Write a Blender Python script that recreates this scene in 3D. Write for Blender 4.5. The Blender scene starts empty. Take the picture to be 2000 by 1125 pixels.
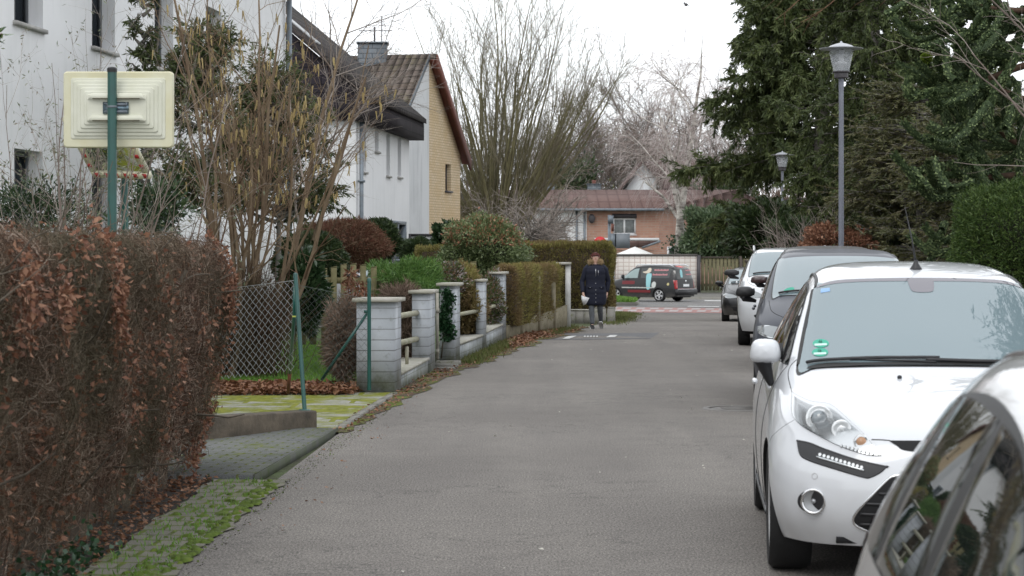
import bpy, math, random
import numpy as np
from mathutils import Vector, Matrix, geometry
from mathutils.bvhtree import BVHTree
random.seed(7); rng = np.random.default_rng(11)
SC = bpy.context.scene; COL = SC.collection
F = 4246.0; CX = 1000.0; HY = 495.0; CH = 1.55      # focal length and horizon of a 2000 px wide frame, camera height

def gz(Y):
    return float(np.interp(Y, [-50, 40, 46, 57, 80, 104, 112, 118, 130, 900], [0, 0, -.05, -.23, -.50, -.80, -.82, -.56, -.5, -.5]))
def gzv(Y):
    return np.interp(Y, [-50, 40, 46, 57, 80, 104, 112, 118, 130, 900], [0, 0, -.05, -.23, -.50, -.80, -.82, -.56, -.5, -.5])
def at(px, py, Y):
    return Vector(((px-CX)/F*Y, Y, CH-(py-HY)/F*Y))
def gp(px, py):
    Y = 20.
    for _ in range(60): Y = .5*Y+.5*F*(CH-gz(Y))/(py-HY)
    return ((px-CX)/F*Y, Y)

# ------------------------------------------------------------------ objects
def tag(o, label=None, cat=None, group=None, kind=None):
    if label: o['label'] = label
    if cat: o['category'] = cat
    if group: o['group'] = group
    if kind: o['kind'] = kind
    return o
def thing(name, label, cat, loc=(0, 0, 0), rz=0, group=None):
    o = bpy.data.objects.new(name, None); COL.objects.link(o); o.empty_display_size = .2
    o.location = loc; o.rotation_euler = (0, 0, rz)
    return tag(o, label, cat, group)
def copy_tree(o, parent=None):
    c = o.copy(); COL.objects.link(c)
    if parent is not None:
        c.parent = parent; c.matrix_parent_inverse = o.matrix_parent_inverse.copy()
    for ch in list(o.children): copy_tree(ch, c)
    return c

class MB:
    def __init__(s): s.V = []; s.F = []; s.n = 0; s.A = []; s.has = False
    def add(s, V, Fc, mi=0, a=None):
        V = np.asarray(V, dtype=np.float64).reshape(-1, 3)
        Fc = np.asarray(Fc, dtype=np.int64)
        if Fc.ndim == 1: Fc = Fc.reshape(1, -1)
        s.F.append((Fc+s.n, mi)); s.V.append(V); s.n += len(V)
        if a is None: s.A.append(np.zeros(len(V)))
        else:
            s.has = True; s.A.append(np.broadcast_to(np.asarray(a, dtype=float).reshape(-1), (len(V),)) if np.size(a) in (1, len(V)) else np.repeat(a, len(V)//len(a)))
        return s
    def box(s, a, b, mi=0, M=None, bev=0):
        x0, y0, z0 = a; x1, y1, z1 = b
        V = np.array([(x0,y0,z0),(x1,y0,z0),(x1,y1,z0),(x0,y1,z0),(x0,y0,z1),(x1,y0,z1),(x1,y1,z1),(x0,y1,z1)], float)
        if M is not None: V = V@np.array(M.to_3x3()).T+np.array(M.translation)
        return s.add(V, [(0,3,2,1),(4,5,6,7),(0,1,5,4),(1,2,6,5),(2,3,7,6),(3,0,4,7)], mi)
    def prism(s, pts, z0, z1, mi=0):            # pts: counter-clockwise xy outline; z0/z1 scalars or lists
        n = len(pts); z0 = np.broadcast_to(z0, (n,)); z1 = np.broadcast_to(z1, (n,))
        V = [(p[0], p[1], z) for p, z in zip(pts, z0)]+[(p[0], p[1], z) for p, z in zip(pts, z1)]
        s.add(V, [(i, (i+1) % n, n+(i+1) % n, n+i) for i in range(n)], mi)
        b = s.n-2*n
        s.F.append((np.array([[b+i for i in range(n-1, -1, -1)]]), mi)); s.F.append((np.array([[b+n+i for i in range(n)]]), mi))
        return s
    def sheet(s, A, B, mi=0):                   # a strip between two polylines of equal length
        n = len(A); V = list(A)+list(B)
        return s.add(V, [(i, i+1, n+i+1, n+i) for i in range(n-1)], mi)
    def tube(s, pts, r, sides=8, mi=0, a=None, cap=True):
        P = np.asarray([tuple(p) for p in pts], float)[None]; R = np.broadcast_to(np.asarray(r, float), (1, P.shape[1]))
        V, Q = tubes(P, R, sides); s.add(V, Q, mi, a)
        if cap:
            n = P.shape[1]*sides; b = s.n-n
            s.F.append((np.array([[b+i for i in range(sides-1, -1, -1)]]), mi)); s.F.append((np.array([[b+n-sides+i for i in range(sides)]]), mi))
        return s
    def lathe(s, prof, n=24, mi=0, M=None):     # prof: (r, z) pairs, about z
        a = np.arange(n)*2*math.pi/n; P = np.asarray(prof, float)
        V = np.stack([P[:, None, 0]*np.cos(a), P[:, None, 0]*np.sin(a), np.broadcast_to(P[:, None, 1], (len(P), n))], -1).reshape(-1, 3)
        if M is not None: V = V@np.array(M.to_3x3()).T+np.array(M.translation)
        Q = [(k*n+i, k*n+(i+1) % n, (k+1)*n+(i+1) % n, (k+1)*n+i) for k in range(len(P)-1) for i in range(n)]
        return s.add(V, Q, mi)
    def ball(s, c, r, mi=0, n=16, m=10, a=None):
        r = np.broadcast_to(np.asarray(r, float), (3,)); V = []
        for j in range(m+1):
            t = math.pi*j/m
            for i in range(n): V.append((c[0]+r[0]*math.sin(t)*math.cos(2*math.pi*i/n), c[1]+r[1]*math.sin(t)*math.sin(2*math.pi*i/n), c[2]-r[2]*math.cos(t)))
        Q = [(k*n+i, k*n+(i+1) % n, (k+1)*n+(i+1) % n, (k+1)*n+i) for k in range(m) for i in range(n)]
        return s.add(V, Q, mi, a)
    def build(s, name, mats, parent=None, smooth=False, autosmooth=None):
        V = np.concatenate(s.V) if s.V else np.zeros((0, 3))
        if not isinstance(mats, (list, tuple)): mats = [mats]
        me = bpy.data.meshes.new(name); me.vertices.add(len(V)); me.vertices.foreach_set('co', V.astype(np.float32).ravel())
        li = np.concatenate([f.ravel() for f, _ in s.F]); sz = np.concatenate([np.full(len(f), f.shape[1]) for f, _ in s.F])
        mi = np.concatenate([np.full(len(f), m) for f, m in s.F]); st = np.concatenate([[0], np.cumsum(sz)[:-1]])
        me.loops.add(len(li)); me.loops.foreach_set('vertex_index', li.astype(np.int32))
        me.polygons.add(len(sz)); me.polygons.foreach_set('loop_start', st.astype(np.int32))
        me.polygons.foreach_set('material_index', mi.astype(np.int32))
        for m in mats: me.materials.append(m)
        if s.has:
            at_ = me.attributes.new('v', 'FLOAT', 'POINT'); at_.data.foreach_set('value', np.concatenate(s.A).astype(np.float32))
        me.update(calc_edges=True); me.validate()
        if smooth: me.polygons.foreach_set('use_smooth', np.ones(len(me.polygons), bool))
        if autosmooth: me.set_sharp_from_angle(angle=math.radians(autosmooth))
        o = bpy.data.objects.new(name, me); COL.objects.link(o)
        if parent is not None: o.parent = parent
        return o

def nrm(v): return v/np.maximum(np.linalg.norm(v, axis=-1, keepdims=True), 1e-9)
def tubes(P, R, sides=4):                       # P (N,K,3), R (N,K)
    N, K, _ = P.shape
    T = np.empty_like(P); T[:, 1:-1] = P[:, 2:]-P[:, :-2]; T[:, 0] = P[:, 1]-P[:, 0]; T[:, -1] = P[:, -1]-P[:, -2]
    T = nrm(T); ref = np.where(np.abs(nrm(P[:, -1]-P[:, 0])[:, 2:3]) > .8, np.array([[1., 0.13, 0]]), np.array([[0.1, 0.07, 1.]]))[:, None, :]
    U = nrm(np.cross(T, np.broadcast_to(ref, T.shape))); W = np.cross(T, U)
    a = np.arange(sides)*2*math.pi/sides
    V = P[:, :, None]+R[:, :, None, None]*(U[:, :, None]*np.cos(a)[:, None]+W[:, :, None]*np.sin(a)[:, None])
    i = np.arange(sides); j = (i+1) % sides; k = np.arange(K-1)[:, None]*sides
    q = np.stack([k+i, k+j, k+sides+j, k+sides+i], -1).reshape(-1, 4)
    Q = (q[None]+(np.arange(N)*K*sides)[:, None, None]).reshape(-1, 4)
    return V.reshape(-1, 3), Q
def rdir(n): return nrm(rng.normal(size=(n, 3)))
def leaves(C, D, L, Wd, fold=.25, N=None):      # rhombus leaves: centre base C, direction D
    n = len(C); D = nrm(D); L = np.broadcast_to(L, (n,))[:, None]; Wd = np.broadcast_to(Wd, (n,))[:, None]
    Nn = rdir(n) if N is None else nrm(N+rng.normal(size=(n, 3))*.35)
    S = nrm(np.cross(D, Nn)); Up = np.cross(S, D)
    m = C+D*L*.45
    V = np.stack([C, m+S*Wd*.5+Up*Wd*fold, C+D*L, m-S*Wd*.5+Up*Wd*fold], 1)
    return V.reshape(-1, 3), np.arange(n*4).reshape(n, 4)
def ends(P, R): return P[:, -1], nrm(P[:, -1]-P[:, -2])
def grow(P0, D0, L, R0, K=6, wig=.15, grav=0., tip=.3, attract=None):
    N = len(P0); P = np.empty((N, K, 3)); P[:, 0] = P0; D = nrm(D0.copy()); L = np.broadcast_to(L, (N,))
    for k in range(1, K):
        D = D+rng.normal(size=(N, 3))*wig; D[:, 2] += grav; D = nrm(D)
        P[:, k] = P[:, k-1]+D*(L/(K-1))[:, None]
    R = np.broadcast_to(R0, (N,))[:, None]*np.linspace(1, tip, K)[None]
    return P, R
def spawn(P, R, n, t0=.2, t1=1., ang=.8, sd=.25, rf=.6, bias=None):
    N, K, _ = P.shape
    w = np.linalg.norm(P[:, -1]-P[:, 0], axis=-1); w = w/w.sum()
    i = rng.choice(N, n, p=w); t = rng.uniform(t0, t1, n)*(K-1); k = np.minimum(t.astype(int), K-2); f = (t-k)[:, None]
    p = P[i, k]*(1-f)+P[i, k+1]*f; T = nrm(P[i, k+1]-P[i, k]); r = (R[i, k]*(1-f[:, 0])+R[i, k+1]*f[:, 0])*rf
    a = rng.normal(ang, sd, n)[:, None]; side = nrm(np.cross(T, rdir(n)))
    D = T*np.cos(a)+side*np.sin(a)
    if bias is not None: D = nrm(D+np.asarray(bias))
    return p, D, r, i

# ------------------------------------------------------------------ materials
def newmat(name):
    m = bpy.data.materials.new(name); m.use_nodes = True; nt = m.node_tree; nt.nodes.clear()
    o = nt.nodes.new('ShaderNodeOutputMaterial'); b = nt.nodes.new('ShaderNodeBsdfPrincipled'); nt.links.new(b.outputs[0], o.inputs[0])
    return m, nt, b, o
def nd(nt, t, **k):
    n = nt.nodes.new('ShaderNode'+t)
    for a, v in k.items():
        if a in n.inputs.keys() if not a.startswith('_') else False: n.inputs[a].default_value = v
        else: setattr(n, a.lstrip('_'), v)
    return n
def ramp(nt, src, stops, interp='LINEAR'):
    r = nt.nodes.new('ShaderNodeValToRGB'); r.color_ramp.interpolation = interp; e = r.color_ramp.elements
    while len(e) < len(stops): e.new(.5)
    for x, (p, c) in zip(e, stops): x.position = p; x.color = (*c, 1) if len(c) == 3 else c
    nt.links.new(src, r.inputs[0]); return r.outputs[0]
def noise(nt, sc, det=4, rough=.55, obj=False, vec=None, dist=0):
    n = nt.nodes.new('ShaderNodeTexNoise'); n.inputs['Scale'].default_value = sc; n.inputs['Detail'].default_value = det; n.inputs['Roughness'].default_value = rough; n.inputs['Distortion'].default_value = dist
    if vec is None: vec = coords(nt, obj)
    nt.links.new(vec, n.inputs['Vector']); return n.outputs['Fac']
def coords(nt, obj=False):
    if obj: return nt.nodes.new('ShaderNodeTexCoord').outputs['Object']
    return nt.nodes.new('ShaderNodeNewGeometry').outputs['Position']
def mix(nt, f, a, b, mode='MIX'):
    m = nt.nodes.new('ShaderNodeMix'); m.data_type = 'RGBA'; m.blend_type = mode
    for i, v in ((0, f), (6, a), (7, b)):
        if isinstance(v, (int, float)): m.inputs[i].default_value = v
        elif isinstance(v, tuple): m.inputs[i].default_value = (*v[:3], 1)
        else: nt.links.new(v, m.inputs[i])
    return m.outputs[2]
def math_(nt, op, a, b=0.):
    m = nt.nodes.new('ShaderNodeMath'); m.operation = op
    for i, v in ((0, a), (1, b)):
        if isinstance(v, (int, float)): m.inputs[i].default_value = v
        else: nt.links.new(v, m.inputs[i])
    return m.outputs[0]
def bump(nt, b, h, st=.3, dist=.01):
    n = nt.nodes.new('ShaderNodeBump'); n.inputs['Strength'].default_value = st; n.inputs['Distance'].default_value = dist
    nt.links.new(h, n.inputs['Height']); nt.links.new(n.outputs[0], b.inputs['Normal'])
def c3(*v): return tuple(v)
def simple(name, c, rough=.6, metal=0, spec=.5, var=0., sc=3., c2=None, bmp=0., bsc=60., coat=0., bd=.004):
    m, nt, b, o = newmat(name); b.inputs['Roughness'].default_value = rough; b.inputs['Metallic'].default_value = metal
    b.inputs['Specular IOR Level'].default_value = spec; b.inputs['Coat Weight'].default_value = coat; b.inputs['Coat Roughness'].default_value = .03
    if var or c2:
        c2 = c2 or tuple(x*(1-var) for x in c); f = ramp(nt, noise(nt, sc, 6, .65), [(.35, (0, 0, 0)), (.65, (1, 1, 1))])
        nt.links.new(mix(nt, f, c2, c), b.inputs['Base Color'])
    else: b.inputs['Base Color'].default_value = (*c, 1)
    if bmp: bump(nt, b, noise(nt, bsc, 5, .6), bmp, bd)
    return m
def leafmat(name, cols, rough=.5, trans=.2, spec=.4, big=None):   # colours picked by each leaf's own random value
    m, nt, b, o = newmat(name); a = nt.nodes.new('ShaderNodeAttribute'); a.attribute_name = 'v'
    n = len(cols); c = ramp(nt, a.outputs['Fac'], [(i/max(1, n-1), x) for i, x in enumerate(cols)])
    if big: c = mix(nt, ramp(nt, noise(nt, big[1], 3), [(.42, (0, 0, 0)), (.6, (1, 1, 1))]), c, mix(nt, .75, c, big[0]))
    nt.links.new(c, b.inputs['Base Color']); b.inputs['Roughness'].default_value = rough; b.inputs['Specular IOR Level'].default_value = spec
    if trans:
        t = nt.nodes.new('ShaderNodeBsdfTranslucent'); nt.links.new(c, t.inputs[0]); ms = nt.nodes.new('ShaderNodeMixShader'); ms.inputs[0].default_value = trans
        nt.links.new(b.outputs[0], ms.inputs[1]); nt.links.new(t.outputs[0], ms.inputs[2]); nt.links.new(ms.outputs[0], o.inputs[0])
    return m
def barkmat(name, c1, c2, sc=8., c3_=None, zs=1., rough=.85):
    m, nt, b, o = newmat(name); g = coords(nt); mp = nt.nodes.new('ShaderNodeMapping'); mp.inputs['Scale'].default_value = (1, 1, zs); nt.links.new(g, mp.inputs[0])
    f = noise(nt, sc, 5, .65, vec=mp.outputs[0]); c = ramp(nt, f, [(.35, c1), (.62, c2)]+([(.75, c3_)] if c3_ else []))
    nt.links.new(c, b.inputs['Base Color']); b.inputs['Roughness'].default_value = rough; b.inputs['Specular IOR Level'].default_value = .2
    bump(nt, b, f, .5, .01); return m
def brickmat(name, c1, c2, mortar, w=.24, h=.075, ms=.01, along=(1, 0), rough=.8, off=.5, stain=None, bmp=.4, algae=None):
    """bricks on vertical walls: u runs along the given ground direction, v is height"""
    m, nt, b, o = newmat(name); g = coords(nt); sp = nt.nodes.new('ShaderNodeSeparateXYZ'); nt.links.new(g, sp.inputs[0])
    u = math_(nt, 'ADD', math_(nt, 'MULTIPLY', sp.outputs[0], along[0]), math_(nt, 'MULTIPLY', sp.outputs[1], along[1]))
    cb = nt.nodes.new('ShaderNodeCombineXYZ'); nt.links.new(u, cb.inputs[0]); nt.links.new(sp.outputs[2], cb.inputs[1])
    br = nt.nodes.new('ShaderNodeTexBrick'); nt.links.new(cb.outputs[0], br.inputs['Vector']); br.offset = off
    for k, v in (('Scale', 1.), ('Mortar Size', ms), ('Brick Width', w), ('Row Height', h), ('Bias', 0.), ('Mortar Smooth', .1)): br.inputs[k].default_value = v
    br.inputs['Color1'].default_value = (*c1, 1); br.inputs['Color2'].default_value = (*c2, 1); br.inputs['Mortar'].default_value = (*mortar, 1)
    c = br.outputs['Color']; n2 = noise(nt, 1.3, 6, .7)
    c = mix(nt, ramp(nt, n2, [(.4, (0, 0, 0)), (.7, (.5, .5, .5))]), c, stain or tuple(x*.55 for x in c1))
    if algae:                                    # green-brown growth that climbs from the ground and hangs in patches
        lo = ramp(nt, math_(nt, 'ADD', sp.outputs[2], math_(nt, 'MULTIPLY', noise(nt, 5, 6, .7), .9)), [(.42, (.85, .85, .85)), (.72, (0, 0, 0))]); c = mix(nt, lo, c, algae)
        c = mix(nt, ramp(nt, noise(nt, 9, 6, .75), [(.55, (0, 0, 0)), (.72, (.6, .6, .6))]), c, tuple(x*.8+.03 for x in algae))
    nt.links.new(c, b.inputs['Base Color']); b.inputs['Roughness'].default_value = rough
    bump(nt, b, math_(nt, 'ADD', math_(nt, 'MULTIPLY', noise(nt, 30, 4), .4), math_(nt, 'SUBTRACT', 1., br.outputs['Fac'])), bmp, .006); return m
def glassmat(name, tint=(.03, .04, .045), refl=1.9, rough=.02):
    m, nt, b, o = newmat(name); b.inputs['Base Color'].default_value = (*tint, 1); b.inputs['Roughness'].default_value = rough
    b.inputs['IOR'].default_value = refl; b.inputs['Specular IOR Level'].default_value = .5; return m
# ------------------------------------------------------------------ ground, road, kerbs
def asphalt(name, base=(.165, .165, .165), warm=(.19, .185, .175)):
    m, nt, b, o = newmat(name)
    mpg = nt.nodes.new('ShaderNodeMapping'); mpg.inputs['Scale'].default_value = (1, .38, 1); nt.links.new(coords(nt), mpg.inputs[0]); f1 = noise(nt, 85, 4, .9, vec=mpg.outputs[0]); f2 = noise(nt, .55, 5, .6); f3 = noise(nt, 3., 5, .65)
    mp = nt.nodes.new('ShaderNodeMapping'); mp.inputs['Scale'].default_value = (1.6, .10, 1); nt.links.new(coords(nt), mp.inputs[0])
    trk = noise(nt, 1., 3, .5, vec=mp.outputs[0])
    c = mix(nt, ramp(nt, f2, [(.35, (0, 0, 0)), (.65, (1, 1, 1))]), base, warm)
    c = mix(nt, ramp(nt, trk, [(.40, (0, 0, 0)), (.62, (.45, .45, .45))]), c, (.205, .19, .172))
    c = mix(nt, ramp(nt, noise(nt, .23, 3, .5), [(.44, (0, 0, 0)), (.56, (.32, .32, .32))]), c, (.112, .102, .094)); c = mix(nt, ramp(nt, f3, [(.48, (0, 0, 0)), (.74, (.38, .38, .38))]), c, (.095, .087, .080))
    grain = ramp(nt, f1, [(.37, (.25, .25, .25)), (.46, (.78, .78, .78)), (.54, (1.17, 1.16, 1.15)), (.64, (2.3, 2.25, 2.2))])
    c = mix(nt, 1., c, grain, 'MULTIPLY')
    # cracks: thin wandering lines, only in some areas
    w = noise(nt, 1.7, 7, .62, dist=.6); d = math_(nt, 'ABSOLUTE', math_(nt, 'SUBTRACT', w, .5))
    ck = ramp(nt, d, [(.0, (.85, .85, .85)), (.008, (0, 0, 0))]); msk = ramp(nt, noise(nt, .33, 2), [(.49, (0, 0, 0)), (.56, (1, 1, 1))])
    ck = mix(nt, 1., ck, msk, 'MULTIPLY'); c = mix(nt, ck, c, (.045, .043, .04))
    nt.links.new(c, b.inputs['Base Color']); b.inputs['Roughness'].default_value = .88; b.inputs['Specular IOR Level'].default_value = .3
    bump(nt, b, f1, .35, .003); return m
M_asph = asphalt('asphalt', (.145, .134, .124), (.172, .159, .146)); M_asph2 = asphalt('asphalt_far', (.15, .155, .16), (.17, .17, .17))
def groundmat():
    m, nt, b, o = newmat('garden_ground')
    c = ramp(nt, noise(nt, 2.2, 7, .7), [(.3, (.035, .028, .018)), (.5, (.05, .06, .02)), (.68, (.07, .10, .03))])
    nt.links.new(c, b.inputs['Base Color']); b.inputs['Roughness'].default_value = .95; bump(nt, b, noise(nt, 25, 6), .8, .03); return m
M_ground = groundmat()
def mossmat(name, under1, under2, moss=(.155, .20, .02), lo=.40, hi=.52, bw=None, sc=2.6, gap=(.05, .05, .03), along=(0, 0)):
    m, nt, b, o = newmat(name); g = coords(nt)
    if bw:
        mp = nt.nodes.new('ShaderNodeMapping'); mp.inputs['Rotation'].default_value = (0, 0, along[0]); nt.links.new(g, mp.inputs[0])
        br = nt.nodes.new('ShaderNodeTexBrick'); nt.links.new(mp.outputs[0], br.inputs['Vector'])
        for k, v in (('Scale', 1.), ('Mortar Size', bw[2]), ('Brick Width', bw[0]), ('Row Height', bw[1]), ('Bias', 0.), ('Mortar Smooth', .3)): br.inputs[k].default_value = v
        br.inputs['Color1'].default_value = (*under1, 1); br.inputs['Color2'].default_value = (*under2, 1); br.inputs['Mortar'].default_value = (*gap, 1)
        c = br.outputs['Color']; gapf = br.outputs['Fac']
    else: c = mix(nt, noise(nt, 8, 5), under1, under2); gapf = None
    c = mix(nt, ramp(nt, noise(nt, 170, 2), [(.4, (0, 0, 0)), (.7, (.6, .6, .6))]), c, tuple(x*2.2 for x in under1))
    f = noise(nt, sc, 7, .68)
    if gapf is not None: f = math_(nt, 'ADD', f, math_(nt, 'MULTIPLY', gapf, .16))
    f = ramp(nt, f, [(lo, (0, 0, 0)), (hi, (1, 1, 1))]); mc = ramp(nt, noise(nt, 12, 4), [(.3, tuple(x*.5 for x in moss)), (.55, moss), (.75, (moss[0]*1.5, moss[1]*1.25, moss[2]*1.3))])
    c = mix(nt, f, c, mc); nt.links.new(c, b.inputs['Base Color']); b.inputs['Roughness'].default_value = .95; b.inputs['Specular IOR Level'].default_value = .2
    bump(nt, b, math_(nt, 'ADD', math_(nt, 'MULTIPLY', noise(nt, 60, 5), .4), f), .5, .012); return m
M_mosspave = mossmat('mossy_concrete_slabs', (.22, .22, .20), (.26, .255, .23), (.19, .205, .03), .40, .53, (1.1, .62, .03), 2.0)
M_slab = mossmat('mossy_dark_paving', (.105, .108, .108), (.14, .142, .138), (.11, .13, .03), .56, .68, (.21, .105, .012), 1.6, along=(.1, 0))
M_cobble = mossmat('mossy_cobbles', (.12, .115, .095), (.17, .16, .13), (.095, .125, .02), .54, .66, (.17, .21, .016), 2.2, along=(.05, 0))
M_moss = mossmat('moss', (.10, .095, .08), (.13, .125, .105), (.085, .125, .02), .30, .42, None, 5.)
M_conc = simple('weathered_concrete', (.24, .215, .18), .9, var=.55, sc=5, bmp=.6, bsc=30, bd=.01)
M_concm = mossmat('mossy_kerb_concrete', (.17, .165, .15), (.22, .21, .19), (.12, .14, .04), .56, .70, None, 5.)
def flat(name, pts, z, mat, thick=None, label=None):
    mb = MB(); zz = [gz(p[1])+z for p in pts]
    if thick: mb.prism(pts, [a-thick for a in zz], zz)
    else: mb.add([(p[0], p[1], a) for p, a in zip(pts, zz)], [tuple(range(len(pts)))])
    o = mb.build(name, mat); tag(o, label, kind='structure'); return o
# terrain sheet to the horizon
ys = np.concatenate([np.linspace(-30, 130, 81), np.linspace(135, 900, 40)]); xs = np.concatenate([[-700, -300, -120], np.linspace(-60, 60, 25), [120, 300, 700]])
X, Y = np.meshgrid(xs, ys); Z = gzv(Y)-.03
n, k = X.shape; mb = MB(); idx = np.arange(n*k).reshape(n, k)
mb.add(np.stack([X, Y, Z], -1), np.stack([idx[:-1, :-1], idx[:-1, 1:], idx[1:, 1:], idx[1:, :-1]], -1).reshape(-1, 4))
tag(mb.build('ground', M_ground), kind='structure')
EL = [(-1.78, -6), (-1.74, 6), (-1.69, 10.7), (-1.66, 13), (-1.62, 14.6), (-1.50, 18.5), (-1.30, 22.3), (-1.03, 26.5), (-.70, 29.9), (-.30, 34), (.02, 38), (.75, 42), (1.33, 45.8), (1.95, 51), (2.55, 56), (2.95, 60), (2.9, 64), (1.5, 67), (-6, 69)]
ER = [(2.9, -6), (3.2, 6), (3.55, 10.7), (3.8, 13), (3.95, 14.6), (4.3, 18.5), (4.7, 22.3), (5.15, 26.5), (5.5, 29.9), (5.9, 34), (6.3, 38), (6.7, 42), (7.1, 45.8), (7.7, 51), (8.1, 56), (8.3, 60), (8.3, 64), (8.2, 67), (8.1, 69)]
def dens(L, k=6):
    L = np.array(L, float); t = np.arange(len(L)); tt = np.linspace(0, len(L)-1, (len(L)-1)*k+1); return np.stack([np.interp(tt, t, L[:, 0]), np.interp(tt, t, L[:, 1])], -1)
A, B = dens(EL), dens(ER)
def g3(P, z): return np.stack([P[:, 0], P[:, 1], gzv(P[:, 1])+z], -1)
mb = MB(); cols = [A*(1-t)+B*t for t in np.linspace(0, 1, 9)]
for p, q in zip(cols[:-1], cols[1:]): mb.sheet(g3(q, 0), g3(p, 0))
tag(mb.build('road', M_asph), kind='structure')
mb = MB(); yy = np.linspace(68.8, 112, 28)
xr_ = [float(np.interp(y, [68.8, 80, 90, 92, 112], [7.9, 8.6, 12, 70, 70])) for y in yy]
mb.sheet([(-70, y, gz(y)+.003) for y in yy][::-1], [(x, y, gz(y)+.003) for x, y in zip(xr_, yy)][::-1])
tag(mb.build('cross_road', M_asph2), kind='structure')
# far pavement with kerb and verge
mb = MB(); mb.prism([(-60, 112), (60, 112), (60, 113.0), (-60, 113.0)], -1.2, -.70); tag(mb.build('far_kerb', M_concm), kind='structure')
mb = MB(); mb.prism([(-60, 113.0), (60, 113.0), (60, 116.9), (-60, 116.9)], -1.2, [-.703, -.703, -.55, -.55]); tag(mb.build('far_pavement', simple('pavement_far', (.17, .165, .15), .9, var=.4, sc=1.5)), kind='structure')
# painted marks
M_paint = simple('road_paint', (.62, .62, .60), .7, var=.35, sc=9); M_pink = simple('red_road_marking', (.42, .22, .20), .8, var=.3, sc=4)
def mark(name, quad, mat, label=None, z=.008):
    mb = MB(); mb.add([(x, y, gz(y)+z) for x, y in quad], [(0, 1, 2, 3)]); o = mb.build(name, mat); tag(o, label, kind='structure'); return o
def pq(a, b, c, d): return [gp(*a), gp(*b), gp(*c), gp(*d)]
mark('red_band', pq((1150, 609.5), (1425, 612.0), (1425, 602.5), (1150, 599.5)), M_pink)
mb = MB()
for k in range(10):
    x0 = 1160+k*27.
    for (u, v, y0, y1) in ((0, 17, 600.8, 603.6), (11, 28, 605.0, 608.2)):
        q = pq((x0+u, y1+(x0-1160)*.009), (x0+v, y1+(x0-1160)*.009), (x0+v+3, y0+(x0-1160)*.009), (x0+u+3, y0+(x0-1160)*.009))
        mb.add([(x, y, gz(y)+.013) for x, y in q], [(0, 1, 2, 3)])
tag(mb.build('crossing_blocks', simple('worn_paint', (.50, .45, .44), .7, var=.4, sc=5)), kind='structure')
mark('edge_line', pq((1196, 611), (1228, 614), (1232, 612), (1196, 607.5)), M_paint)
mark('lane_line', pq((1343, 599.0), (1405, 600.0), (1405, 598.6), (1343, 597.8)), M_paint)
mark('lane_line', pq((1376, 588), (1412, 588.4), (1412, 586.8), (1376, 586.4)), M_paint)
M_patch = simple('dark_asphalt_patch', (.13, .13, .135), .9, var=.4, sc=6, bmp=.4, bsc=120)
mark('road_patch', pq((1062, 664), (1270, 662), (1288, 650), (1090, 652.5)), M_patch, z=.004)
mark('patch_line', pq((1098, 662.5), (1113, 662.0), (1126, 656.5), (1110, 657.0)), M_paint)
mark('patch_line', pq((1183, 659.5), (1201, 659), (1206, 655), (1192, 655.2)), M_paint)
mb = MB()
for k in range(5):
    q = pq((1140+k*6, 658.9), (1143.5+k*6, 658.8), (1144+k*6, 656.5), (1141+k*6, 656.6)); mb.add([(x, y, gz(y)+.009) for x, y in q], [(0, 1, 2, 3)])
tag(mb.build('patch_ticks', M_paint), kind='structure')
# moss paving behind the kerb wall, dark slab, cobbled edge
flat('mossy_paving', [(-7, 17), (-2.6, 17.2), (-1.60, 18.9), (-1.48, 19.6), (-1.27, 24.05), (-7, 24.05)], .012, M_mosspave)
flat('soil_bed', [(-7, -6), (-2.0, -6), (-2.03, 15.0), (-7, 15.0)], -.012, simple('dark_soil', (.035, .026, .018), .95, var=.5, sc=14, bmp=1, bsc=40, bd=.03))
s = [(-4.5, 14.9), (-2.11, 14.96), (-1.77, 14.86), (-1.53, 18.9), (-1.75, 18.95), (-4.5, 18.2)]
flat('paving_slab', s, .032, M_slab, .1)
mb = MB(); mb.prism([(-1.77, 14.86), (-1.75, 14.86), (-1.512, 18.92), (-1.53, 18.92)], -.05, .036); tag(mb.build('slab_kerb', simple('dark_kerb', (.085, .085, .078), .85, c2=(.055, .07, .03), sc=4, bmp=.4, bsc=60)), kind='structure')
cl = [(-2.10, -6), (-2.08, 10), (-2.02, 14.8)]; cr = [(-1.70, -6), (-1.62, 10.7), (-1.52, 14.8)]
def wob(L, k, amp, s):
    L = dens(L, k); return [(x+amp*(math.sin(y*3.1+s)+.6*math.sin(y*7.7+s*2)+.5*math.sin(y*17+s)), y) for x, y in L]
wr_ = wob(cr, 60, .022, 1.); wl_ = wob(cl, 60, .02, 4.)
mb = MB(); mb.sheet([(x-.02, y, .010) for x, y in wr_], [(x, y, .014) for x, y in wl_]); tag(mb.build('cobble_edge', M_cobble), kind='structure')
# cushions of moss growing over the cobble joints, thickest beside the asphalt
mb = MB(); n_m = 260; my_ = rng.uniform(8.5, 14.7, n_m); mx_ = np.interp(my_, [c[1] for c in cr], [c[0] for c in cr])-np.abs(rng.normal(.02, .10, n_m))-.02
for x0, y0 in zip(mx_, my_):
    k = 9; a = np.arange(k)*2*math.pi/k; rr = rng.uniform(.012, .045)*(1+.35*rng.normal(size=k)).clip(.4, 1.6); hh = rng.uniform(.006, .016)
    V = [(x0, y0, .012+hh)]+[(x0+q*.6*math.cos(b)*.8, y0+q*.6*math.sin(b)*1.6, .012+hh*.75) for q, b in zip(rr, a)]+[(x0+q*math.cos(b)*.8, y0+q*math.sin(b)*1.6, .009) for q, b in zip(rr, a)]
    mb.add(V, [(0, 1+i, 1+(i+1) % k) for i in range(k)]); mb.F.append((np.array([[mb.n-2*k+i, mb.n-k+i, mb.n-k+(i+1) % k, mb.n-2*k+(i+1) % k] for i in range(k)]), 0))
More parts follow.
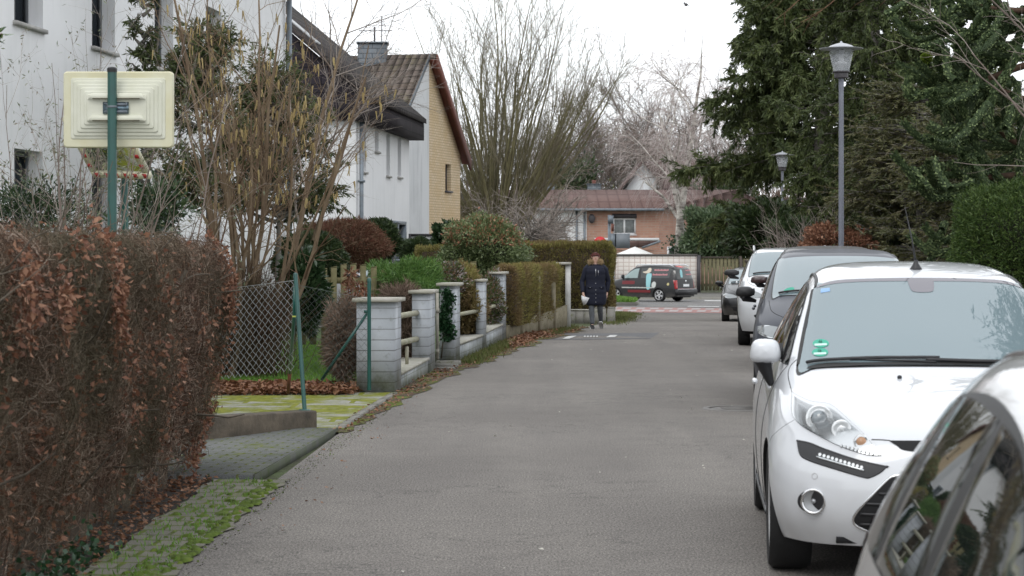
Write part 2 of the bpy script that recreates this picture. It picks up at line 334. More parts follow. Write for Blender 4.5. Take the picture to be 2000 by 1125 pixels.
tag(mb.build('moss_cushions', M_moss, smooth=True), 'low cushions of green moss along the asphalt edge below the hedge', 'moss', kind='stuff')
# kerb stones along the moss paving, and the gutter of leaf mould along the walls
kb = [gp(668, 838), gp(715, 806), gp(772, 771)]
mb = MB()
for i in range(2):
    a, b_ = np.array(kb[i]), np.array(kb[i+1])
    for k in range(3):
        p = a+(b_-a)*(k+.02)/3; q = a+(b_-a)*(k+.97)/3; mb.prism([(p[0]-.04, p[1]), (p[0]+.025, p[1]), (q[0]+.025, q[1]), (q[0]-.04, q[1])], -.05, .032)
tag(mb.build('kerb', M_concm), kind='structure')
M_gutter = mossmat('gutter_mould', (.055, .04, .028), (.09, .065, .045), (.10, .13, .02), .48, .58, None, 3.)
GL = [gp(655, 846), gp(700, 812), gp(772, 772), gp(850, 727), gp(900, 711), gp(948, 692), gp(988, 668), gp(1050, 650), gp(1108, 640)]
mb = MB(); off = [.10, .18, .22, .30, .32, .34, .62, .75, .45]
L_ = dens(GL, 8); O_ = np.interp(np.linspace(0, 8, len(L_)), np.arange(9), off)*(1+.35*np.sin(np.arange(len(L_))*1.7)*np.sin(np.arange(len(L_))*.61))
mb.sheet([(x+o, y, gz(y)+.006) for (x, y), o in zip(L_, O_)], [(x-.15, y, gz(y)+.012) for x, y in L_]); tag(mb.build('gutter', M_gutter), kind='structure')
# lawn
M_lawn = simple('lawn_soil', (.08, .14, .03), .95, var=.4, sc=3, bmp=.6, bsc=30, bd=.02)
flat('lawn', [(-12, 24.6), (-1.9, 24.6), (-1.35, 29), (-1.2, 33), (-.9, 38), (-.5, 44), (-12, 52)], .0, M_lawn)
def scatter_poly(poly, n):
    P = np.array(poly, float); lo, hi = P.min(0), P.max(0); out = []
    while sum(map(len, out)) < n:
        q = rng.uniform(lo, hi, (n*2, 2)); ins = np.zeros(len(q), bool); j = len(P)-1
        for i in range(len(P)):
            c = (P[i, 1] > q[:, 1]) != (P[j, 1] > q[:, 1]); xx = (P[j, 0]-P[i, 0])*(q[:, 1]-P[i, 1])/(P[j, 1]-P[i, 1]+1e-12)+P[i, 0]
            ins ^= c & (q[:, 0] < xx); j = i
        out.append(q[ins])
    return np.concatenate(out)[:n]
M_grass = leafmat('grass_blades', [(.08, .17, .022), (.14, .28, .04), (.20, .34, .07)], .5, .3)
M_olive = leafmat('olive_grass_blades', [(.06, .075, .02), (.11, .125, .035), (.16, .15, .06), (.10, .16, .03)], .6, .25)
M_dead = leafmat('dead_leaves', [(.10, .045, .022), (.20, .09, .045), (.30, .16, .09), (.16, .06, .03)], .6, .15)
def grass(poly, n, h=(.04, .12), z=0., name='grass', label=None, w=.006, mat=None, jit=0.):
    q = scatter_poly(poly, n); q = q+rng.normal(0, 1, q.shape)*jit; C = np.stack([q[:, 0], q[:, 1], gzv(q[:, 1])+z], -1); D = nrm(np.stack([rng.normal(0, .35, n), rng.normal(0, .35, n), np.ones(n)], -1))
    mb = MB(); V, Q = leaves(C, D, rng.uniform(*h, n), w, .1); mb.add(V, Q, 0, np.repeat(rng.uniform(0, 1, n), 4)); return tag(mb.build(name, mat or M_grass), label, name.replace('_', ' '), kind='stuff')
def litter(poly, n, size=(.03, .07), z=.01, name='leaf_litter', label=None, lift=.02, mat=None):
    q = scatter_poly(poly, n); C = np.stack([q[:, 0], q[:, 1], gzv(q[:, 1])+z+rng.uniform(0, lift, n)], -1); D = rng.normal(size=(n, 3)); D[:, 2] *= .25
    N = np.stack([rng.normal(0, .4, n), rng.normal(0, .4, n), np.ones(n)], -1); L = rng.uniform(*size, n)
    mb = MB(); V, Q = leaves(C, D, L, L*.6, .2, N); mb.add(V, Q, 0, np.repeat(rng.uniform(0, 1, n), 4)); return tag(mb.build(name, mat or M_dead), label, name.replace('_', ' '), kind='stuff')
grass([(-5.5, 24.8), (-1.95, 24.8), (-1.6, 30), (-1.6, 36), (-7, 40)], 60000, (.04, .10), label='bright green lawn behind the wire fence')
grass([(-1.90, 8), (-1.70, 8), (-1.66, 12.5), (-1.78, 12.7)], 500, (.01, .03), .01, 'moss_tufts', 'bright green moss and short grass along the road edge below the hedge', .008)
grass([(-2.08, 8), (-1.85, 8), (-1.62, 14.7), (-2.0, 14.8)], 600, (.015, .05), .01, 'edge_weeds', 'small weeds growing between the cobbles at the hedge foot', .008)
grass([gp(905, 712), gp(985, 672), gp(1005, 668), gp(930, 712)], 2500, (.04, .12), 0, 'verge_grass', 'weeds along the foot of the low brick garden wall', .012, M_olive, .07)
grass([gp(1060, 652), gp(1108, 640), gp(1122, 642), gp(1075, 655)], 1500, (.04, .12), 0, 'verge_weeds', 'green weeds in front of the slatted concrete hedge base', .014, M_olive, .10)
grass([gp(1190, 637), gp(1232, 622), gp(1240, 613), gp(1196, 610)], 3500, (.03, .10), 0, 'corner_grass', 'olive grass at the hedge corner beside the walking woman', .02, M_olive, .16)
litter([(-5, 23.5), (-1.75, 23.6), (-1.68, 24.9), (-5, 25.4)], 9000, (.05, .10), .02, 'leaf_litter', 'brown dead beech leaves heaped under the wire fence', .06)
litter([(-2.5, 7.5), (-2.06, 7.5), (-2.03, 15), (-2.5, 15)], 2600, (.02, .045), .0, 'hedge_litter', 'dark dead leaves under the beech hedge', .03)
gpz = [(x+o*.9, y) for (x, y), o in zip(L_, O_)]+[(x-.05, y) for x, y in L_][::-1]
litter(gpz, 2600, (.02, .06), .01, 'gutter_litter', 'brown leaves collected in the gutter along the garden walls', .02)
litter([gp(1000, 682), gp(1108, 643), gp(1095, 640), gp(990, 668)], 3500, (.04, .09), .01, 'verge_litter', 'reddish brown leaf drift in front of the slatted hedge base', .05)
litter([(-1.6, 7), (3.0, 7), (5.5, 42), (1.0, 42), (-1.2, 22)], 90, (.012, .035), .006, 'road_debris', 'scattered pale specks and scraps on the asphalt', .004, simple('pale_scrap', (.5, .48, .42), .8))
litter([(-1.7, 12), (-1.2, 12), (-.9, 26), (-1.35, 20)], 90, (.012, .035), .006, 'road_edge_leaves', 'a few brown leaves on the asphalt beside the slab', .006)
ge = [(-1.69, 8.5), (-1.58, 8.5), (-1.44, 14.8), (-1.28, 18.9), (-1.18, 22.3), (-1.32, 22.3), (-1.48, 18.9), (-1.56, 14.8)]
litter(ge, 1300, (.005, .013), .004, 'edge_grit', 'dark grit and crumbs along the left edge of the asphalt', .003, simple('dark_grit', (.05, .04, .03), .9))
litter(ge, 500, (.008, .022), .004, 'edge_moss_crumbs', 'small green moss crumbs along the left edge of the asphalt', .003, M_moss)
# grass island with kerb
mb = MB(); isl = [gp(1150, 597), gp(1243, 597.5), gp(1248, 594), gp(1205, 587), gp(1150, 586)]
mb.prism(isl, [gz(p[1])-.1 for p in isl], [gz(p[1])+.14 for p in isl]); tag(mb.build('island_kerb', M_concm), kind='structure')
grass([(x*.992, y+.5) for x, y in isl], 9000, (.05, .22), .14, 'island_grass', 'bright green grass on the kerbed island beside the dark van', .05)
# manhole cover
mx, my = gp(1440, 799); mb = MB(); M_iron = simple('cast_iron', (.16, .15, .14), .6, var=.3, sc=20); mb.lathe([(0, .008), (.26, .008), (.26, .003), (.30, .003), (.30, .012), (.36, .012), (.37, 0)], 40, M=Matrix.Translation((mx+.02, my, 0)))
for k in range(6): mb.box((mx+.02-.18, my-.16+k*.06, .008), (mx+.02+.18, my-.13+k*.06, .013))
tag(mb.build('manhole_cover', M_iron), 'round iron manhole cover in the asphalt beside the grey car', 'manhole cover')
# ------------------------------------------------------------------ houses
def stucco(name, c, dirt, amt=.35):
    m, nt, b, o = newmat(name); mp = nt.nodes.new('ShaderNodeMapping'); mp.inputs['Scale'].default_value = (1, 1, .09); nt.links.new(coords(nt), mp.inputs[0])
    st = noise(nt, 3.2, 5, .65, vec=mp.outputs[0]); bl = noise(nt, .5, 5, .6); sp = nt.nodes.new('ShaderNodeSeparateXYZ'); nt.links.new(coords(nt), sp.inputs[0])
    c1 = mix(nt, ramp(nt, st, [(.52, (0, 0, 0)), (.75, (amt, amt, amt))]), c, dirt); c1 = mix(nt, ramp(nt, bl, [(.45, (0, 0, 0)), (.7, (amt*.7,)*3)]), c1, dirt)
    low = ramp(nt, math_(nt, 'ADD', sp.outputs[2], math_(nt, 'MULTIPLY', bl, .8)), [(.3, (.5, .5, .5)), (1., (0, 0, 0))]); c1 = mix(nt, low, c1, (.30, .32, .24))
    nt.links.new(c1, b.inputs['Base Color']); b.inputs['Roughness'].default_value = .9; bump(nt, b, noise(nt, 60, 4), .4, .006); return m
M_stucco = stucco('white_stucco', (.78, .78, .79), (.52, .53, .53))
M_stucco2 = stucco('stained_white_render', (.64, .65, .66), (.34, .35, .36), .6)
M_white = simple('white_frame', (.72, .73, .74), .5)
M_sill = simple('stone_sill', (.42, .41, .39), .8, var=.3, sc=6)
M_dfr = simple('dark_frame', (.05, .045, .05), .5)
M_zinc = simple('zinc_pipe', (.20, .23, .26), .5, .4, var=.3, sc=4)
M_glass = glassmat('window_glass', (.05, .06, .07), 1.7, .03)
M_net = simple('net_curtain', (.24, .26, .26), .7, var=.4, sc=6)
M_yel = brickmat('yellow_clinker', (.60, .475, .31), (.67, .545, .38), (.42, .32, .20), .25, .085, .012, (.27, .963), stain=(.52, .35, .15))
M_redbr = brickmat('red_brick', (.34, .19, .14), (.42, .25, .185), (.36, .29, .24), .5, .16, .02, (1, 0), stain=(.36, .15, .09))
M_whbr = brickmat('white_block', (.66, .62, .57), (.72, .68, .64), (.44, .35, .31), .30, .215, .020, (1, 0), rough=.7, off=.0, stain=(.52, .48, .42))
def slatemat(name, c1, c2, gap, w, h, along):
    m = brickmat(name, c1, c2, gap, w, h, .012, along, .8, .5, bmp=.8); m.node_tree.nodes['Principled BSDF'].inputs['Specular IOR Level'].default_value = .12; return m
M_slate_f = slatemat('dark_slate_front', (.030, .026, .032), (.040, .034, .042), (.012, .01, .012), .55, .22, (1, 0))
M_slate_s = slatemat('dark_slate_side', (.035, .030, .034), (.048, .042, .046), (.02, .018, .02), .22, .30, (.1, .995))
def tilemat(name, c1, c2, gap, dx, dy, rise, w=.30, row=.36, moss=None):
    """pantiles: u along the eave (dx,dy), rows by height"""
    m, nt, b, o = newmat(name); g = coords(nt); sp = nt.nodes.new('ShaderNodeSeparateXYZ'); nt.links.new(g, sp.inputs[0])
    u = math_(nt, 'ADD', math_(nt, 'MULTIPLY', sp.outputs[0], dx), math_(nt, 'MULTIPLY', sp.outputs[1], dy)); v = math_(nt, 'DIVIDE', sp.outputs[2], rise)
    fu = math_(nt, 'FRACT', math_(nt, 'DIVIDE', u, w)); fv = math_(nt, 'FRACT', math_(nt, 'DIVIDE', v, row))
    hu = math_(nt, 'ABSOLUTE', math_(nt, 'SINE', math_(nt, 'MULTIPLY', fu, math.pi))); h = math_(nt, 'ADD', hu, math_(nt, 'MULTIPLY', math_(nt, 'SUBTRACT', 1., fv), .9))
    c = mix(nt, ramp(nt, noise(nt, 2.5, 7, .7), [(.35, (0, 0, 0)), (.65, (1, 1, 1))]), c1, c2)
    if moss: c = mix(nt, ramp(nt, noise(nt, 1.2, 7, .7), [(.52, (0, 0, 0)), (.68, (.8, .8, .8))]), c, moss)
    c = mix(nt, ramp(nt, fv, [(.80, (0, 0, 0)), (.93, (1, 1, 1))]), c, gap); c = mix(nt, ramp(nt, hu, [(.10, (1, 1, 1)), (.38, (0, 0, 0))]), c, gap)
    nt.links.new(c, b.inputs['Base Color']); b.inputs['Roughness'].default_value = .85; b.inputs['Specular IOR Level'].default_value = .08; bump(nt, b, h, 1., .05); return m
M_tile3 = tilemat('weathered_pantiles', (.135, .105, .09), (.21, .175, .15), (.05, .04, .035), -.963, .27, .64, w=.25, row=.34, moss=(.17, .16, .08))
M_tile2 = tilemat('dark_pantiles', (.040, .035, .036), (.075, .066, .064), (.02, .018, .018), .1, .995, .64, w=.34, row=.40, moss=(.07, .07, .05))
M_tile1 = tilemat('house_pantiles', (.07, .06, .06), (.11, .09, .09), (.02, .018, .018), .1, .995, .64)
M_barge = simple('red_brown_bargeboard', (.15, .045, .028), .6, var=.3, sc=3)

class Wall:
    """a vertical wall: origin O (x,y,z), direction u, outward normal n; openings are (s0, s1, z0, z1)"""
    def __init__(s, O, u, L, Ht): s.O = Vector(O); s.u = Vector((*u, 0)).normalized(); s.n = Vector((s.u.y, -s.u.x, 0)); s.L = L; s.H = Ht; s.op = []
    def p(s, a, z, d=0.): return s.O+s.u*a+s.n*d+Vector((0, 0, z))
    def mesh(s, mb, depth=.22, mi=0):
        S = sorted({0, s.L, *[o[0] for o in s.op], *[o[1] for o in s.op]}); Zs = sorted({0, s.H, *[o[2] for o in s.op], *[o[3] for o in s.op]})
        for a0, a1 in zip(S[:-1], S[1:]):
            for z0, z1 in zip(Zs[:-1], Zs[1:]):
                if any(o[0]-1e-6 <= a0 and a1 <= o[1]+1e-6 and o[2]-1e-6 <= z0 and z1 <= o[3]+1e-6 for o in s.op): continue
                mb.add([s.p(a0, z0), s.p(a1, z0), s.p(a1, z1), s.p(a0, z1)], [(0, 1, 2, 3)], mi)
        for a0, a1, z0, z1 in s.op:
            for (A, B) in (((a0, z0), (a1, z0)), ((a1, z0), (a1, z1)), ((a1, z1), (a0, z1)), ((a0, z1), (a0, z0))):
                mb.add([s.p(*A), s.p(*B), s.p(*B, -depth), s.p(*A, -depth)], [(0, 1, 2, 3)], mi)
    def box(s, mb, a0, a1, z0, z1, d0, d1, mi=0):
        V = [s.p(a0, z0, d0), s.p(a1, z0, d0), s.p(a1, z0, d1), s.p(a0, z0, d1), s.p(a0, z1, d0), s.p(a1, z1, d0), s.p(a1, z1, d1), s.p(a0, z1, d1)]
        mb.add(V, [(0,3,2,1),(4,5,6,7),(0,1,5,4),(1,2,6,5),(2,3,7,6),(3,0,4,7)], mi)
    def window(s, o, parent, depth=.22, frame=None, mull=1, sill=True, glass=None, fw=.06, sillm=None, name='window'):
        a0, a1, z0, z1 = o; mb = MB()
        s.box(mb, a0, a1, z0, z1, -depth-.01, -depth+.02); w = mb.build(name, glass or M_glass, parent)
        mb = MB(); d0, d1 = -depth+.021, -depth+.06
        for q in ((a0, a0+fw, z0, z1), (a1-fw, a1, z0, z1), (a0+fw, a1-fw, z0, z0+fw), (a0+fw, a1-fw, z1-fw, z1)): s.box(mb, *q, d0, d1)
        for k in range(1, mull+1):
            c = a0+(a1-a0)*k/(mull+1); s.box(mb, c-fw*.6, c+fw*.6, z0+fw, z1-fw, d0, d1+.003)
        mb.build('window_frame', frame or M_white, w)
        if sill: mb = MB(); s.box(mb, a0-.06, a1+.06, z0-.06, z0-.002, -depth+.06, .06); mb.build('sill', sillm or M_sill, w)
        return w
def poly_solid(mb, pts, d, mi=0):               # extrude a planar polygon by vector d
    n = len(pts); d = Vector(d); V = [tuple(Vector(p)) for p in pts]+[tuple(Vector(p)+d) for p in pts]; b = mb.n
    mb.add(V, [(i, (i+1) % n, n+(i+1) % n, n+i) for i in range(n)], mi)
    mb.F.append((np.array([[b+i for i in range(n-1, -1, -1)]]), mi)); mb.F.append((np.array([[b+n+i for i in range(n)]]), mi))
def fx(Y): return -9.7+.1*Y
u1 = (.1, 1.)
# house 1: the long white house on the left
h = thing('white_house', 'tall white stucco house behind the mirror posts, at the left edge', 'house', (fx(20), 20, 0)); h.location = (0, 0, 0)
w = Wall((fx(14), 14, 0), u1, 33.7, 7.6); k_ = 1/math.hypot(.1, 1)
def sY(Y): return (Y-14)/k_
for Y in (22.9, 26.5, 30.1, 33.7, 37.3, 40.9): w.op.append((sY(Y)-.62, sY(Y)+.62, 4.71, 6.15)); w.op.append((sY(Y)-.62, sY(Y)+.62, 1.75, 2.98))
w.mesh(mb := MB(), .27)
e = w.p(w.L, 0); e0 = w.p(0, 0); bk = Vector((-9.5, .95, 0))
for A_, B_ in ((e, e+bk), (e+bk, e0+bk), (e0+bk, e0)): mb.add([A_, B_, B_+Vector((0, 0, 7.6)), A_+Vector((0, 0, 7.6))], [(0, 1, 2, 3)])
for q in (e, e0): mb.add([q+Vector((0, 0, 7.6)), q+bk+Vector((0, 0, 7.6)), q+bk*.5+Vector((0, 0, 11.4))], [(0, 1, 2)])
mb.build('wall', M_stucco, h)
M_shut = simple('grey_window_unit', (.10, .11, .12), .4)
for o in w.op: w.window(o, h, .27, M_shut, 1, fw=.07)
mb = MB(); ov = w.n*.35; a = e0+ov+Vector((0, 0, 7.45))-w.u*.4; b_ = e+ov+Vector((0, 0, 7.45))+w.u*.3; r0 = e0+bk*.5+Vector((0, 0, 11.6))-w.u*.4; r1 = e+bk*.5+Vector((0, 0, 11.6))+w.u*.3
poly_solid(mb, [a, b_, r1, r0], (0, 0, .14)); poly_solid(mb, [r0, r1, r1+bk*.5-ov+Vector((0, 0, -4.1)), r0+bk*.5-ov+Vector((0, 0, -4.1))], (0, 0, .14)); mb.build('roof', M_tile1, h)
mb = MB(); pp = w.p(w.L-.2, 0, .12); mb.tube([pp, pp+Vector((0, 0, 7.3))], .06, 10); mb.build('drainpipe', M_zinc, h)

# house 2: slate-clad gable
h = thing('white_house', 'white house with dark slate-clad gable and tall slit windows, behind the hazel', 'house')
w2 = Wall((fx(56.5), 56.5, 0), u1, 9.4, 5.0)
def s2(Y): return (Y-56.5)/k_
for Y, z0, z1 in ((57.7, 3.72, 4.95), (59.8, 4.36, 4.95), (61.8, 3.76, 4.95), (63.9, 3.80, 4.95)): w2.op.append((s2(Y)-.33, s2(Y)+.33, z0, z1))
w2.op.append((s2(62.7)-.2, s2(65.2), .02, 2.5))
w2.mesh(mb := MB(), .3)
n_ = Vector((-1, .1, 0)).normalized()
c0 = w2.p(0, 0); c1 = w2.p(w2.L, 0); D2 = n_*9.
for A_, B_ in ((c0+D2, c0), (c1, c1+D2), (c1+D2, c0+D2)): mb.add([A_, B_, B_+Vector((0, 0, 5)), A_+Vector((0, 0, 5))], [(0, 1, 2, 3)])
mb.build('wall', M_stucco, h)
for o in w2.op[:4]: w2.window(o, h, .3, M_dfr, 0, fw=.05)
o = w2.op[4]; mb = MB(); w2.box(mb, o[0], o[1], .02, 2.5, -.32, -.28); d = mb.build('door', M_glass, h)
mb = MB()
for a0, a1 in ((o[0], o[0]+.1), (o[0]+1.05, o[0]+1.2), (o[1]-.1, o[1])): w2.box(mb, a0, a1, .02, 2.5, -.27, .02)
w2.box(mb, o[0]+.1, o[1]-.1, 2.4, 2.5, -.27, .02); mb.build('door_frame', M_zinc, d)
fo = w2.n*.42; up = Vector((0, 0, 1))
A0 = c0+fo-w2.u*.22; A1 = c1+fo+w2.u*.25
mb = MB(); poly_solid(mb, [A0+up*4.98, A1+up*4.98, A1+up*5.52, A0+up*5.52], -w2.n*.44); mb.build('fascia', M_slate_s, h)
ridge = n_*4.5+up*(5.55+4.92*.84); g0 = c0-w2.u*.18; g1 = c1+w2.u*.20
mb = MB(); gp0 = [g0+w2.n*.41+up*5.0, g0+w2.n*.41+up*5.5, g0+ridge, g0+n_*9.4+up*5.5, g0+n_*9.4+up*5.0]; poly_solid(mb, gp0, w2.u*.17); mb.build('gable_cladding', M_slate_f, h)
mb = MB(); q0 = g0-w2.u*.12; e_ = w2.n*.5+up*5.48
poly_solid(mb, [q0+e_, g1+e_, g1+ridge, q0+ridge], up*.14); poly_solid(mb, [q0+ridge, g1+ridge, g1+n_*9.5+up*5.4, q0+n_*9.5+up*5.4], up*.14); mb.build('roof', M_tile2, h)
mb = MB(); sl = (ridge-e_)
for f in (.16, .24):
    for t0 in (0.4,): mb.tube([q0+w2.u*(t0+f*6)+e_+sl*.35+up*.2, q0+w2.u*(t0+f*6)+e_+sl*.98+up*.2], .035, 6)
mb.build('roof_rail', M_white, h)
mb = MB(); pp = w2.p(.12, 0, .12); mb.tube([pp, pp+up*5.0], .055, 10)
for z in (1.9, 3.4): mb.box(tuple(pp+Vector((-.09, -.09, z))), tuple(pp+Vector((.09, .09, z+.06))))
mb.build('drainpipe', M_zinc, h)
# free-standing dark-framed porch panel beside the door
t = thing('porch_screen', 'black-framed pale privacy screen beside the white house door', 'screen', group=None)
mb = MB(); p0, p1 = at(798, 460, 63), at(872, 460, 63); mb.box((p0.x, 63, 0), (p0.x+.07, 63.08, p0.z+.05)); mb.box((p1.x-.25, 63, 0), (p1.x-.18, 63.08, p1.z-.001)); mb.box((p0.x+.07, 63, p0.z-.02), (p1.x+.1, 63.08, p0.z+.05)); mb.build('frame', M_dfr, t)
mb = MB(); mb.box((p0.x+.07, 63.02, .5), (p1.x-.25, 63.05, p0.z-.02)); mb.build('panel', simple('frosted_panel', (.42, .43, .42), .4), t)

# house 3: semi-detached gable, half stained white render, half yellow brick
h = thing('gabled_house', 'steep-roofed gable house, near half stained white render, far half yellow brick', 'house')
u3 = (.27, .963); hb = Vector((-2.67, 70, 0)); U = Vector((*u3, 0)).normalized(); N3 = Vector((U.y, -U.x, 0))
wa = Wall(hb-U*3.4, u3, 3.4, 4.95); wb = Wall(hb, u3, 3.42, 4.95)
def s3(Y, base): return (Y-base.y)/U.y
wa.op.append((s3(67.4, wa.O)-.35, s3(67.4, wa.O)+.35, 3.45, 4.35)); wb.op.append((s3(72.0, wb.O)-.33, s3(72.0, wb.O)+.30, 3.62, 4.5))
for w_, mt, g in ((wa, M_stucco2, [(0, 4.95), (3.4, 4.95), (3.4, 7.78)]), (wb, M_yel, [(0, 4.95), (3.42, 4.95), (0, 7.78)])):
    mb = MB(); w_.mesh(mb, .2); mb.add([w_.p(*q) for q in g], [(0, 1, 2)])
    q0, q1 = (w_.p(0, 0), w_.p(0, 0)-N3*8) if w_ is wa else (w_.p(w_.L, 0)-N3*8, w_.p(w_.L, 0)); mb.add([q1, q0, q0+up*4.95, q1+up*4.95], [(0, 1, 2, 3)])
    mb.build('wall', mt, h)
    if w_ is wb: mb = MB(); w_.box(mb, -.01, 3.43, 0, 1.62, .003, .03); mb.build('plinth', M_stucco, h)
wa.window(wa.op[0], h, .2, M_dfr, 0, fw=.05, glass=M_net); wb.window(wb.op[0], h, .2, M_dfr, 0, fw=.06, sillm=M_dfr)
mb = MB(); rg = hb+up*7.85; na = -U*3.75+up*(-3.13); nb = U*3.75+up*(-3.13)
poly_solid(mb, [rg+N3*.02, rg+na+N3*.02, rg+na-N3*8.5, rg-N3*8.5], up*.13); poly_solid(mb, [rg+nb+N3*.25, rg+N3*.25, rg-N3*8.5, rg+nb-N3*8.5], up*.13); mb.build('roof', M_tile3, h)
mb = MB(); poly_solid(mb, [rg+up*.1+N3*.3, rg+nb+up*.02+N3*.3, rg+nb+N3*.3-up*.36, rg+N3*.3-up*.30], -N3*.06); poly_solid(mb, [rg+N3*.24-up*.05, rg+nb+N3*.24-up*.12, rg+nb+up*.0-N3*.02-up*.12, rg-N3*.02-up*.05], -up*.03); mb.build('bargeboard', M_barge, h)
mb = MB(); poly_solid(mb, [rg+N3*.04+up*.12, rg+na+N3*.04+up*.12, rg+na+N3*.04-up*.06, rg+N3*.04-up*.06], -N3*.05); mb.build('bargeboard', M_zinc, h)
cc = hb-N3*1.75+up*0; M_chs = slatemat('chimney_slate', (.16, .18, .20), (.20, .22, .24), (.07, .08, .09), .3, .16, (1, 0))
mb = MB(); mb.box((cc.x-.62, cc.y-.4, 6.6), (cc.x+.30, cc.y+.4, 8.32)); mb.box((cc.x-.66, cc.y-.44, 8.32), (cc.x+.34, cc.y+.44, 8.38)); ch = mb.build('chimney', M_chs, h)
mb = MB(); mb.tube([(cc.x-.1, cc.y, 8.3), (cc.x-.1, cc.y, 8.9)], .03, 8); mb.build('flue', M_dfr, ch)
t = thing('tv_aerial', 'thin television aerial above the slate chimney', 'aerial'); q = Vector((cc.x+.1, cc.y+.5, 0)); mb = MB(); mb.tube([q+up*8.3, q+up*9.3], .018, 6); mb.build('mast', M_dfr, t)
mb = MB(); mb.tube([q+up*8.82+Vector((-.75, 0, 0)), q+up*8.82+Vector((.35, 0, 0))], .014, 5)
for k in range(7): mb.tube([q+up*8.82+Vector((-.7+k*.16, -.2, 0)), q+up*8.82+Vector((-.7+k*.16, .2, 0))], .008, 4)
mb.build('antenna_rods', M_dfr, t)

# ------------------------------------------------------------------ far side of the cross street
def far(px, py, Y): return at(px, py, Y)
t = thing('block_wall', 'white painted block wall with dark coping behind the dark van', 'wall')
a, b_ = far(1203, 500, 117), far(1361, 500, 117); mb = MB(); mb.box((a.x, 117, -.7), (b_.x, 117.25, 1.42)); mb.build('blockwork', M_whbr, t)
mb = MB(); mb.box((a.x-.05, 116.95, 1.42), (b_.x+.03, 117.3, 1.52)); mb.build('coping', simple('dark_coping', (.12, .11, .10), .8, var=.3, sc=4), t)
mb = MB(); mb.box((b_.x+.01, 116.97, -.7), (b_.x+.2, 117.27, 1.47)); mb.build('end_post', M_dfr, t)
M_ply = simple('mossy_board', (.17, .155, .085), .9, var=.35, sc=2.0)
t = thing('slatted_gate', 'mossy slatted wooden gate to the right of the white block wall', 'gate'); mb = MB()
for k in range(10): x = b_.x+.24+k*.205; mb.box((x, 117.1, -.45), (x+.165, 117.13, 1.30))
mb.build('slats', M_ply, t); mb = MB(); mb.box((b_.x+.24, 117.131, -.2), (b_.x+2.3, 117.2, -.08)); mb.box((b_.x+.24, 117.131, 1.02), (b_.x+2.3, 117.2, 1.14)); mb.box((b_.x+.22, 117.04, 1.31), (b_.x+2.35, 117.2, 1.38)); mb.box((b_.x+2.3, 117.0, -.6), (b_.x+2.46, 117.2, 1.40)); mb.build('gate_frame', simple('dark_timber', (.07, .055, .045), .8), t)
t = thing('board_fence', 'plain olive board fence with diagonal brace beyond the black car', 'fence'); mb = MB(); x = b_.x+2.5
for k in range(22): mb.box((x+k*.3, 117.1+.012*(k % 2), -.6), (x+k*.3+.296, 117.14, 1.26+.02*(k % 3)))
mb.build('boards', M_ply, t); mb = MB(); mb.tube([(x+.1, 117.03, 1.2), (x+1.6, 117.03, .1)], .07, 4); mb.box((x, 117.0, .0), (x+6.6, 117.085, .1)); mb.build('brace', simple('dark_timber2', (.07, .055, .045), .8), t)
t = thing('metal_panel', 'narrow pale grey metal panel between tall hedge and block wall', 'panel'); mb = MB(); q = far(1196, 560, 112.6); mb.box((q.x, 116, -.6), (far(1203, 500, 116).x-.04, 116.05, 1.55)); mb.build('sheet', simple('grey_sheet', (.38, .39, .40), .6), t); mb = MB(); mb.box((q.x-.01, 115.97, .3), (q.x+.2, 115.995, .36)); mb.build('rail', M_zinc, t)
# long bungalow with brown roof: white part and red brick part
h = thing('brick_bungalow', 'long low house with brown roof, left part white, right part red brick', 'house')
Y0 = 140.; g_ = -.5; xa, xb, xc = far(985, 0, Y0).x, far(1146, 0, Y0).x, far(1287, 0, Y0).x; ze = far(0, 410, Y0).z
W1 = Wall((xa, Y0, g_), (1, 0), xb-xa, ze-g_); W1.n = Vector((0, -1, 0)); W2_ = Wall((xb, Y0, g_), (1, 0), xc-xb, ze-g_); W2_.n = Vector((0, -1, 0))
def op_(W, x0, x1, y0, y1): return (far(x0, 0, Y0).x-W.O.x, far(x1, 0, Y0).x-W.O.x, far(0, y1, Y0).z-g_, far(0, y0, Y0).z-g_)
W1.op.append(op_(W1, 1067, 1106, 432, 456)); W2_.op.append(op_(W2_, 1197, 1242, 426, 458))
mb = MB(); W1.mesh(mb, .12); mb.build('wall', M_stucco, h); mb = MB(); W2_.mesh(mb, .12); mb.build('wall', M_redbr, h)
W1.window(W1.op[0], h, .12, M_white, 1, fw=.09, glass=M_net); W2_.window(W2_.op[0], h, .12, M_white, 1, fw=.10, sillm=M_white, glass=M_net)
W2_.box(mb := MB(), W2_.op[0][0]-.05, W2_.op[0][1]+.05, W2_.op[0][3], W2_.op[0][3]+.28, .003, .05); mb.build('shutter_box', M_dfr, h)
mb = MB(); W2_.box(mb, .5, xc-xb, far(0, 470, Y0).z-g_, far(0, 465, Y0).z-g_, .003, .25); mb.build('canopy_ledge', M_white, h)
mb = MB(); q0 = Vector((xc, Y0, g_)); q1 = q0+Vector((5.6, 7, 0)); mb.add([q0, q1, q1+up*(ze-g_), q0+up*(ze-g_)], [(0, 1, 2, 3)]); mb.add([q0+up*(ze-g_), q1+up*(ze-g_), q1+up*(ze-g_+.9), q0+Vector((3.2, 4, 0))+up*(ze-g_+1.0)], [(0, 1, 2, 3)]); mb.build('side_wall', brickmat('red_brick_side', (.38, .20, .145), (.44, .25, .18), (.34, .26, .22), .5, .16, .02, (.8, .6), stain=(.30, .15, .11)), h)
M_broof = tilemat('brown_roof', (.135, .088, .080), (.165, .112, .10), (.115, .075, .068), 1, 0, .5, w=.7, row=1.1)
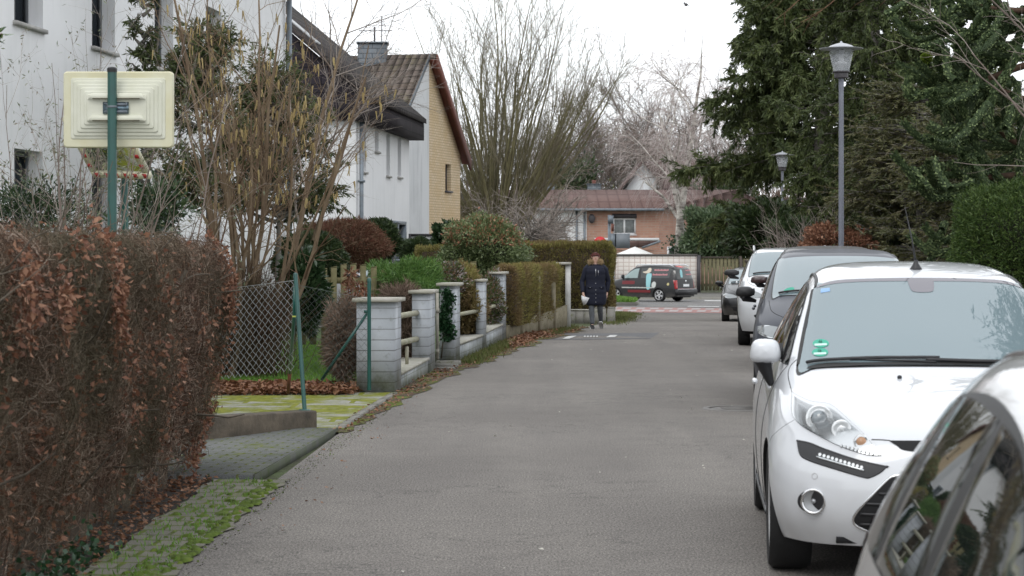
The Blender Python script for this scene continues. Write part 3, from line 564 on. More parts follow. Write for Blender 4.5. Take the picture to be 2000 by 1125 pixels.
zr = far(0, 374, 146).z; mb = MB(); poly_solid(mb, [(xa-.5, Y0-.5, ze+.02), (xc+.3, Y0-.5, ze+.02), (xc+5.6, 146, zr), (xa-.5, 146, zr)], (0, 0, .12)); poly_solid(mb, [(xc+.35, Y0-.5, ze+.02), (xc+8.5, Y0+9, ze+.3), (xc+5.6, 146, zr)], (0, 0, .12)); mb.build('roof', M_broof, h)
mb = MB(); mb.tube([(xa-.5, Y0-.6, ze), (xc+.3, Y0-.6, ze)], .09, 8); mb.tube([(xb-.15, Y0-.1, g_), (xb-.15, Y0-.1, ze)], .07, 8); mb.tube([(xb-.65, Y0-.1, g_), (xb-.65, Y0-.1, ze)], .07, 8); mb.build('gutter_pipe', M_zinc, h)
for px in (1160, 1040, 1072):
    q = far(px, 374, 147); wd = .45 if px == 1160 else .38
    mb = MB(); mb.box((q.x-wd, 146.6, q.z-.5), (q.x+wd, 147.4, q.z+.45)); mb.box((q.x-wd-.05, 146.55, q.z+.45), (q.x+wd+.05, 147.45, q.z+.52)); c_ = mb.build('chimney', M_chs, h)
    mb = MB(); mb.lathe([(.0, .25), (.16, .24), (.12, .0)], 12, M=Matrix.Translation((q.x, 147, q.z+.52))); mb.build('flue_cap', M_zinc if px != 1160 else M_barge, c_)
mb = MB(); q = far(1156, 427, 139.7); mb.ball((q.x, 139.75, q.z), (.22, .12, .3)); mb.build('wall_lamp', M_dfr, h)
# low porch roof in front, parasol and AC unit
t = thing('garden_shed', 'low brick outhouse with sloping brown roof edge behind the block wall', 'shed'); q0, q1 = far(1197, 478, 133), far(1298, 500, 133)
mb = MB(); mb.box((q0.x, 133, -.5), (q1.x, 136, far(0, 488, 133).z)); mb.build('wall', M_redbr, t)
mb = MB(); poly_solid(mb, [(q0.x-.2, 132.8, far(0, 484, 133).z), (far(1262, 0, 133).x, 132.8, far(0, 483, 133).z), (far(1287, 0, 133).x, 132.8, far(0, 471, 133).z), (q0.x-.2, 132.8, far(0, 470, 133).z)], (0, 3.4, 0)); mb.build('roof', M_broof, t)
mb = MB(); mb.tube([far(1254, 484, 132.7), far(1290, 471, 132.7)], .07, 6); mb.build('roof_edge', M_zinc, t)
t = thing('parasol', 'closed-topped white garden parasol peaking above the block wall', 'parasol'); q = far(1240, 483, 124); mb = MB(); mb.lathe([(1.45, -.58), (1.4, -.52), (.7, -.24), (.05, .02), (0, .04)], 8, M=Matrix.Translation(q)); mb.build('canopy', simple('white_canvas', (.72, .72, .70), .8), t)
mb = MB(); mb.tube([(q.x, q.y, -.5), (q.x, q.y, q.z)], .03, 8); mb.build('pole', M_zinc, t)
t = thing('air_unit', 'white outdoor air conditioning unit behind the block wall beside birch', 'air conditioner'); q = far(1318, 490, 126); mb = MB(); mb.box((q.x-.42, 126, .3), (q.x+.42, 126.4, q.z+.25)); mb.build('casing', M_white, t); mb = MB(); mb.lathe([(.0, 0), (.26, 0), (.26, .03), (.22, .03)], 20, M=Matrix.Translation((q.x-.08, 125.99, q.z-.05))@Matrix.Rotation(math.pi/2, 4, 'X')); mb.build('fan_grille', M_dfr, t)
# white-gabled house behind
h = thing('gable_house', 'distant house with white gable and dark brown roof above the bungalow', 'house'); Yh = 168.
pk, l, r = far(1258, 322, Yh), far(1218, 374, Yh), far(1282, 348, Yh); mb = MB(); poly_solid(mb, [(l.x, Yh, -.5), (r.x, Yh, -.5), (r.x, Yh, r.z), (pk.x, Yh, pk.z), (l.x, Yh, l.z)], (0, 8, 0)); mb.build('wall', M_stucco2, h)
q = far(1400, 318, Yh+3); q2 = far(1400, 376, Yh-1)
mb = MB(); poly_solid(mb, [(pk.x-.1, Yh-.4, pk.z+.1), (q.x, Yh+2, q.z+.3), (q2.x, Yh-3, q2.z), (r.x+.2, Yh-3, q2.z), (r.x+.2, Yh-.4, r.z-.1)], (0, .4, .12)); poly_solid(mb, [(pk.x-.1, Yh-.5, pk.z+.15), (l.x-.35, Yh-.5, l.z-.1), (l.x-.35, Yh+8, l.z-.1), (pk.x-.1, Yh+8, pk.z+.15)], (0, 0, .22)); mb.build('roof', simple('dark_brown_roof', (.10, .062, .055), .8, var=.3, sc=2), h)
# ------------------------------------------------------------------ garden walls, fences, posts, mirrors, lamps
M_gbr = brickmat('pale_grey_glazed_brick', (.36, .385, .42), (.44, .465, .50), (.20, .205, .21), 1.35, .118, .006, (.55, .83), rough=.45, off=.5, stain=(.26, .28, .28), bmp=.5, algae=(.12, .13, .08))
M_cap = simple('mossy_coping', (.46, .44, .40), .85, c2=(.34, .33, .26), sc=3.5, bmp=.3, bsc=40)
M_gsoil = simple('planting_mould', (.07, .075, .035), .95, var=.5, sc=5)
M_rail = simple('concrete_rail', (.36, .34, .27), .85, c2=(.24, .24, .15), sc=4, bmp=.3, bsc=40)
M_green = paint('green_steel', (.004, .075, .060), 0, .35) if False else simple('green_steel', (.006, .085, .070), .32, c2=(.006, .06, .05), sc=3, coat=.3)
def pillar(mb, p, q, w, z1, base=-.05):
    """near corner p (ground xy, street side), far street-side corner q, width w to the left"""
    p, q = np.array(p), np.array(q); l = np.array([-1, .06])*w
    mb.prism([tuple(p+l), tuple(p), tuple(q), tuple(q+l)], base, z1)
def capof(mb, p, q, w, z, o=.035, th=.045):
    p, q = np.array(p, float), np.array(q, float); d = (q-p)/np.linalg.norm(q-p); l = np.array([-1, .06]); n_ = np.array([d[1], -d[0]])
    mb.prism([tuple(p+l*(w+o)-d*o), tuple(p-d*o+n_*o), tuple(q+d*o+n_*o), tuple(q+d*o+l*(w+o))], z+.002, z+th)
def zof(py, Y): return CH-(py-HY)/F*Y
def gpx(px, Y): return ((px-CX)/F*Y, Y)
P = {1: (gpx(770, 24.1), gpx(783.5, 24.75)), 2: (gpx(838, 28.0), gpx(850, 29.0)), 3: (gpx(887, 30.1), gpx(898.5, 30.9)), 4: (gpx(943, 34.3), gpx(950, 34.9)), 5: (gpx(982, 38.3), gpx(988.5, 39.3))}
tops = {1: zof(590, 24.2), 2: zof(574, 28), 3: zof(559, 30.2), 4: zof(551, 34.3), 5: zof(536, 38.3)}; wid = {1: .42, 2: .22, 3: .20, 4: .11, 5: .20}
lab = {1: 'front pillar of pale grey brick with square cap, behind the green wire post', 2: 'second pale grey brick pillar, left of the gate opening', 3: 'pale grey brick gate pillar with ivy on its face', 4: 'thin pale grey brick pier in the middle of the low wall', 5: 'last pale grey brick pillar, where the clipped hedge begins'}
for k in P:
    t = thing('brick_pillar', lab[k], 'pillar', group='grey brick garden pillars'); mb = MB(); pillar(mb, *P[k], wid[k], tops[k]); mb.build('brickwork', M_gbr, t)
    mb = MB(); capof(mb, *P[k], wid[k], tops[k], .045 if k != 4 else .02); mb.build('cap', M_cap, t)
def lowwall(name, label, a, b_, za, zb, w=.30):
    t = thing(name, label, 'wall', group='low grey brick walls'); a, b_ = np.array(a), np.array(b_); l = np.array([-1, .06])*w
    mb = MB(); mb.prism([tuple(a+l), tuple(a), tuple(b_), tuple(b_+l)], -.05, [za, za, zb, zb]); mb.build('brickwork', M_gbr, t)
    mb = MB(); o = np.array([.02, 0]); mb.prism([tuple(a+l*1.03), tuple(a+o), tuple(b_+o), tuple(b_+l*1.03)], [za+.002, za+.002, zb+.002, zb+.002], [za+.035, za+.035, zb+.035, zb+.035]); mb.build('cap', M_cap, t)
lowwall('low_wall', 'low grey brick wall with flat mossy top between the first two pillars', (P[1][1][0]-.012, P[1][1][1]+.005), (P[2][0][0]-.012, P[2][0][1]-.005), .165, .175, .42)
lowwall('low_wall', 'low grey brick wall between the ivy pillar and the thin pier', (P[3][1][0]-.010, P[3][1][1]+.005), (P[4][0][0]-.010, P[4][0][1]-.005), .25, .24)
lowwall('low_wall', 'low grey brick wall between the thin pier and the last pillar', (P[4][1][0]-.010, P[4][1][1]+.005), (P[5][0][0]-.010, P[5][0][1]-.005), .27, .28)
for za, zb in ((zof(619, 25), zof(612.5, 27.7)), (zof(672, 25), zof(664, 27.7))):
    mb = MB(); mb.tube([(P[1][1][0]-.13, 24.7, za), (P[2][0][0]-.16, 28.02, zb)], .036, 12); tag(mb.build('concrete_rail', M_rail, smooth=True), ('upper' if za > .7 else 'lower')+' round concrete rail between the first two brick pillars', 'rail', 'round concrete rails')
mb = MB(); x, y = gpx(798, 26.4); mb.tube([(x-.02, y, .2), (x-.02, y, zof(672, 26.4)-.03)], .022, 10); tag(mb.build('rail_post', M_rail), 'short post under the lower concrete rail', 'post')
for i, (a, b_) in enumerate((((898, 617), (955, 583)),)):
    mb = MB(); mb.tube([(P[3][1][0]-.12, 31, .66), (P[4][0][0]-.1, 34.3, .64)], .03, 10); mb.tube([(P[4][1][0]-.1, 34.9, .64), (P[5][0][0]-.1, 38.3, .64)], .03, 10)
    tag(mb.build('concrete_rail', M_rail), 'far concrete rail half hidden in the shrub behind the thin pier', 'rail', 'round concrete rails')
mb = MB(); x, y = gpx(854, 29.3); mb.box((x-.02, y, .12), (x+.02, y+.04, zof(572, 29.3)), M=None); mb.box((x-.02, y-.005, .2), (x+.03, y-.001, .26)); mb.box((x-.02, y-.005, .75), (x+.03, y-.001, .81))
tag(mb.build('gate_post', simple('pale_timber', (.42, .40, .34), .8, var=.3, sc=5)), 'thin pale gate post with hinges beside the ivy', 'post')
mb = MB(); q = [gpx(853, 29.6), gpx(888, 29.7), gpx(903, 30.2), gpx(870, 29.9)]
dst = thing('doorstep', 'small grey stone steps in the gate opening', 'step')
for k in range(3):
    mb = MB(); x0, y0 = gp(873+k*5, 722-k*3.5); mb.prism([(x0-.22, y0-.07), (x0+.1, y0-.09), (x0+.12, y0+.06), (x0-.2, y0+.09)], 0, .035+.02*k); mb.build('step_stone', M_concm, dst)
# slatted concrete base of the clipped hedge with posts
HB = [gpx(991, 39.6), gpx(1018, 40.6), gpx(1052, 42.3), gpx(1082, 43.9), gpx(1108, 45.3)]; ht = [.25, .27, .36, .42, .50]
M_slat = simple('slatted_concrete', (.27, .235, .17), .9, c2=(.17, .15, .09), sc=6, bmp=.4, bsc=40)
t = thing('slatted_wall', 'low wall of upright concrete slats under the clipped hedge', 'wall'); mb = MB(); mp_ = MB()
for i in range(4):
    a, b_ = np.array(HB[i]), np.array(HB[i+1]); d = b_-a; n_s = int(np.linalg.norm(d)/.09)
    for k in range(n_s):
        p = a+d*(k+.06)/n_s; q = a+d*(k+.94)/n_s; zt = ht[i]+(ht[i+1]-ht[i])*k/n_s*0+random.uniform(-.01, .01)+(0 if i < 1 else .02); mb.prism([(p[0]-.05, p[1]), tuple(p), tuple(q), (q[0]-.05, q[1])], gz(p[1])-.1, gz(p[1])+zt+(ht[i+1]-ht[i])*k/n_s)
    mb.prism([(a[0]-.09, a[1]), (a[0]-.055, a[1]), (b_[0]-.055, b_[1]), (b_[0]-.09, b_[1])], gz(a[1])-.1, gz(a[1])+ht[i]*.95)
mb.build('slats', M_slat, t)
for i, hpost in ((1, .60), (2, 1.12), (3, .98)):
    x, y = HB[i]; mb = MB(); mb.box((x-.06, y-.05, gz(y)-.05), (x+.035, y+.05, gz(y)+hpost)); mb.box((x-.05, y-.04, gz(y)+hpost), (x+.025, y+.04, gz(y)+hpost+.02)); tag(mb.build('concrete_post', M_slat), ['', 'shortest', 'tallest', 'farthest'][i]+' concrete post standing in front of the clipped hedge', 'post', 'concrete posts of the clipped hedge')
x, y = gpx(1110, 45.6); t = thing('white_gatepost', 'tall narrow white post with broad flat cap at the hedge end', 'post'); mb = MB(); mb.box((x-.06, y-.06, gz(y)-.1), (x+.05, y+.06, zof(517, y))); mb.build('shaft', simple('white_masonry', (.64, .64, .62), .8, var=.25, sc=5), t)
mb = MB(); mb.box((x-.36, y-.12, zof(517, y)), (x+.06, y+.12, zof(512, y))); mb.build('cap', M_cap, t)
# low grey kerb wall and stones behind the woman
t = thing('kerb_wall', 'low grey block wall at the foot of the tall far hedge', 'wall'); a, b_ = gp(1112, 632), gp(1160, 630); z0 = gz(a[1]); mb = MB()
for k in range(3): mb.box((a[0]+k*.21, a[1]+2, z0-.1), (a[0]+k*.21+.203, a[1]+2.15, z0+.27))
mb.build('blocks', M_concm, t); mb = MB(); mb.box((a[0]-.02, a[1]+1.98, z0+.27), (a[0]+.66, a[1]+2.17, z0+.30)); mb.build('cap', M_cap, t)
for px, w, lb in ((1172, .30, 'mossy grey boundary stone left of the walking woman\'s legs'), (1194, .20, 'pale grey boundary stone right of the walking woman\'s legs')):
    x, y = gp(px, 631); mb = MB(); mb.prism([(x-w/2, y), (x+w/2, y), (x+w/2*.9, y+.2), (x-w/2*.9, y+.2)], gz(y)-.1, gz(y)+.36); mb.prism([(x-w*.42, y+.02), (x+w*.42, y+.02), (x+w*.36, y+.17), (x-w*.36, y+.17)], gz(y)+.36, gz(y)+.40); tag(mb.build('boundary_stone', M_concm), lb, 'stone', 'boundary stones at the corner')
# concrete kerb wall under the leaning post
t = thing('concrete_wall', 'low curved mossy concrete wall carrying the leaning green post', 'wall')
A_ = [(-3.6, 15.9, .24), (-3.1, 16.6, .235), (-2.62, 17.5, .22), (-2.2, 18.2, .20), (-1.88, 18.85, .175), (-1.72, 19.15, .165)]
mb = MB(); n = len(A_); nv = [(-.12, .14)]*n; V = []
for (x, y, z), (ox, oy) in zip(A_, nv): V += [(x, y, -.05), (x, y, z-.012), (x+ox*.08, y+oy*.08, z), (x+ox, y+oy, z), (x+ox, y+oy, -.05)]
mb.add(V, [(i*5+k, (i+1)*5+k, (i+1)*5+k+1, i*5+k+1) for i in range(n-1) for k in range(4)]); mb.add(V[-5:], [(0, 1, 2, 3, 4)]); mb.build('wall', simple('stained_concrete', (.115, .092, .066), .9, c2=(.035, .028, .020), sc=3.2, bmp=.7, bsc=25, bd=.012), t)
# leaning green post with strut, chain-link panel
def post(name, label, pts, r, cap=True, mat=None, extra=None, group=None):
    t = thing(name, label, 'post', group=group); mb = MB(); mb.tube(pts, r, 16); mb.build('post', mat or M_green, t, smooth=True, autosmooth=40)
    if cap: mb = MB(); p = Vector(pts[-1]); mb.lathe([(r*1.08, -.03), (r*1.1, .0), (r*.8, .012), (0, .016)], 16, M=Matrix.Translation(p)); mb.build('cap', extra or M_green, t, smooth=True, autosmooth=40)
    return t
p0, p1 = at(595, 802, 19.2), at(577, 536, 19.4); t = post('fence_post', 'leaning dark green steel post on the concrete wall', [p0, p1], .019)
mb = MB(); mb.lathe([(0, .012), (.05, .012), (.055, 0)], 16, M=Matrix.Translation(p0)); mb.build('foot_plate', M_green, t)
t2 = thing('fence_strut', 'green steel strut with rusty foot leaning against the corner post', 'strut'); a, b_ = at(563, 766, 20.4), at(575, 612, 19.5); m_ = at(566, 728, 20.2)
mb = MB(); mb.tube([m_, b_, at(576, 560, 19.46)], .017, 14); mb.build('strut', M_green, t2, smooth=True); mb = MB(); mb.tube([a, m_], .0172, 14); mb.build('strut_foot', simple('rusty_steel', (.14, .05, .025), .8, var=.4, sc=12), t2)
mb = MB(); q = at(577, 618, 19.42); mb.lathe([(.030, -.006), (.030, .006)], 14, M=Matrix.Translation(q)); mb.build('wire_tie', simple('yellow_wire', (.5, .55, .12), .5), t2)
M_wire = simple('galvanised_wire', (.34, .36, .37), .4, .5); M_wireg = simple('green_wire', (.10, .12, .11), .5, .2)
def chainlink(name, label, A, B, za, zb, mesh=.075, r=.0022, mat=None, sag=.0, mz=.078):
    """diamond mesh between ground points A and B, from za (bottom) to zb (top) at each end"""
    A, B = Vector((*A, 0)), Vector((*B, 0)); L = (B-A).length; paths = []; Hh = max(zb[0]-za[0], zb[1]-za[1]); nz = int(Hh/mz*2)
    nx = int(L/mesh)
    for k in range(nx+1):
        pts = []
        for j in range(nz+1):
            s = (k*mesh+(mesh/2 if j % 2 else 0)); s = min(s, L); f = s/L; z0, z1 = za[0]+(za[1]-za[0])*f, zb[0]+(zb[1]-zb[0])*f
            pts.append(tuple(A.lerp(B, f)+Vector((0, .006*(1 if (k+j) % 2 else -1)+sag*math.sin(3*f+j*.3), z0+(z1-z0)*j/nz))))
        paths.append(pts); pts2 = [(2*(A.lerp(B, min(k*mesh/L, 1))).x-p[0], 2*(A.lerp(B, min(k*mesh/L, 1))).y-p[1]+.004, p[2]) for p in pts]; paths.append(pts2)
    Pn = np.array(paths); mb = MB(); V, Q = tubes(Pn, np.full(Pn.shape[:2], r), 4); mb.add(V, Q); t = thing(name, label, 'fence'); mb.build('wire_mesh', mat or M_wire, t)
    mb = MB(); mb.tube([tuple(A+Vector((0, 0, zb[0]))), tuple(B+Vector((0, 0, zb[1])))], r*1.1, 5); mb.build('straining_wire', mat or M_wire, t)
def gxy(px, Y): return gpx(px, Y)
chainlink('wire_fence', 'galvanised chain-link mesh between the beech hedge and the leaning post', gxy(425, 21.6), gxy(574, 19.9), (zof(742, 21.6), zof(724, 19.9)), (zof(566, 21.6), zof(548, 19.9)), .155, .0024, sag=.01)
chainlink('wire_fence', 'dark thin chain-link mesh between the leaning post and the upright green post', gxy(578, 23.3), gxy(722, 24.0), (zof(742, 23.3), zof(758, 24.0)), (zof(556, 23.3), zof(585, 24.0)), .105, .0019, M_wireg, mz=.085)
post('fence_post', 'upright dark green post directly in front of the first brick pillar', [at(721, 762, 23.85), at(721, 545, 23.85)], .021)
t = thing('fence_strut', 'slanting green strut leading down left from the upright post', 'strut'); mb = MB(); mb.tube([at(628, 742, 24.1), at(717, 612, 23.95)], .017, 12); mb.build('strut', M_green, t, smooth=True); mb = MB(); mb.lathe([(0, 0), (.03, 0), (.03, .03), (0, .03)], 12, M=Matrix.Translation(at(716, 611, 23.9))); mb.build('bolt', M_green, t)
# picket fence
M_pick = simple('mossy_picket_wood', (.21, .18, .095), .9, c2=(.12, .115, .05), sc=7, bmp=.5, bsc=60); t = thing('picket_fence', 'weathered wooden picket fence in the left garden behind the wire', 'fence'); Yp = 31.
for i, (px, tp) in enumerate([(572, 520), (592, 518), (612, 522), (633, 523), (652, 519), (671, 514), (690, 513), (709, 515), (730, 519), (750, 524)]):
    x = (px-CX)/F*Yp; z = zof(tp, Yp); mb = MB(); mb.box((x-.042, Yp, .25), (x+.042, Yp+.02, z-.03)); mb.prism([(x-.042, Yp), (x+.042, Yp), (x+.042, Yp+.02), (x-.042, Yp+.02)], z-.03, [z-.02, z-.005, z-.005, z-.02]); mb.build('picket', M_pick, t)
for y0 in (548, 600):
    mb = MB(); z = zof(y0, Yp); mb.box(((560-CX)/F*Yp, Yp+.021, z-.045), ((765-CX)/F*Yp, Yp+.055, z+.045)); mb.build('rail', M_pick, t)
mb = MB(); x, y = gpx(925, 40); mb.box((x-.06, 40, 0), (x+.05, 40.08, zof(513, 40))); mb.prism([(x-.06, 40), (x+.05, 40), (x+.05, 40.08), (x-.06, 40.08)], zof(513, 40), [zof(513, 40)+.01, zof(513, 40)+.03, zof(513, 40)+.03, zof(513, 40)+.01]); tag(mb.build('timber_post', M_pick), 'single weathered timber post rising above the shrub by the last pillar', 'post')
# wooden beam behind the hazel stems
# steel railing by the door
t = thing('handrail', 'grey metal railing in front of the white house door', 'railing'); a, b_ = at(768, 509, 55), at(815, 507, 55); mb = MB(); mb.tube([a, b_], .03, 8); mb.build('rail', M_zinc, t)
for k in range(4): q = a.lerp(b_, k/3); mb = MB(); mb.tube([(q.x, q.y, 0), tuple(q)], .02, 6); mb.build('post', M_zinc, t)

# ---- traffic mirrors
M_mirw = simple('yellowed_plastic', (.66, .65, .50), .5, c2=(.60, .56, .36), sc=2.5); M_mirin = simple('cream_plastic', (.66, .66, .56), .45, c2=(.58, .58, .46), sc=3); M_grime = simple('dark_grime', (.10, .09, .06), .9)
M_rr = simple('reflective_red', (.42, .03, .03), .4); M_mirglass = simple('mirror_glass', (.72, .74, .72), .03, 1.); M_blackcap = simple('black_cap', (.01, .01, .01), .4)
Ym = 17.9
post('mirror_post', 'thick green post with black cap carrying the cream mirror back', [(at(219, 0, Ym).x, Ym, -.02), at(219, 134, Ym)], .0385, True, None, M_blackcap)
t = thing('traffic_mirror', 'cream plastic back of a rectangular traffic mirror on the thick green post', 'traffic mirror')
def rrect(w, h, r, k=6):
    o = []
    for cx, cy, a0 in ((w-r, h-r, 0), (-w+r, h-r, 90), (-w+r, -h+r, 180), (w-r, -h+r, 270)):
        for i in range(k+1): a = math.radians(a0+90*i/k); o.append((cx+r*math.cos(a), cy+r*math.sin(a)))
    return o
def framed(mb, layers, M, mi=0):                # layers: (half w, half h, corner r, depth y); joined into a stepped shell
    R = [[tuple(M@Vector((x, d, z))) for x, z in rrect(w, h, r)] for w, h, r, d in layers]; n = len(R[0]); b = mb.n
    mb.add([p for q in R for p in q], [(k*n+i, k*n+(i+1) % n, (k+1)*n+(i+1) % n, (k+1)*n+i) for k in range(len(R)-1) for i in range(n)], mi)
    mb.F.append((np.array([[b+(len(R)-1)*n+i for i in range(n)]]), mi))
c = at(225.5, 212, Ym); Mm = Matrix.Translation((c.x, Ym+.135, c.z)); s_ = Ym/F
mb = MB(); framed(mb, [(108*s_, 75*s_, .03, .05), (108*s_, 75*s_, .03, 0), (106*s_, 73*s_, .028, -.012), (93.5*s_, 61*s_, .03, -.012)], Mm)
sh = mb.build('frame', M_mirw, t, smooth=True, autosmooth=25)
steps = [(93.5, 60.5), (87.5, 54.5), (80, 47.5), (72.5, 40.5), (65, 33.5), (59, 27)]; L_s = []; d = -.010
for w, h in steps: L_s += [(w*s_, h*s_, .02, d), ((w-1.2)*s_, (h-1.2)*s_, .018, d-.010)]; d -= .013
mb = MB(); framed(mb, L_s, Mm@Matrix.Translation((0, 0, 2*s_))); mb.build('stepped_back', M_mirin, t, smooth=True, autosmooth=20)
for zc in (23, -20):
    mb = MB(); zz = (zc+2)*s_; pts = [(-57, -.086, -7), (57, -.086, -7), (49, -.086, 6), (-49, -.086, 6)]
    V = [(x*s_, y_, zz+z*s_) for x, y_, z in pts]+[(x*s_*.9, -.118, zz+z*s_*.2-(.012 if z < 0 else -.012)) for x, y_, z in pts]; V = [tuple(Mm@Vector(v)) for v in V]
    mb.add(V, [(4, 5, 6, 7), (0, 1, 5, 4), (1, 2, 6, 5), (2, 3, 7, 6), (3, 0, 4, 7)]); mb.build('stiffening_rib', M_mirin, t)
    mb = MB(); mb.box((-46*s_, -.121, zz-6*s_), (46*s_, -.088, zz-4.2*s_), M=Mm); mb.build('grime_line', M_grime, t)
mb = MB(); mb.box((-26*s_, -.105, -12*s_+.01), (24*s_, -.08, 11*s_+.01), M=Mm)
br = mb.build('bracket', simple('bracket_steel', (.16, .22, .26), .25, .8), t); mb = MB()
for z in (-6, 8):
    mb.box((-20*s_, -.116, z*s_-.01), (22*s_, -.106, z*s_+.012), M=Mm)
for x in (-21, 20):
    for z in (-8, 8): mb.ball(tuple(Mm@Vector((x*s_, -.108, z*s_+.01))), .010, n=10, m=6)
mb.build('bolts', M_chrome if 'M_chrome' in globals() else M_zinc, br)
mb = MB(); mb.lathe([(.044, -.008), (.046, 0), (.044, .008)], 20, M=Matrix.Translation((at(219, 0, Ym).x, Ym, c.z+.015))); mb.build('pole_clamp', M_zinc, t)
mb = MB(); mb.box((-10*s_, -.125, -5*s_), (8*s_, -.10, 5*s_), M=Mm@Matrix.Translation((-6*s_, 0, 0))); mb.build('clamp_arm', M_zinc, t)
Y2 = 22.6; post('mirror_post', 'thinner green post carrying the red and white framed mirror', [(at(243, 0, Y2).x, Y2+.12, -.02), at(243, 330, Y2+.12)], .0375)
t = thing('traffic_mirror', 'traffic mirror with red and white frame, lower half visible behind the cream one', 'traffic mirror')
# seen obliquely from below: corners of the visible lower edge fix its tilt
BL, BR = at(183, 345, Y2), at(296, 348, Y2-.02); TL, TR = at(122, 232, Y2-.34), at(236, 232, Y2-.38)
def bil(u, v, d=0.):
    p = (BL*(1-u)+BR*u)*(1-v)+(TL*(1-u)+TR*u)*v; nn = (BR-BL).cross(TL-BL).normalized(); return p+nn*d
mb = MB(); nn = (BR-BL).cross(TL-BL).normalized(); sgn_ = 1 if nn.y < 0 else -1
def fr(u0, v0, u1, v1, mi, d0, d1):
    V = [bil(*q, d0*sgn_) for q in ((u0, v0), (u1, v0), (u1, v1), (u0, v1))]+[bil(*q, d1*sgn_) for q in ((u0, v0), (u1, v0), (u1, v1), (u0, v1))]
    mb.add(V, [(0,3,2,1),(4,5,6,7),(0,1,5,4),(1,2,6,5),(2,3,7,6),(3,0,4,7)], mi)
for q in ((0, 0, 1, .10), (0, .90, 1, 1), (0, .10, .10, .90), (.90, .10, 1, .90)): fr(*q, 0, -.06, .02)
f_ = mb.build('frame', M_mirw, t)
for q in [(.06+k*.165, .012, .13+k*.165, .088) for k in range(6)]+[(u, .18+k*.17, u+.076, .245+k*.17) for k in range(5) for u in (.012, .912)]: mb = MB(); fr(*q, 0, .0202, .0225); mb.build('reflective_mark', M_rr, f_)
mb = MB(); G = 12; V = []
for j in range(G+1):
    for i in range(G+1): u, v = .10+.8*i/G, .10+.8*j/G; V.append(tuple(bil(u, v, (.004+.035*(1-(2*i/G-1)**2)*(1-(2*j/G-1)**2))*sgn_)))
mb.add(V, [(j*(G+1)+i, j*(G+1)+i+1, (j+1)*(G+1)+i+1, (j+1)*(G+1)+i) for j in range(G) for i in range(G)]); mb.build('mirror', M_mirglass, t, smooth=True)
mb = MB(); q = bil(.5, .5, -.05*sgn_); mb.tube([tuple(q), (at(243, 0, Y2).x, Y2+.12, q.z)], .03, 8); mb.build('bracket', M_zinc, t)

# ---- street lamps
M_lpost = simple('grey_lamp_post', (.20, .21, .25), .5, .2, var=.2, sc=3)
m, nt, b, o = newmat('lamp_glass'); b.inputs['Base Color'].default_value = (.62, .64, .68, 1); b.inputs['Roughness'].default_value = .12; b.inputs['Alpha'].default_value = .30; M_lglass = m
def lamp(px, top, Y, label):
    x = (px-CX)/F*Y; zt = zof(top, Y); t = thing('street_lamp', label, 'street lamp', (x, Y, gz(Y)), group='hat-topped street lamps'); h = zt-gz(Y); T = Matrix.Translation
    mb = MB(); mb.lathe([(.08, 0), (.08, 1.0), (.052, 1.02), (.045, h-.95), (.05, h-.62)], 16); mb.build('post', M_lpost, t, smooth=True, autosmooth=40)
    mb = MB(); mb.lathe([(.05, 0), (.13, .02), (.13, .10), (.155, .12), (.155, .14), (.11, .14)], 20, M=T((0, 0, h-.66))); mb.build('lamp_base', M_dfr, t, smooth=True, autosmooth=40)
    mb = MB(); mb.lathe([(.145, 0), (.235, .42), (.22, .42), (.135, .0)], 24, M=T((0, 0, h-.52))); mb.build('lamp_glass', M_lglass, t, smooth=True)
    mb = MB(); mb.lathe([(0, 0), (.05, 0), (.05, .12), (.11, .12), (.11, .16), (.05, .16), (.05, .26), (.11, .26), (.11, .30), (.05, .30), (.05, .38), (0, .38)], 16, M=T((0, 0, h-.51))); mb.build('louvre', M_white, t)
    mb = MB(); mb.lathe([(.40, -.012), (.405, 0), (.25, .015), (.20, .05), (.10, .085), (.03, .10), (.015, .13), (0, .14)], 32, M=T((0, 0, h-.10))); mb.lathe([(0, -.012), (.40, -.012)], 32, M=T((0, 0, h-.10))); mb.build('lamp_hat', simple('lamp_hat', (.42, .43, .46), .4, .3), t, smooth=True, autosmooth=50)
lamp(1643, 84, 40, 'near street lamp with flat hat, tall against the conifers'); lamp(1528, 297, 76, 'far street lamp with flat hat, smaller, behind the bare bush')
# ---- signs beyond the hedge
t = thing('round_sign', 'round red sign just showing above the tall hedge', 'sign'); q = at(1172, 475, 66); mb = MB(); mb.lathe([(0, 0), (.20, 0), (.20, .01), (0, .012)], 28, M=Matrix.Translation(q)@Matrix.Rotation(math.pi/2, 4, 'X')); mb.build('plate', M_rr if False else simple('sign_red', (.62, .02, .03), .4), t); mb = MB(); mb.tube([(q.x, q.y+.03, gz(66)), (q.x, q.y+.03, q.z)], .03, 8); mb.build('pole', M_zinc, t)
t = thing('sign_board', 'blue-grey backs of sign boards on a post before the brick house', 'sign'); Ys = 100; pl = simple('sign_back', (.17, .19, .21), .5); x0 = at(1190, 0, Ys).x
mb = MB(); mb.tube([(x0, Ys, gz(Ys)), (x0, Ys, zof(420, Ys))], .07, 8); mb.build('pole', M_zinc, t)
for a, b_, y0, y1, m_ in ((1201, 1230, 456, 485, pl), (1187, 1198, 421, 437, M_zinc), (1194, 1199, 437, 452, M_barge), (1190, 1203, 456, 482, M_zinc)):
    mb = MB(); p, q = at(a, y1, Ys), at(b_, y0, Ys); mb.box((p.x, Ys-.15, p.z), (q.x, Ys-.11, q.z)); mb.build('board', m_, t)
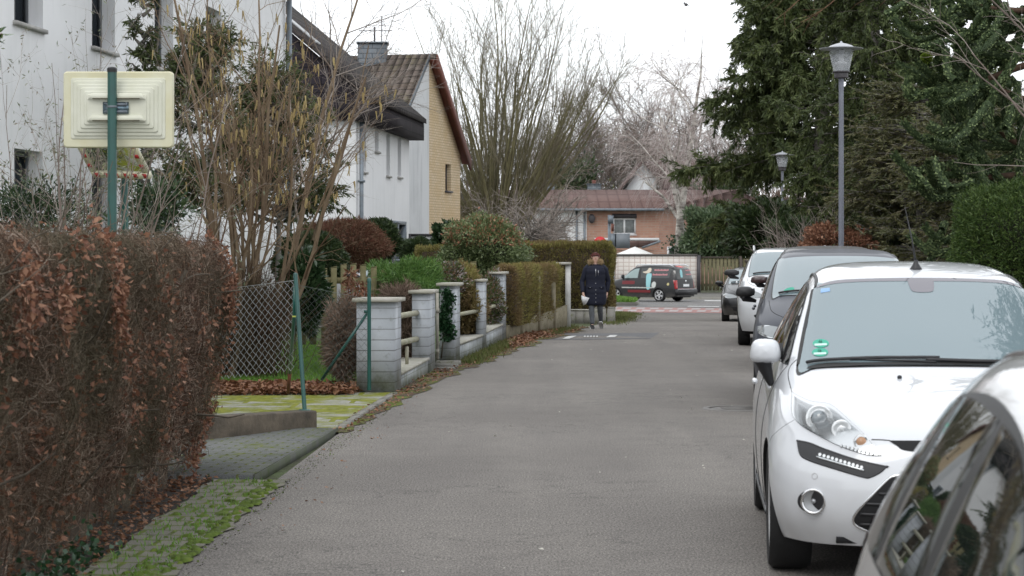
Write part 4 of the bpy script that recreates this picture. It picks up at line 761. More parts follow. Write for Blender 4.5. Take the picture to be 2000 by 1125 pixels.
# ------------------------------------------------------------------ vegetation
A = np.array
def rv(n): return rng.uniform(0, 1, n)
M_twig = leafmat('hedge_twigs', [(.048, .027, .018), (.135, .082, .056), (.26, .18, .135), (.44, .36, .29)], .8, 0, .2, big=((.085, .075, .045), .8))
M_beech = leafmat('beech_leaves', [(.12, .050, .030), (.23, .10, .058), (.38, .21, .13), (.17, .07, .042)], .6, .2)
M_stem = barkmat('hedge_stems', (.07, .055, .042), (.14, .12, .095), 14, (.11, .13, .06), .3)
M_hazel = barkmat('hazel_bark', (.125, .085, .055), (.22, .165, .11), 6, (.26, .215, .15), .25)
M_hazeltw = leafmat('hazel_twigs', [(.12, .075, .05), (.20, .14, .09), (.26, .20, .13)], .7, 0, .2)
M_catkin = leafmat('catkins', [(.36, .27, .12), (.48, .38, .19), (.30, .22, .10)], .8, .1, .1)
M_greybark = barkmat('grey_bark', (.10, .09, .08), (.20, .185, .165), 5, (.28, .26, .23), .4)
M_mossbark = barkmat('mossy_bark', (.11, .10, .055), (.20, .185, .10), 3, (.17, .19, .07), .3)
M_birch = barkmat('birch_bark', (.10, .085, .075), (.62, .58, .53), 1.6, (.72, .69, .64), 2.5)
M_btw = leafmat('birch_twigs', [(.34, .27, .25), (.46, .39, .37), (.56, .51, .49)], .8, 0, .2)
M_bgtw = leafmat('far_twigs', [(.11, .070, .055), (.18, .125, .10), (.23, .17, .145)], .8, 0, .2)
M_wil = leafmat('willow_twigs', [(.13, .115, .075), (.22, .195, .14), (.17, .165, .09)], .8, 0, .2)
M_gtw = leafmat('grey_twigs', [(.20, .16, .14), (.30, .26, .23), (.38, .33, .30)], .8, 0, .2)
M_con = leafmat('conifer_needles', [(.026, .038, .013), (.053, .074, .024), (.092, .117, .039), (.13, .15, .056)], .55, .12, .3)
M_cedar = leafmat('cedar_needles', [(.036, .044, .017), (.078, .084, .032), (.13, .128, .055), (.09, .068, .038)], .55, .12, .3)
M_thuja = leafmat('thuja_scales', [(.026, .052, .014), (.060, .105, .024), (.11, .16, .042)], .5, .2, .3)
M_arau = leafmat('monkey_puzzle_scales', [(.018, .032, .014), (.070, .104, .042), (.20, .25, .11)], .6, .08, .2)
M_laurel = leafmat('laurel_leaves', [(.020, .055, .014), (.045, .115, .025), (.10, .19, .045), (.16, .23, .06)], .25, .2, .6)
M_rhodo = leafmat('glossy_leaves', [(.018, .040, .016), (.035, .070, .028), (.07, .11, .05)], .22, .12, .7)
M_box = leafmat('small_dark_leaves', [(.016, .030, .012), (.035, .058, .020), (.06, .085, .03)], .45, .15, .4)
M_privet = leafmat('clipped_hedge_leaves', [(.13, .115, .04), (.23, .21, .06), (.31, .285, .09), (.24, .17, .085)], .6, .25, .3, big=((.19, .12, .065), .9))
M_tall = leafmat('tall_hedge_leaves', [(.10, .095, .035), (.185, .17, .05), (.26, .24, .07), (.19, .13, .065)], .6, .25, .3, big=((.16, .10, .055), .5))
M_phot = leafmat('photinia_leaves', [(.08, .12, .045), (.18, .23, .10), (.31, .35, .18), (.36, .13, .08)], .35, .2, .5)
M_red = leafmat('red_brown_twigs', [(.10, .038, .026), (.17, .075, .05), (.13, .085, .05), (.22, .12, .08)], .7, .1, .2)
M_heath = leafmat('heather_shoots', [(.055, .12, .025), (.10, .20, .045), (.16, .26, .07)], .5, .25, .3)
M_cot = leafmat('cotoneaster', [(.05, .085, .025), (.10, .13, .045), (.17, .09, .05), (.34, .32, .32)], .5, .15, .3)
M_straw = leafmat('dry_straw_twigs', [(.11, .075, .055), (.20, .145, .11), (.28, .21, .165)], .8, .1, .2)
M_ivy = leafmat('ivy_leaves', [(.010, .035, .014), (.022, .065, .026), (.045, .10, .045)], .3, .12, .5)
M_core = simple('dark_shade_core', (.014, .012, .009), 1., var=.5, sc=9)  # near-black solid added inside foliage, its colour standing in for inner shade
M_coreb = simple('brown_filler_core', (.075, .052, .035), 1., var=.5, sc=9)  # brown solid added inside foliage to close the gaps, no modelled wood

# --- the beech hedge in the left foreground
def hedge_front(z): return np.interp(z, [0, .25, .5, 1., 1.4, 1.56, 1.72], [-2.21, -2.165, -2.095, -2.01, -2.005, -2.045, -2.2])
t = thing('beech_hedge', 'large clipped beech hedge, bare twigs and brown leaves, left foreground', 'hedge')
YA, YB = 6.0, 15.35
def hpts(n, dmax):
    """random points near the street face, the end and the top, with an outward direction"""
    k = rng.choice(3, n, p=[.70, .10, .20]); Y = rng.uniform(YA, YB, n); z = np.where(rv(n) < .06, rng.uniform(.10, .45, n), rng.uniform(.33, 1.60, n)); d = rng.uniform(0, dmax, n)
    x = hedge_front(z)-d; O = np.tile(A([1., 0, .15]), (n, 1))
    e = k == 1; Y[e] = YB-.04-d[e]*.9; x[e] = hedge_front(z[e])-rng.uniform(0, 1.0, e.sum()); O[e] = (0.2, 1, .1)
    q = k == 2; z[q] = 1.60-d[q]*.8; x[q] = -2.08-rng.uniform(0, 1.0, q.sum()); O[q] = (.1, 0, 1)
    lump = .045*np.sin(Y*4.3+z*4)+.035*np.sin(Y*9.7-z*7.1)+.025*np.sin(z*15+Y*3); x = x+lump; z = z+np.where(q, lump*.8, 0); return np.stack([x, Y, z], -1), O
for nm, n, dm, L, r, K in (('branches', 15000, .50, (.15, .42), (.0016, .0040), 6), ('twigs', 56000, .16, (.07, .22), (.0011, .0024), 5)):
    P0, O = hpts(n, dm); D = nrm(O*rng.uniform(-.25, .6, (n, 1))+A([0, 1, .10])*rng.normal(0, 1.1, (n, 1))+rng.normal(0, .30, (n, 3)))
    Pp, Rr = grow(P0, D, rng.uniform(*L, n), rng.uniform(*r, n), K, .40, .02, .35)
    lim = hedge_front(Pp[..., 2])+rng.uniform(.0, .065, (n, 1)); Pp[..., 0] = np.minimum(Pp[..., 0], lim); Pp[..., 2] = np.minimum(Pp[..., 2], 1.60+rng.uniform(0, .10, (n, 1))); Pp[..., 1] = np.minimum(Pp[..., 1], YB+rng.uniform(0, .09, (n, 1)))
    mb = MB(); V, Q = tubes(Pp, Rr, 3); mb.add(V, Q, 0, np.repeat(rv(n)*.30 if nm == 'branches' else rv(n)**1.2, K*3)); mb.build(nm, M_twig, t)  # branches take only dark tones, painting the hedge's inner shade into their colour
n = 11500; cc, _ = hpts(170, .03); wts = np.where((cc[:, 1] > 14.4) | ((cc[:, 2] > 1.05) & (cc[:, 1] < 11.3)), 5., .8); wts *= rng.uniform(.1, 2, 170)**1.6; ci = rng.choice(170, n, p=wts/wts.sum())
Lp = cc[ci]+rng.normal(size=(n, 3))*A([.035, .085, .075]); Lp[:, 0] = np.minimum(Lp[:, 0], hedge_front(Lp[:, 2])+.05); Lp[:, 1] = np.minimum(Lp[:, 1], YB+.06)
k3 = rng.choice(n, 2600, replace=False); Lp[k3] = hpts(2600, .12)[0]; Lp[:, 2] = np.maximum(Lp[:, 2], .03)
D = rng.normal(size=(n, 3)); D[:, 2] -= .5; D[:, 0] += .4; L = rng.uniform(.020, .048, n)
mb = MB(); V, Q = leaves(Lp, D, L, L*.55, .3); mb.add(V, Q, 0, np.repeat(rv(n), 4)); mb.build('dead_leaves', M_beech, t)
Ys_ = np.arange(YA, YB-.05, .16)+rng.normal(0, .04, len(np.arange(YA, YB-.05, .16))); n = len(Ys_); P0 = np.stack([-2.42+rng.normal(0, .07, n), Ys_, np.full(n, -.03)], -1)
Pp, Rr = grow(P0, A([[.05, 0, 1.]])+rng.normal(0, .06, (n, 3)), 1.6, rng.uniform(.018, .036, n), 9, .07, .03, .35); mb = MB(); V, Q = tubes(Pp, Rr, 7); mb.add(V, Q)
P1, D1, R1, _ = spawn(Pp, Rr, 500, .12, .95, .8, .3, .5); P1, R1 = grow(P1, D1, rng.uniform(.3, .7, 500), np.minimum(R1, .012), 6, .2, .04, .3); V, Q = tubes(P1, R1, 4); mb.add(V, Q); mb.build('stems', M_stem, t)
n = 380; C = np.stack([-2.12+rng.normal(0, .06, n), rng.uniform(8.6, 11.2, n), np.abs(rng.normal(0, .09, n))], -1); mb = MB(); V, Q = leaves(C, rng.normal(size=(n, 3))+A([.5, -.4, .2]), .035, .03, .2); mb.add(V, Q, 0, np.repeat(rv(n), 4)); tag(mb.build('ivy', M_ivy), 'dark green ivy creeping at the near foot of the beech hedge', 'ivy')

# --- clipped hedges and shrubs
def clipped(name, label, quad, z0, z1, n, L, W_, mat, core=M_core, bulge=.06, cat='hedge', loose=.5, group=None, rnd=.15):
    """quad: ground corners (counter-clockwise); leaves grow on all faces"""
    t = thing(name, label, cat, group=group); q = [A(p, float) for p in quad]; c = sum(q)/4; mb = MB(); qi = [c+(p-c)*(1-.16/max(.3, np.linalg.norm(p-c))) for p in q]
    mb.prism([tuple(p) for p in qi], z0+.02, z1-.10); mb.build('filler_core', core, t)  # added solid block that darkens the gaps between leaves
    P, O = [], []; per = [(q[i], q[(i+1) % 4]) for i in range(4)]; ln = A([np.linalg.norm(b-a) for a, b in per]); hs = z1-z0; ar = list(ln*hs)+[ln[0]*ln[1]*1.3]; ar = A(ar)/sum(ar)
    for i in range(4):
        m_ = int(n*ar[i]); a, b = per[i]; s = rv(m_)[:, None]; p = a+(b-a)*s; z = rng.uniform(z0, z1, m_); d = b-a; no = A([d[1], -d[0]])/ln[i]
        edge = np.clip((z-(z1-rnd))/rnd, 0, 1)**2*rnd*.6; jj = rng.uniform(-.09, .02, m_)+bulge*.5*(np.sin(p[:, 0]*7+z*6)+np.sin(p[:, 1]*5-z*9))*.5-edge
        P.append(np.concatenate([p+no*jj[:, None], z[:, None]], 1)); O.append(np.tile([*no, .25], (m_, 1)))
    m_ = int(n*ar[4]); s, u = rv(m_)[:, None], rv(m_)[:, None]; p = (q[0]*(1-s)+q[1]*s)*(1-u)+(q[3]*(1-s)+q[2]*s)*u; z = z1+rng.uniform(-.09, .02, m_)+bulge*.4*np.sin(p[:, 0]*6)*np.sin(p[:, 1]*5); P.append(np.concatenate([p, z[:, None]], 1)); O.append(np.tile([0, 0, 1.], (m_, 1)))
    P, O = np.concatenate(P), np.concatenate(O); m_ = len(P); D = nrm(O+rng.normal(0, loose, (m_, 3))+A([0, 0, .35])); Ls = rng.uniform(*L, m_)
    mb = MB(); V, Q = leaves(P, D, Ls, W_, .2); mb.add(V, Q, 0, np.repeat(rv(m_), 4)); mb.build('foliage', mat, t); return t
clipped('clipped_hedge', 'low clipped olive hedge behind the slatted concrete wall', [(-.28, 39.5), (.05, 39.7), (1.02, 45.2), (.55, 45.3)], .22, zof(521, 42), 42000, (.04, .09), .016, M_privet, M_coreb, .07)
clipped('tall_hedge', 'tall clipped green-brown hedge behind the walking woman', [(gpx(1015, 56)[0], 55.6), (2.55, 55.6), (2.72, 60), (gpx(1015, 60)[0], 60)], .0, zof(478, 56), 60000, (.06, .12), .022, M_tall, M_coreb, .12)
clipped('clipped_hedge', 'small brown-green clipped hedge between the porch screen and photinia', [(gpx(812, 54)[0], 54), (gpx(1000, 54)[0], 54), (gpx(1000, 55)[0], 55), (gpx(812, 55)[0], 55)], .2, zof(484, 54), 16000, (.05, .10), .02, M_tall, M_coreb, .1)
def shrub(name, label, c, r, n, L, W_, mat, cat='shrub', core=M_core, loose=.6, lump=.14, tw=0, twm=None, droop=0., cut=None, fill=.80, group=None, flat=0., coref=.66):
    t = thing(name, label, cat, group=group); c, r = A(c, float), A(r, float); U = rdir(n); f = 1+lump*(np.sin(U[:, 0]*5+c[0])*np.sin(U[:, 1]*4+c[1])+np.sin(U[:, 2]*6+U[:, 0]*3)*.7)+rng.normal(0, lump*.35, n)
    rad = rng.uniform(fill**3, 1, n)**(1/3)*f; P = c+U*r*rad[:, None]; D = U+rng.normal(0, loose, (n, 3))+A([0, 0, .3-droop]); D[:, 2] *= (1-flat); k = P[:, 2] > gzv(P[:, 1])+.02
    P, D = P[k], D[k]; m_ = len(P); Ls = rng.uniform(*L, m_); mb = MB(); V, Q = leaves(P, D, Ls, Ls*W_, .22); val = rv(m_)
    if cut is not None: top = (U[k][:, 2] > cut) & (rv(m_) < .28); val = np.where(top, rng.uniform(.85, 1, m_), val*.55)
    mb.add(V, Q, 0, np.repeat(val, 4)); mb.build('foliage', mat, t)
    if core is not None and coref: mb = MB(); mb.ball(tuple(c), tuple(r*coref), n=14, m=10); mb.build('filler_core', core, t)  # added solid ball that darkens the gaps between leaves
    if tw:
        P0 = np.tile(A([c[0], c[1], gz(c[1])]), (tw, 1))+rng.normal(0, .08, (tw, 3))*A([1, 1, 0]); T_ = c+rdir(tw)*r*1.02; T_[:, 2] = np.maximum(T_[:, 2], c[2]); dd = T_-P0; Pp, Rr = grow(P0, dd, np.linalg.norm(dd, axis=1)*1.05, .016, 7, .12, 0, .2); mb = MB(); V, Q = tubes(Pp, Rr, 4); mb.add(V, Q, 0, np.repeat(rv(tw), 28)); mb.build('branches', twm or M_gtw, t)
    return t
def S(px, py, Y): p = at(px, py, Y); return (p.x, p.y, p.z)
def sc(px, Y): return px/F*Y
shrub('photinia_shrub', 'rounded green shrub with red young leaves above the small hedge', S(942, 488, 48), (sc(80, 48), .9, sc(66, 48)), 26000, (.05, .10), .38, M_phot, cut=.1, lump=.16, loose=.8)
shrub('heather_shrub', 'bright green feathery shrub spilling over the wall behind the brick pillars', S(795, 562, 31.5), (sc(70, 31.5), .9, sc(48, 31.5)), 30000, (.04, .12), .14, M_heath, loose=.9, lump=.30)
shrub('cotoneaster_shrub', 'olive shrub with greyish tips next to the feathery green one', S(866, 548, 34), (sc(48, 34), .8, sc(32, 34)), 9000, (.035, .07), .5, M_cot, lump=.2)
shrub('garden_shrub', 'brown-green shrub behind the low wall between ivy pillar and thin pier', S(903, 590, 35.2), (sc(42, 35), 1.3, sc(72, 35)), 20000, (.04, .09), .3, M_privet, core=M_coreb, lump=.15)
shrub('garden_shrub', 'brown-green shrub filling the last low wall section beside the clipped hedge', S(958, 590, 38.6), (sc(26, 38), 1.0, sc(60, 38)), 9000, (.04, .09), .3, M_cot, core=M_coreb, lump=.15)
shrub('dry_bush', 'dry grey-brown twiggy bush between the first two brick pillars', S(796, 650, 28.8), (sc(14, 28), .4, sc(70, 28)), 5000, (.08, .2), .05, M_straw, core=M_coreb, lump=.25, loose=1.1, coref=.4)
shrub('dry_bush', 'dry twigs hanging over the top of the second brick pillar', S(785, 582, 28.6), (sc(36, 28), .3, sc(18, 28)), 2500, (.08, .2), .05, M_straw, core=M_coreb, lump=.25, loose=.9, coref=.4)
shrub('brown_hedge_stub', 'narrow brown clipped bush left of the first brick pillar', S(672, 664, 24.9), (sc(32, 25), .35, sc(72, 25)), 9000, (.05, .14), .08, M_straw, core=M_coreb, lump=.24, loose=1.1, coref=.5)
shrub('dark_dome_shrub', 'dark green domed shrub left of the red-brown one', S(606, 508, 38), (sc(68, 38), .9, sc(54, 38)), 20000, (.05, .09), .35, M_box, lump=.08)
shrub('red_brown_shrub', 'domed red-brown twiggy shrub below the white gable wall', S(668, 478, 44), (sc(88, 44), 1.0, sc(48, 44)), 26000, (.06, .14), .12, M_red, core=M_coreb, lump=.10, loose=.8)
shrub('green_dome_shrub', 'rounded dark green shrub left of the house door', S(737, 470, 47), (sc(42, 47), .6, sc(40, 47)), 13000, (.06, .11), .4, M_box, lump=.12, tw=12)
shrub('evergreen_bush', 'loose green bush below the black-framed screen', S(815, 490, 56), (sc(28, 56), .5, sc(22, 56)), 5000, (.07, .14), .3, M_box, lump=.2)
shrub('dark_evergreen', 'very dark leafy shrub climbing between the yellow house and photinia', S(872, 468, 60), (sc(22, 60), .4, sc(26, 60)), 3500, (.10, .2), .5, M_rhodo, lump=.3)
shrub('rhododendron', 'shrub with glossy grey-green leaves behind the leaning post', S(592, 566, 28.3), (sc(42, 28), .5, sc(70, 28)), 7000, (.07, .13), .36, M_rhodo, lump=.2, loose=.5, droop=.3)
shrub('low_laurel', 'low green shrub behind the wire mesh below the rhododendron', S(560, 605, 28.8), (sc(32, 28.8), .4, sc(30, 28)), 2200, (.06, .12), .34, M_rhodo, lump=.3, loose=.6, coref=.4)
shrub('withered_plant', 'plant with drooping withered orange-brown leaves before the picket fence', S(700, 578, 28.6), (sc(24, 28.6), .2, sc(26, 28.6)), 420, (.06, .13), .25, M_beech, core=None, lump=.3, droop=1.2, loose=.5, fill=.3, tw=10)
shrub('withered_plant', 'upper withered orange-brown tuft rising above the pickets', S(684, 542, 28.6), (sc(8, 28.6), .1, sc(18, 28.6)), 130, (.06, .12), .25, M_beech, core=None, lump=.3, droop=1.2, loose=.5, fill=.3)
# ivy on the gate pillar
n = 1500; tt = rv(n); px_ = 869+rng.normal(0, 4+5*np.sin(tt*3.1), n)+7*np.sin(tt*9); py_ = 566+tt*98; k = (np.abs(px_-872) < 18) & ((np.sin(px_*.9+py_*.35)+np.sin(py_*.21)) > -.9)
C = A([S(a, b, 30.03+rng.uniform(-.04, .03)) for a, b in zip(px_[k], py_[k])]); mb = MB(); V, Q = leaves(C, rng.normal(0, .6, C.shape)+A([.2, -.6, -.3]), .055, .045, .15); mb.add(V, Q, 0, np.repeat(rv(len(C)), 4))
t = thing('ivy', 'dark green ivy hanging down the face of the gate pillar', 'ivy'); mb.build('foliage', M_ivy, t); mb = MB(); mb.tube([S(862, 700, 30.05), S(868, 640, 30.05), S(872, 575, 30.04)], .01, 5); mb.build('stem', M_stem, t)

# --- generic deciduous bare tree
def bare(name, label, base, trunk, lv, mats, cat='tree', leaf=None, group=None, attach=None):
    """trunk: (paths, radii) start arrays; lv: list of (count, t0, t1, angle, sd, (len range), radius factor, K, wiggle, grav, bias, twigflag)"""
    t = thing(name, label, cat, group=group); Pp, Rr = trunk; mb = MB(); V, Q = tubes(Pp, Rr, 8); mb.add(V, Q)
    if len(Pp) > 3: mb.build('trunk', mats[0], t)
    else:
        for q in range(len(Pp)): mb = MB(); V, Q = tubes(Pp[q:q+1], Rr[q:q+1], 10); mb.add(V, Q); mb.build('trunk', mats[0], t)
    mb = MB(); last = (Pp, Rr); allp = []
    for (n, t0, t1, a, sd, Ln, rf, K, wg, gr, bias, rmin) in lv:
        P0, D0, R0, i = spawn(*last, n, t0, t1, a, sd, rf, bias); Pn, Rn = grow(P0, D0, rng.uniform(*Ln, n), np.maximum(R0, rmin), K, wg, gr, .35); V, Q = tubes(Pn, Rn, 4 if rmin > .008 else 3)
        mb.add(V, Q, 0 if rmin > .012 else 1, np.repeat(rv(n), len(V)//n)); last = (Pn, Rn); allp.append(last)
    mb.build('crown', mats, t); return t, allp
def fan(base, n, spread, L, r, K=9, wg=.06, gr=.0, jit=.1, lean=(0, 0), tip=.3):
    D = np.concatenate([rng.normal(0, spread, (n, 2))+A(lean), np.ones((n, 1))], 1); P0 = np.tile(A(base, float), (n, 1))+np.concatenate([rng.normal(0, jit, (n, 2)), np.zeros((n, 1))], 1)
    return grow(P0, D, rng.uniform(*L, n), rng.uniform(*r, n), K, wg, gr, tip)
# hazel with catkins
hx, hy = gpx(478, 27.)
tr = fan((hx, hy, 0), 21, .25, (3.2, 5.0), (.020, .042), 10, .075, .02, .16, (.06, 0))
t, ap = bare('hazel_bush', 'tall many-stemmed hazel hung with tan catkins, before the white house', None, tr, [(120, .30, .98, .6, .2, (.7, 1.7), .55, 7, .13, .02, None, .006), (620, .1, 1., .6, .25, (.25, .7), .5, 5, .14, .0, None, .0028), (1100, .1, 1., .7, .3, (.12, .40), .6, 5, .2, 0., None, .0018)], [M_hazel, M_hazeltw])
Pq, Rq = ap[1]; n = 330; i = rng.choice(len(Pq), n); j = rng.integers(1, Pq.shape[1], n); C = Pq[i, j]; k = C[:, 2] > 2.1; C = C[k]; C = np.concatenate([C, C+rng.normal(0, .012, C.shape)]); n = len(C)
Pn, Rn = grow(C, np.tile([0, 0, -1.], (n, 1))+rng.normal(0, .12, (n, 3)), rng.uniform(.07, .15, n), .0085, 4, .05, 0, .6); mb = MB(); V, Q = tubes(Pn, Rn, 4); mb.add(V, Q, 0, np.repeat(rv(n), 16)); tag(mb.build('catkins', M_catkin, t), kind='stuff')
n = 3200; P0 = np.tile(A([hx, hy-.1, 0]), (n, 1))+np.stack([rng.normal(0, .22, n), rng.normal(0, .15, n), rng.uniform(0, .8, n)], -1); Pn, Rn = grow(P0, rng.normal(0, .3, (n, 3))+A([0, 0, 1.]), rng.uniform(.3, .8, n), .005, 5, .12, 0, .4); mb = MB(); V, Q = tubes(Pn, Rn, 3); mb.add(V, Q, 0, np.repeat(rv(n)*.35, 15)); mb.build('basal_shoots', M_twig, t)
# leaning young tree right of the hazel, thin grey twigs over the white walls
tr = grow(A([S(560, 560, 30), S(612, 470, 34)]), A([[.25, 0, 1.], [.35, .1, 1.]]), A([4.5, 3.2]), A([.045, .032]), 9, .06, .02, .25)
bare('bare_shrub_tree', 'bare grey-twigged small tree spreading over the white house corner', None, tr, [(26, .15, .9, .75, .2, (.9, 1.9), .55, 7, .10, .03, None, .008), (190, .1, 1., .6, .25, (.4, .9), .5, 6, .14, .02, None, .004), (700, .1, 1., .6, .3, (.15, .45), .5, 4, .18, .02, None, .002)], [M_hazel, M_gtw])
# loose shrub with pale leaves in front of the first house
tr = fan((gpx(110, 21)[0], 21, 0), 26, .28, (2.2, 3.9), (.008, .016), 9, .07, .0, .35, (.08, 0))
t, ap = bare('buddleia_shrub', 'loose wispy shrub with sparse pale leaves against the white house', None, tr, [(160, .2, 1., .5, .2, (.5, 1.2), .55, 6, .10, .0, None, .003), (700, .1, 1., .6, .3, (.15, .5), .5, 5, .14, .0, None, .0018)], [M_gtw, M_gtw], 'shrub')
Pq, Rq = ap[1]; n = 2600; i = rng.choice(len(Pq), n); C = Pq[i, rng.integers(1, 5, n)]+rng.normal(0, .02, (n, 3)); mb = MB(); V, Q = leaves(C, rng.normal(size=(n, 3))+A([0, 0, -.3]), rng.uniform(.03, .07, n), .014, .2); mb.add(V, Q, 0, np.repeat(rv(n), 4)); mb.build('leaves', leafmat('pale_leaves', [(.12, .14, .08), (.22, .25, .16), (.18, .12, .07)], .6, .2), t)
shrub('cherry_laurel', 'low green leafy shrubs between the two mirror posts', S(310, 405, 25), (sc(60, 25), .5, sc(50, 25)), 1500, (.07, .12), .34, M_rhodo, core=None, lump=.4, fill=.2, tw=26)
shrub('garden_bush', 'green bush at the foot of the white house above the hedge', S(60, 415, 22), (sc(120, 22), .5, sc(60, 22)), 3500, (.05, .09), .3, M_rhodo, core=None, lump=.4, fill=.2, tw=40)
# laurel sprigs at the left picture edge
tr = grow(A([[-2.56, 9.7, 1.2], [-2.50, 9.5, 1.2], [-2.54, 9.9, 1.2]]), A([[.0, 0, 1.], [.02, 0, 1.], [.05, 0, 1.]]), A([1.35, .75, 1.05]), .010, 7, .10, .02, .5)
t = thing('laurel_bush', 'bright green laurel leaves at the far left edge above the hedge', 'shrub'); P0, D0, R0, _ = spawn(*tr, 34, .25, 1., .8, .2, .7); Pn, Rn = grow(P0, D0, rng.uniform(.08, .22, 34), .005, 4, .1, .04, .5); mb = MB()
lo = grow(A([[-2.56, 9.7, 0], [-2.50, 9.5, 0], [-2.54, 9.9, 0]]), A([[0, 0, 1.]]*3), 1.21, .014, 3, .0, 0, .8)
for pp in (lo, tr, (Pn, Rn)): V, Q = tubes(*pp, 5); mb.add(V, Q, 0, .5)
mb.build('branches', M_hazeltw, t); n = 420; i = rng.choice(34, n); C = Pn[i, rng.integers(1, 4, n)]; mb = MB(); V, Q = leaves(C, rng.normal(0, .7, (n, 3))+A([.2, 0, .35]), rng.uniform(.045, .085, n), .026, .25); mb.add(V, Q, 0, np.repeat(rv(n), 4)); mb.build('leaves', M_laurel, t)
# big pollarded tree
bx, by = gpx(965, 84); P0 = A([[bx, by, gz(84)]]); tk = grow(P0, A([[.0, 0, 1.]]), 3.1, .62, 6, .05, 0, .95)
t = thing('pollard_tree', 'great pollarded tree with a fan of upright green-brown shoots, centre', 'tree'); mb = MB(); V, Q = tubes(*tk, 12); mb.add(V, Q); tp = tk[0][0, -1]
for k in range(9): a = k*.7; mb.ball((tp[0]+.5*math.cos(a), tp[1]+.4*math.sin(a), tp[2]-.2+.25*math.sin(k*2.1)), (.42, .4, .5), n=12, m=8)
mb.build('trunk', M_mossbark, t)
n = 104; az_ = rng.uniform(0, 2*math.pi, n); sp = rng.uniform(.0, 1., n)**.85; D = np.stack([np.cos(az_)*sp*1.12, np.sin(az_)*sp*.85, np.ones(n)], -1); P0 = np.stack([tp[0]+np.cos(az_)*sp*.95, tp[1]+np.sin(az_)*sp*.8, tp[2]+rng.uniform(-1.2, .4, n)], -1)
p1 = grow(P0, D, rng.uniform(6.5, 11, n)*(1-.30*sp), rng.uniform(.030, .085, n), 11, .065, .045, .10); mb = MB(); V, Q = tubes(*p1, 5); mb.add(V, Q, 0)
P0, D0, R0, _ = spawn(*p1, 640, .15, .98, .42, .15, .5); p2 = grow(P0, D0, rng.uniform(1.2, 3.4, 640), np.maximum(R0*.7, .010), 7, .10, .05, .3); V, Q = tubes(*p2, 3); mb.add(V, Q, 1, np.repeat(rv(640), 21))
P0, D0, R0, _ = spawn(*p2, 5200, .1, 1., .5, .25, .5); p3 = grow(P0, D0, rng.uniform(.4, 1.3, 5200), .0065, 5, .13, .03, .5); V, Q = tubes(*p3, 3); mb.add(V, Q, 1, np.repeat(rv(5200), 15))
n = 900; P0 = np.stack([tp[0]+rng.normal(0, .9, n), tp[1]+rng.normal(0, .6, n), tp[2]+rng.uniform(-1.9, .3, n)], -1); p4 = grow(P0, rng.normal(0, .9, (n, 3))+A([0, -.2, .3]), rng.uniform(.8, 2.2, n), .022, 6, .2, .0, .3); V, Q = tubes(*p4, 3); mb.add(V, Q, 1, np.repeat(rv(n)*.5, 18)); mb.build('crown', [M_mossbark, M_wil], t)
# gnarled small tree in front of it
tr = grow(A([[gpx(1012, 61)[0], 61, -.2]]), A([[.05, 0, 1.]]), 1.9, .13, 5, .12, 0, .8)
bare('fruit_tree', 'low gnarled fruit tree with tangled grey branches above the hedges', None, tr, [(9, .7, 1., 1.05, .15, (1.3, 2.1), .8, 7, .18, .0, None, .05), (70, .2, 1., .8, .3, (.6, 1.3), .5, 6, .25, .05, None, .02), (420, .1, 1., .8, .3, (.4, .9), .5, 5, .25, .0, None, .009), (1300, .1, 1., .8, .3, (.2, .5), .6, 4, .2, .0, None, .005)], [M_greybark, M_gtw])
# birch
b0 = at(1330, 490, 125); tr = grow(A([[b0.x, 125, -.6], [b0.x+.25, 125.2, 2.4]]), A([[-.02, 0, 1.], [-.35, 0, 1.]]), A([14.8, 8.8]), A([.31, .18]), 14, .06, .02, .04)
t, ap = bare('birch_tree', 'tall white-barked birch with hanging fine twigs beyond the wall', None, tr, [(15, .22, .85, .8, .15, (3.2, 6.2), .55, 9, .10, .02, None, .05), (110, .2, 1., .6, .2, (1.2, 2.6), .5, 7, .12, .0, None, .02), (1100, .2, 1., .8, .3, (.7, 1.8), .5, 6, .10, -.18, None, .009), (3300, .1, 1., .5, .3, (.4, 1.3), .6, 5, .08, -.30, None, .0065)], [M_birch, M_btw])
n = 1800; C = np.stack([b0.x+rng.normal(0, .36, n), 124.6+rng.uniform(-.1, .5, n), rng.uniform(-.4, 2.6, n)], -1); mb = MB(); V, Q = leaves(C, rng.normal(size=(n, 3)), .16, .13, .2); mb.add(V, Q, 0, np.repeat(rv(n), 4)); mb.build('ivy', M_ivy, t)
# bird on top
bp = at(1340, 9, 124.5); t = thing('bird', 'small dark bird perched on the topmost birch twig', 'bird', tuple(bp)); mb = MB(); V = []
mb.ball((0, 0, 0), (.11, .06, .09), n=10, m=8); mb.ball((-.1, 0, .09), (.055, .05, .05), n=8, m=6); mb.lathe([(.02, 0), (0, .05)], 6, M=Matrix.Translation((-.145, 0, .09))@Matrix.Rotation(-math.pi/2, 4, 'Y')); mb.add([(.07, -.025, .02), (.07, .025, .02), (.26, .03, -.09), (.26, -.03, -.09), (.07, 0, -.03), (.26, 0, -.10)], [(0, 1, 2, 3), (0, 3, 5, 4), (1, 4, 5, 2)]); mb.build('body', M_dfr, t)
mb = MB(); mb.tube([tuple(bp+Vector((0, 0, -.09))), tuple(bp+Vector((.05, .1, -.9))), tuple(bp+Vector((-.1, .3, -2.2)))], [.008, .012, .02], 5); mb.build('perch_twig', M_btw, bpy.data.objects['birch_tree'])
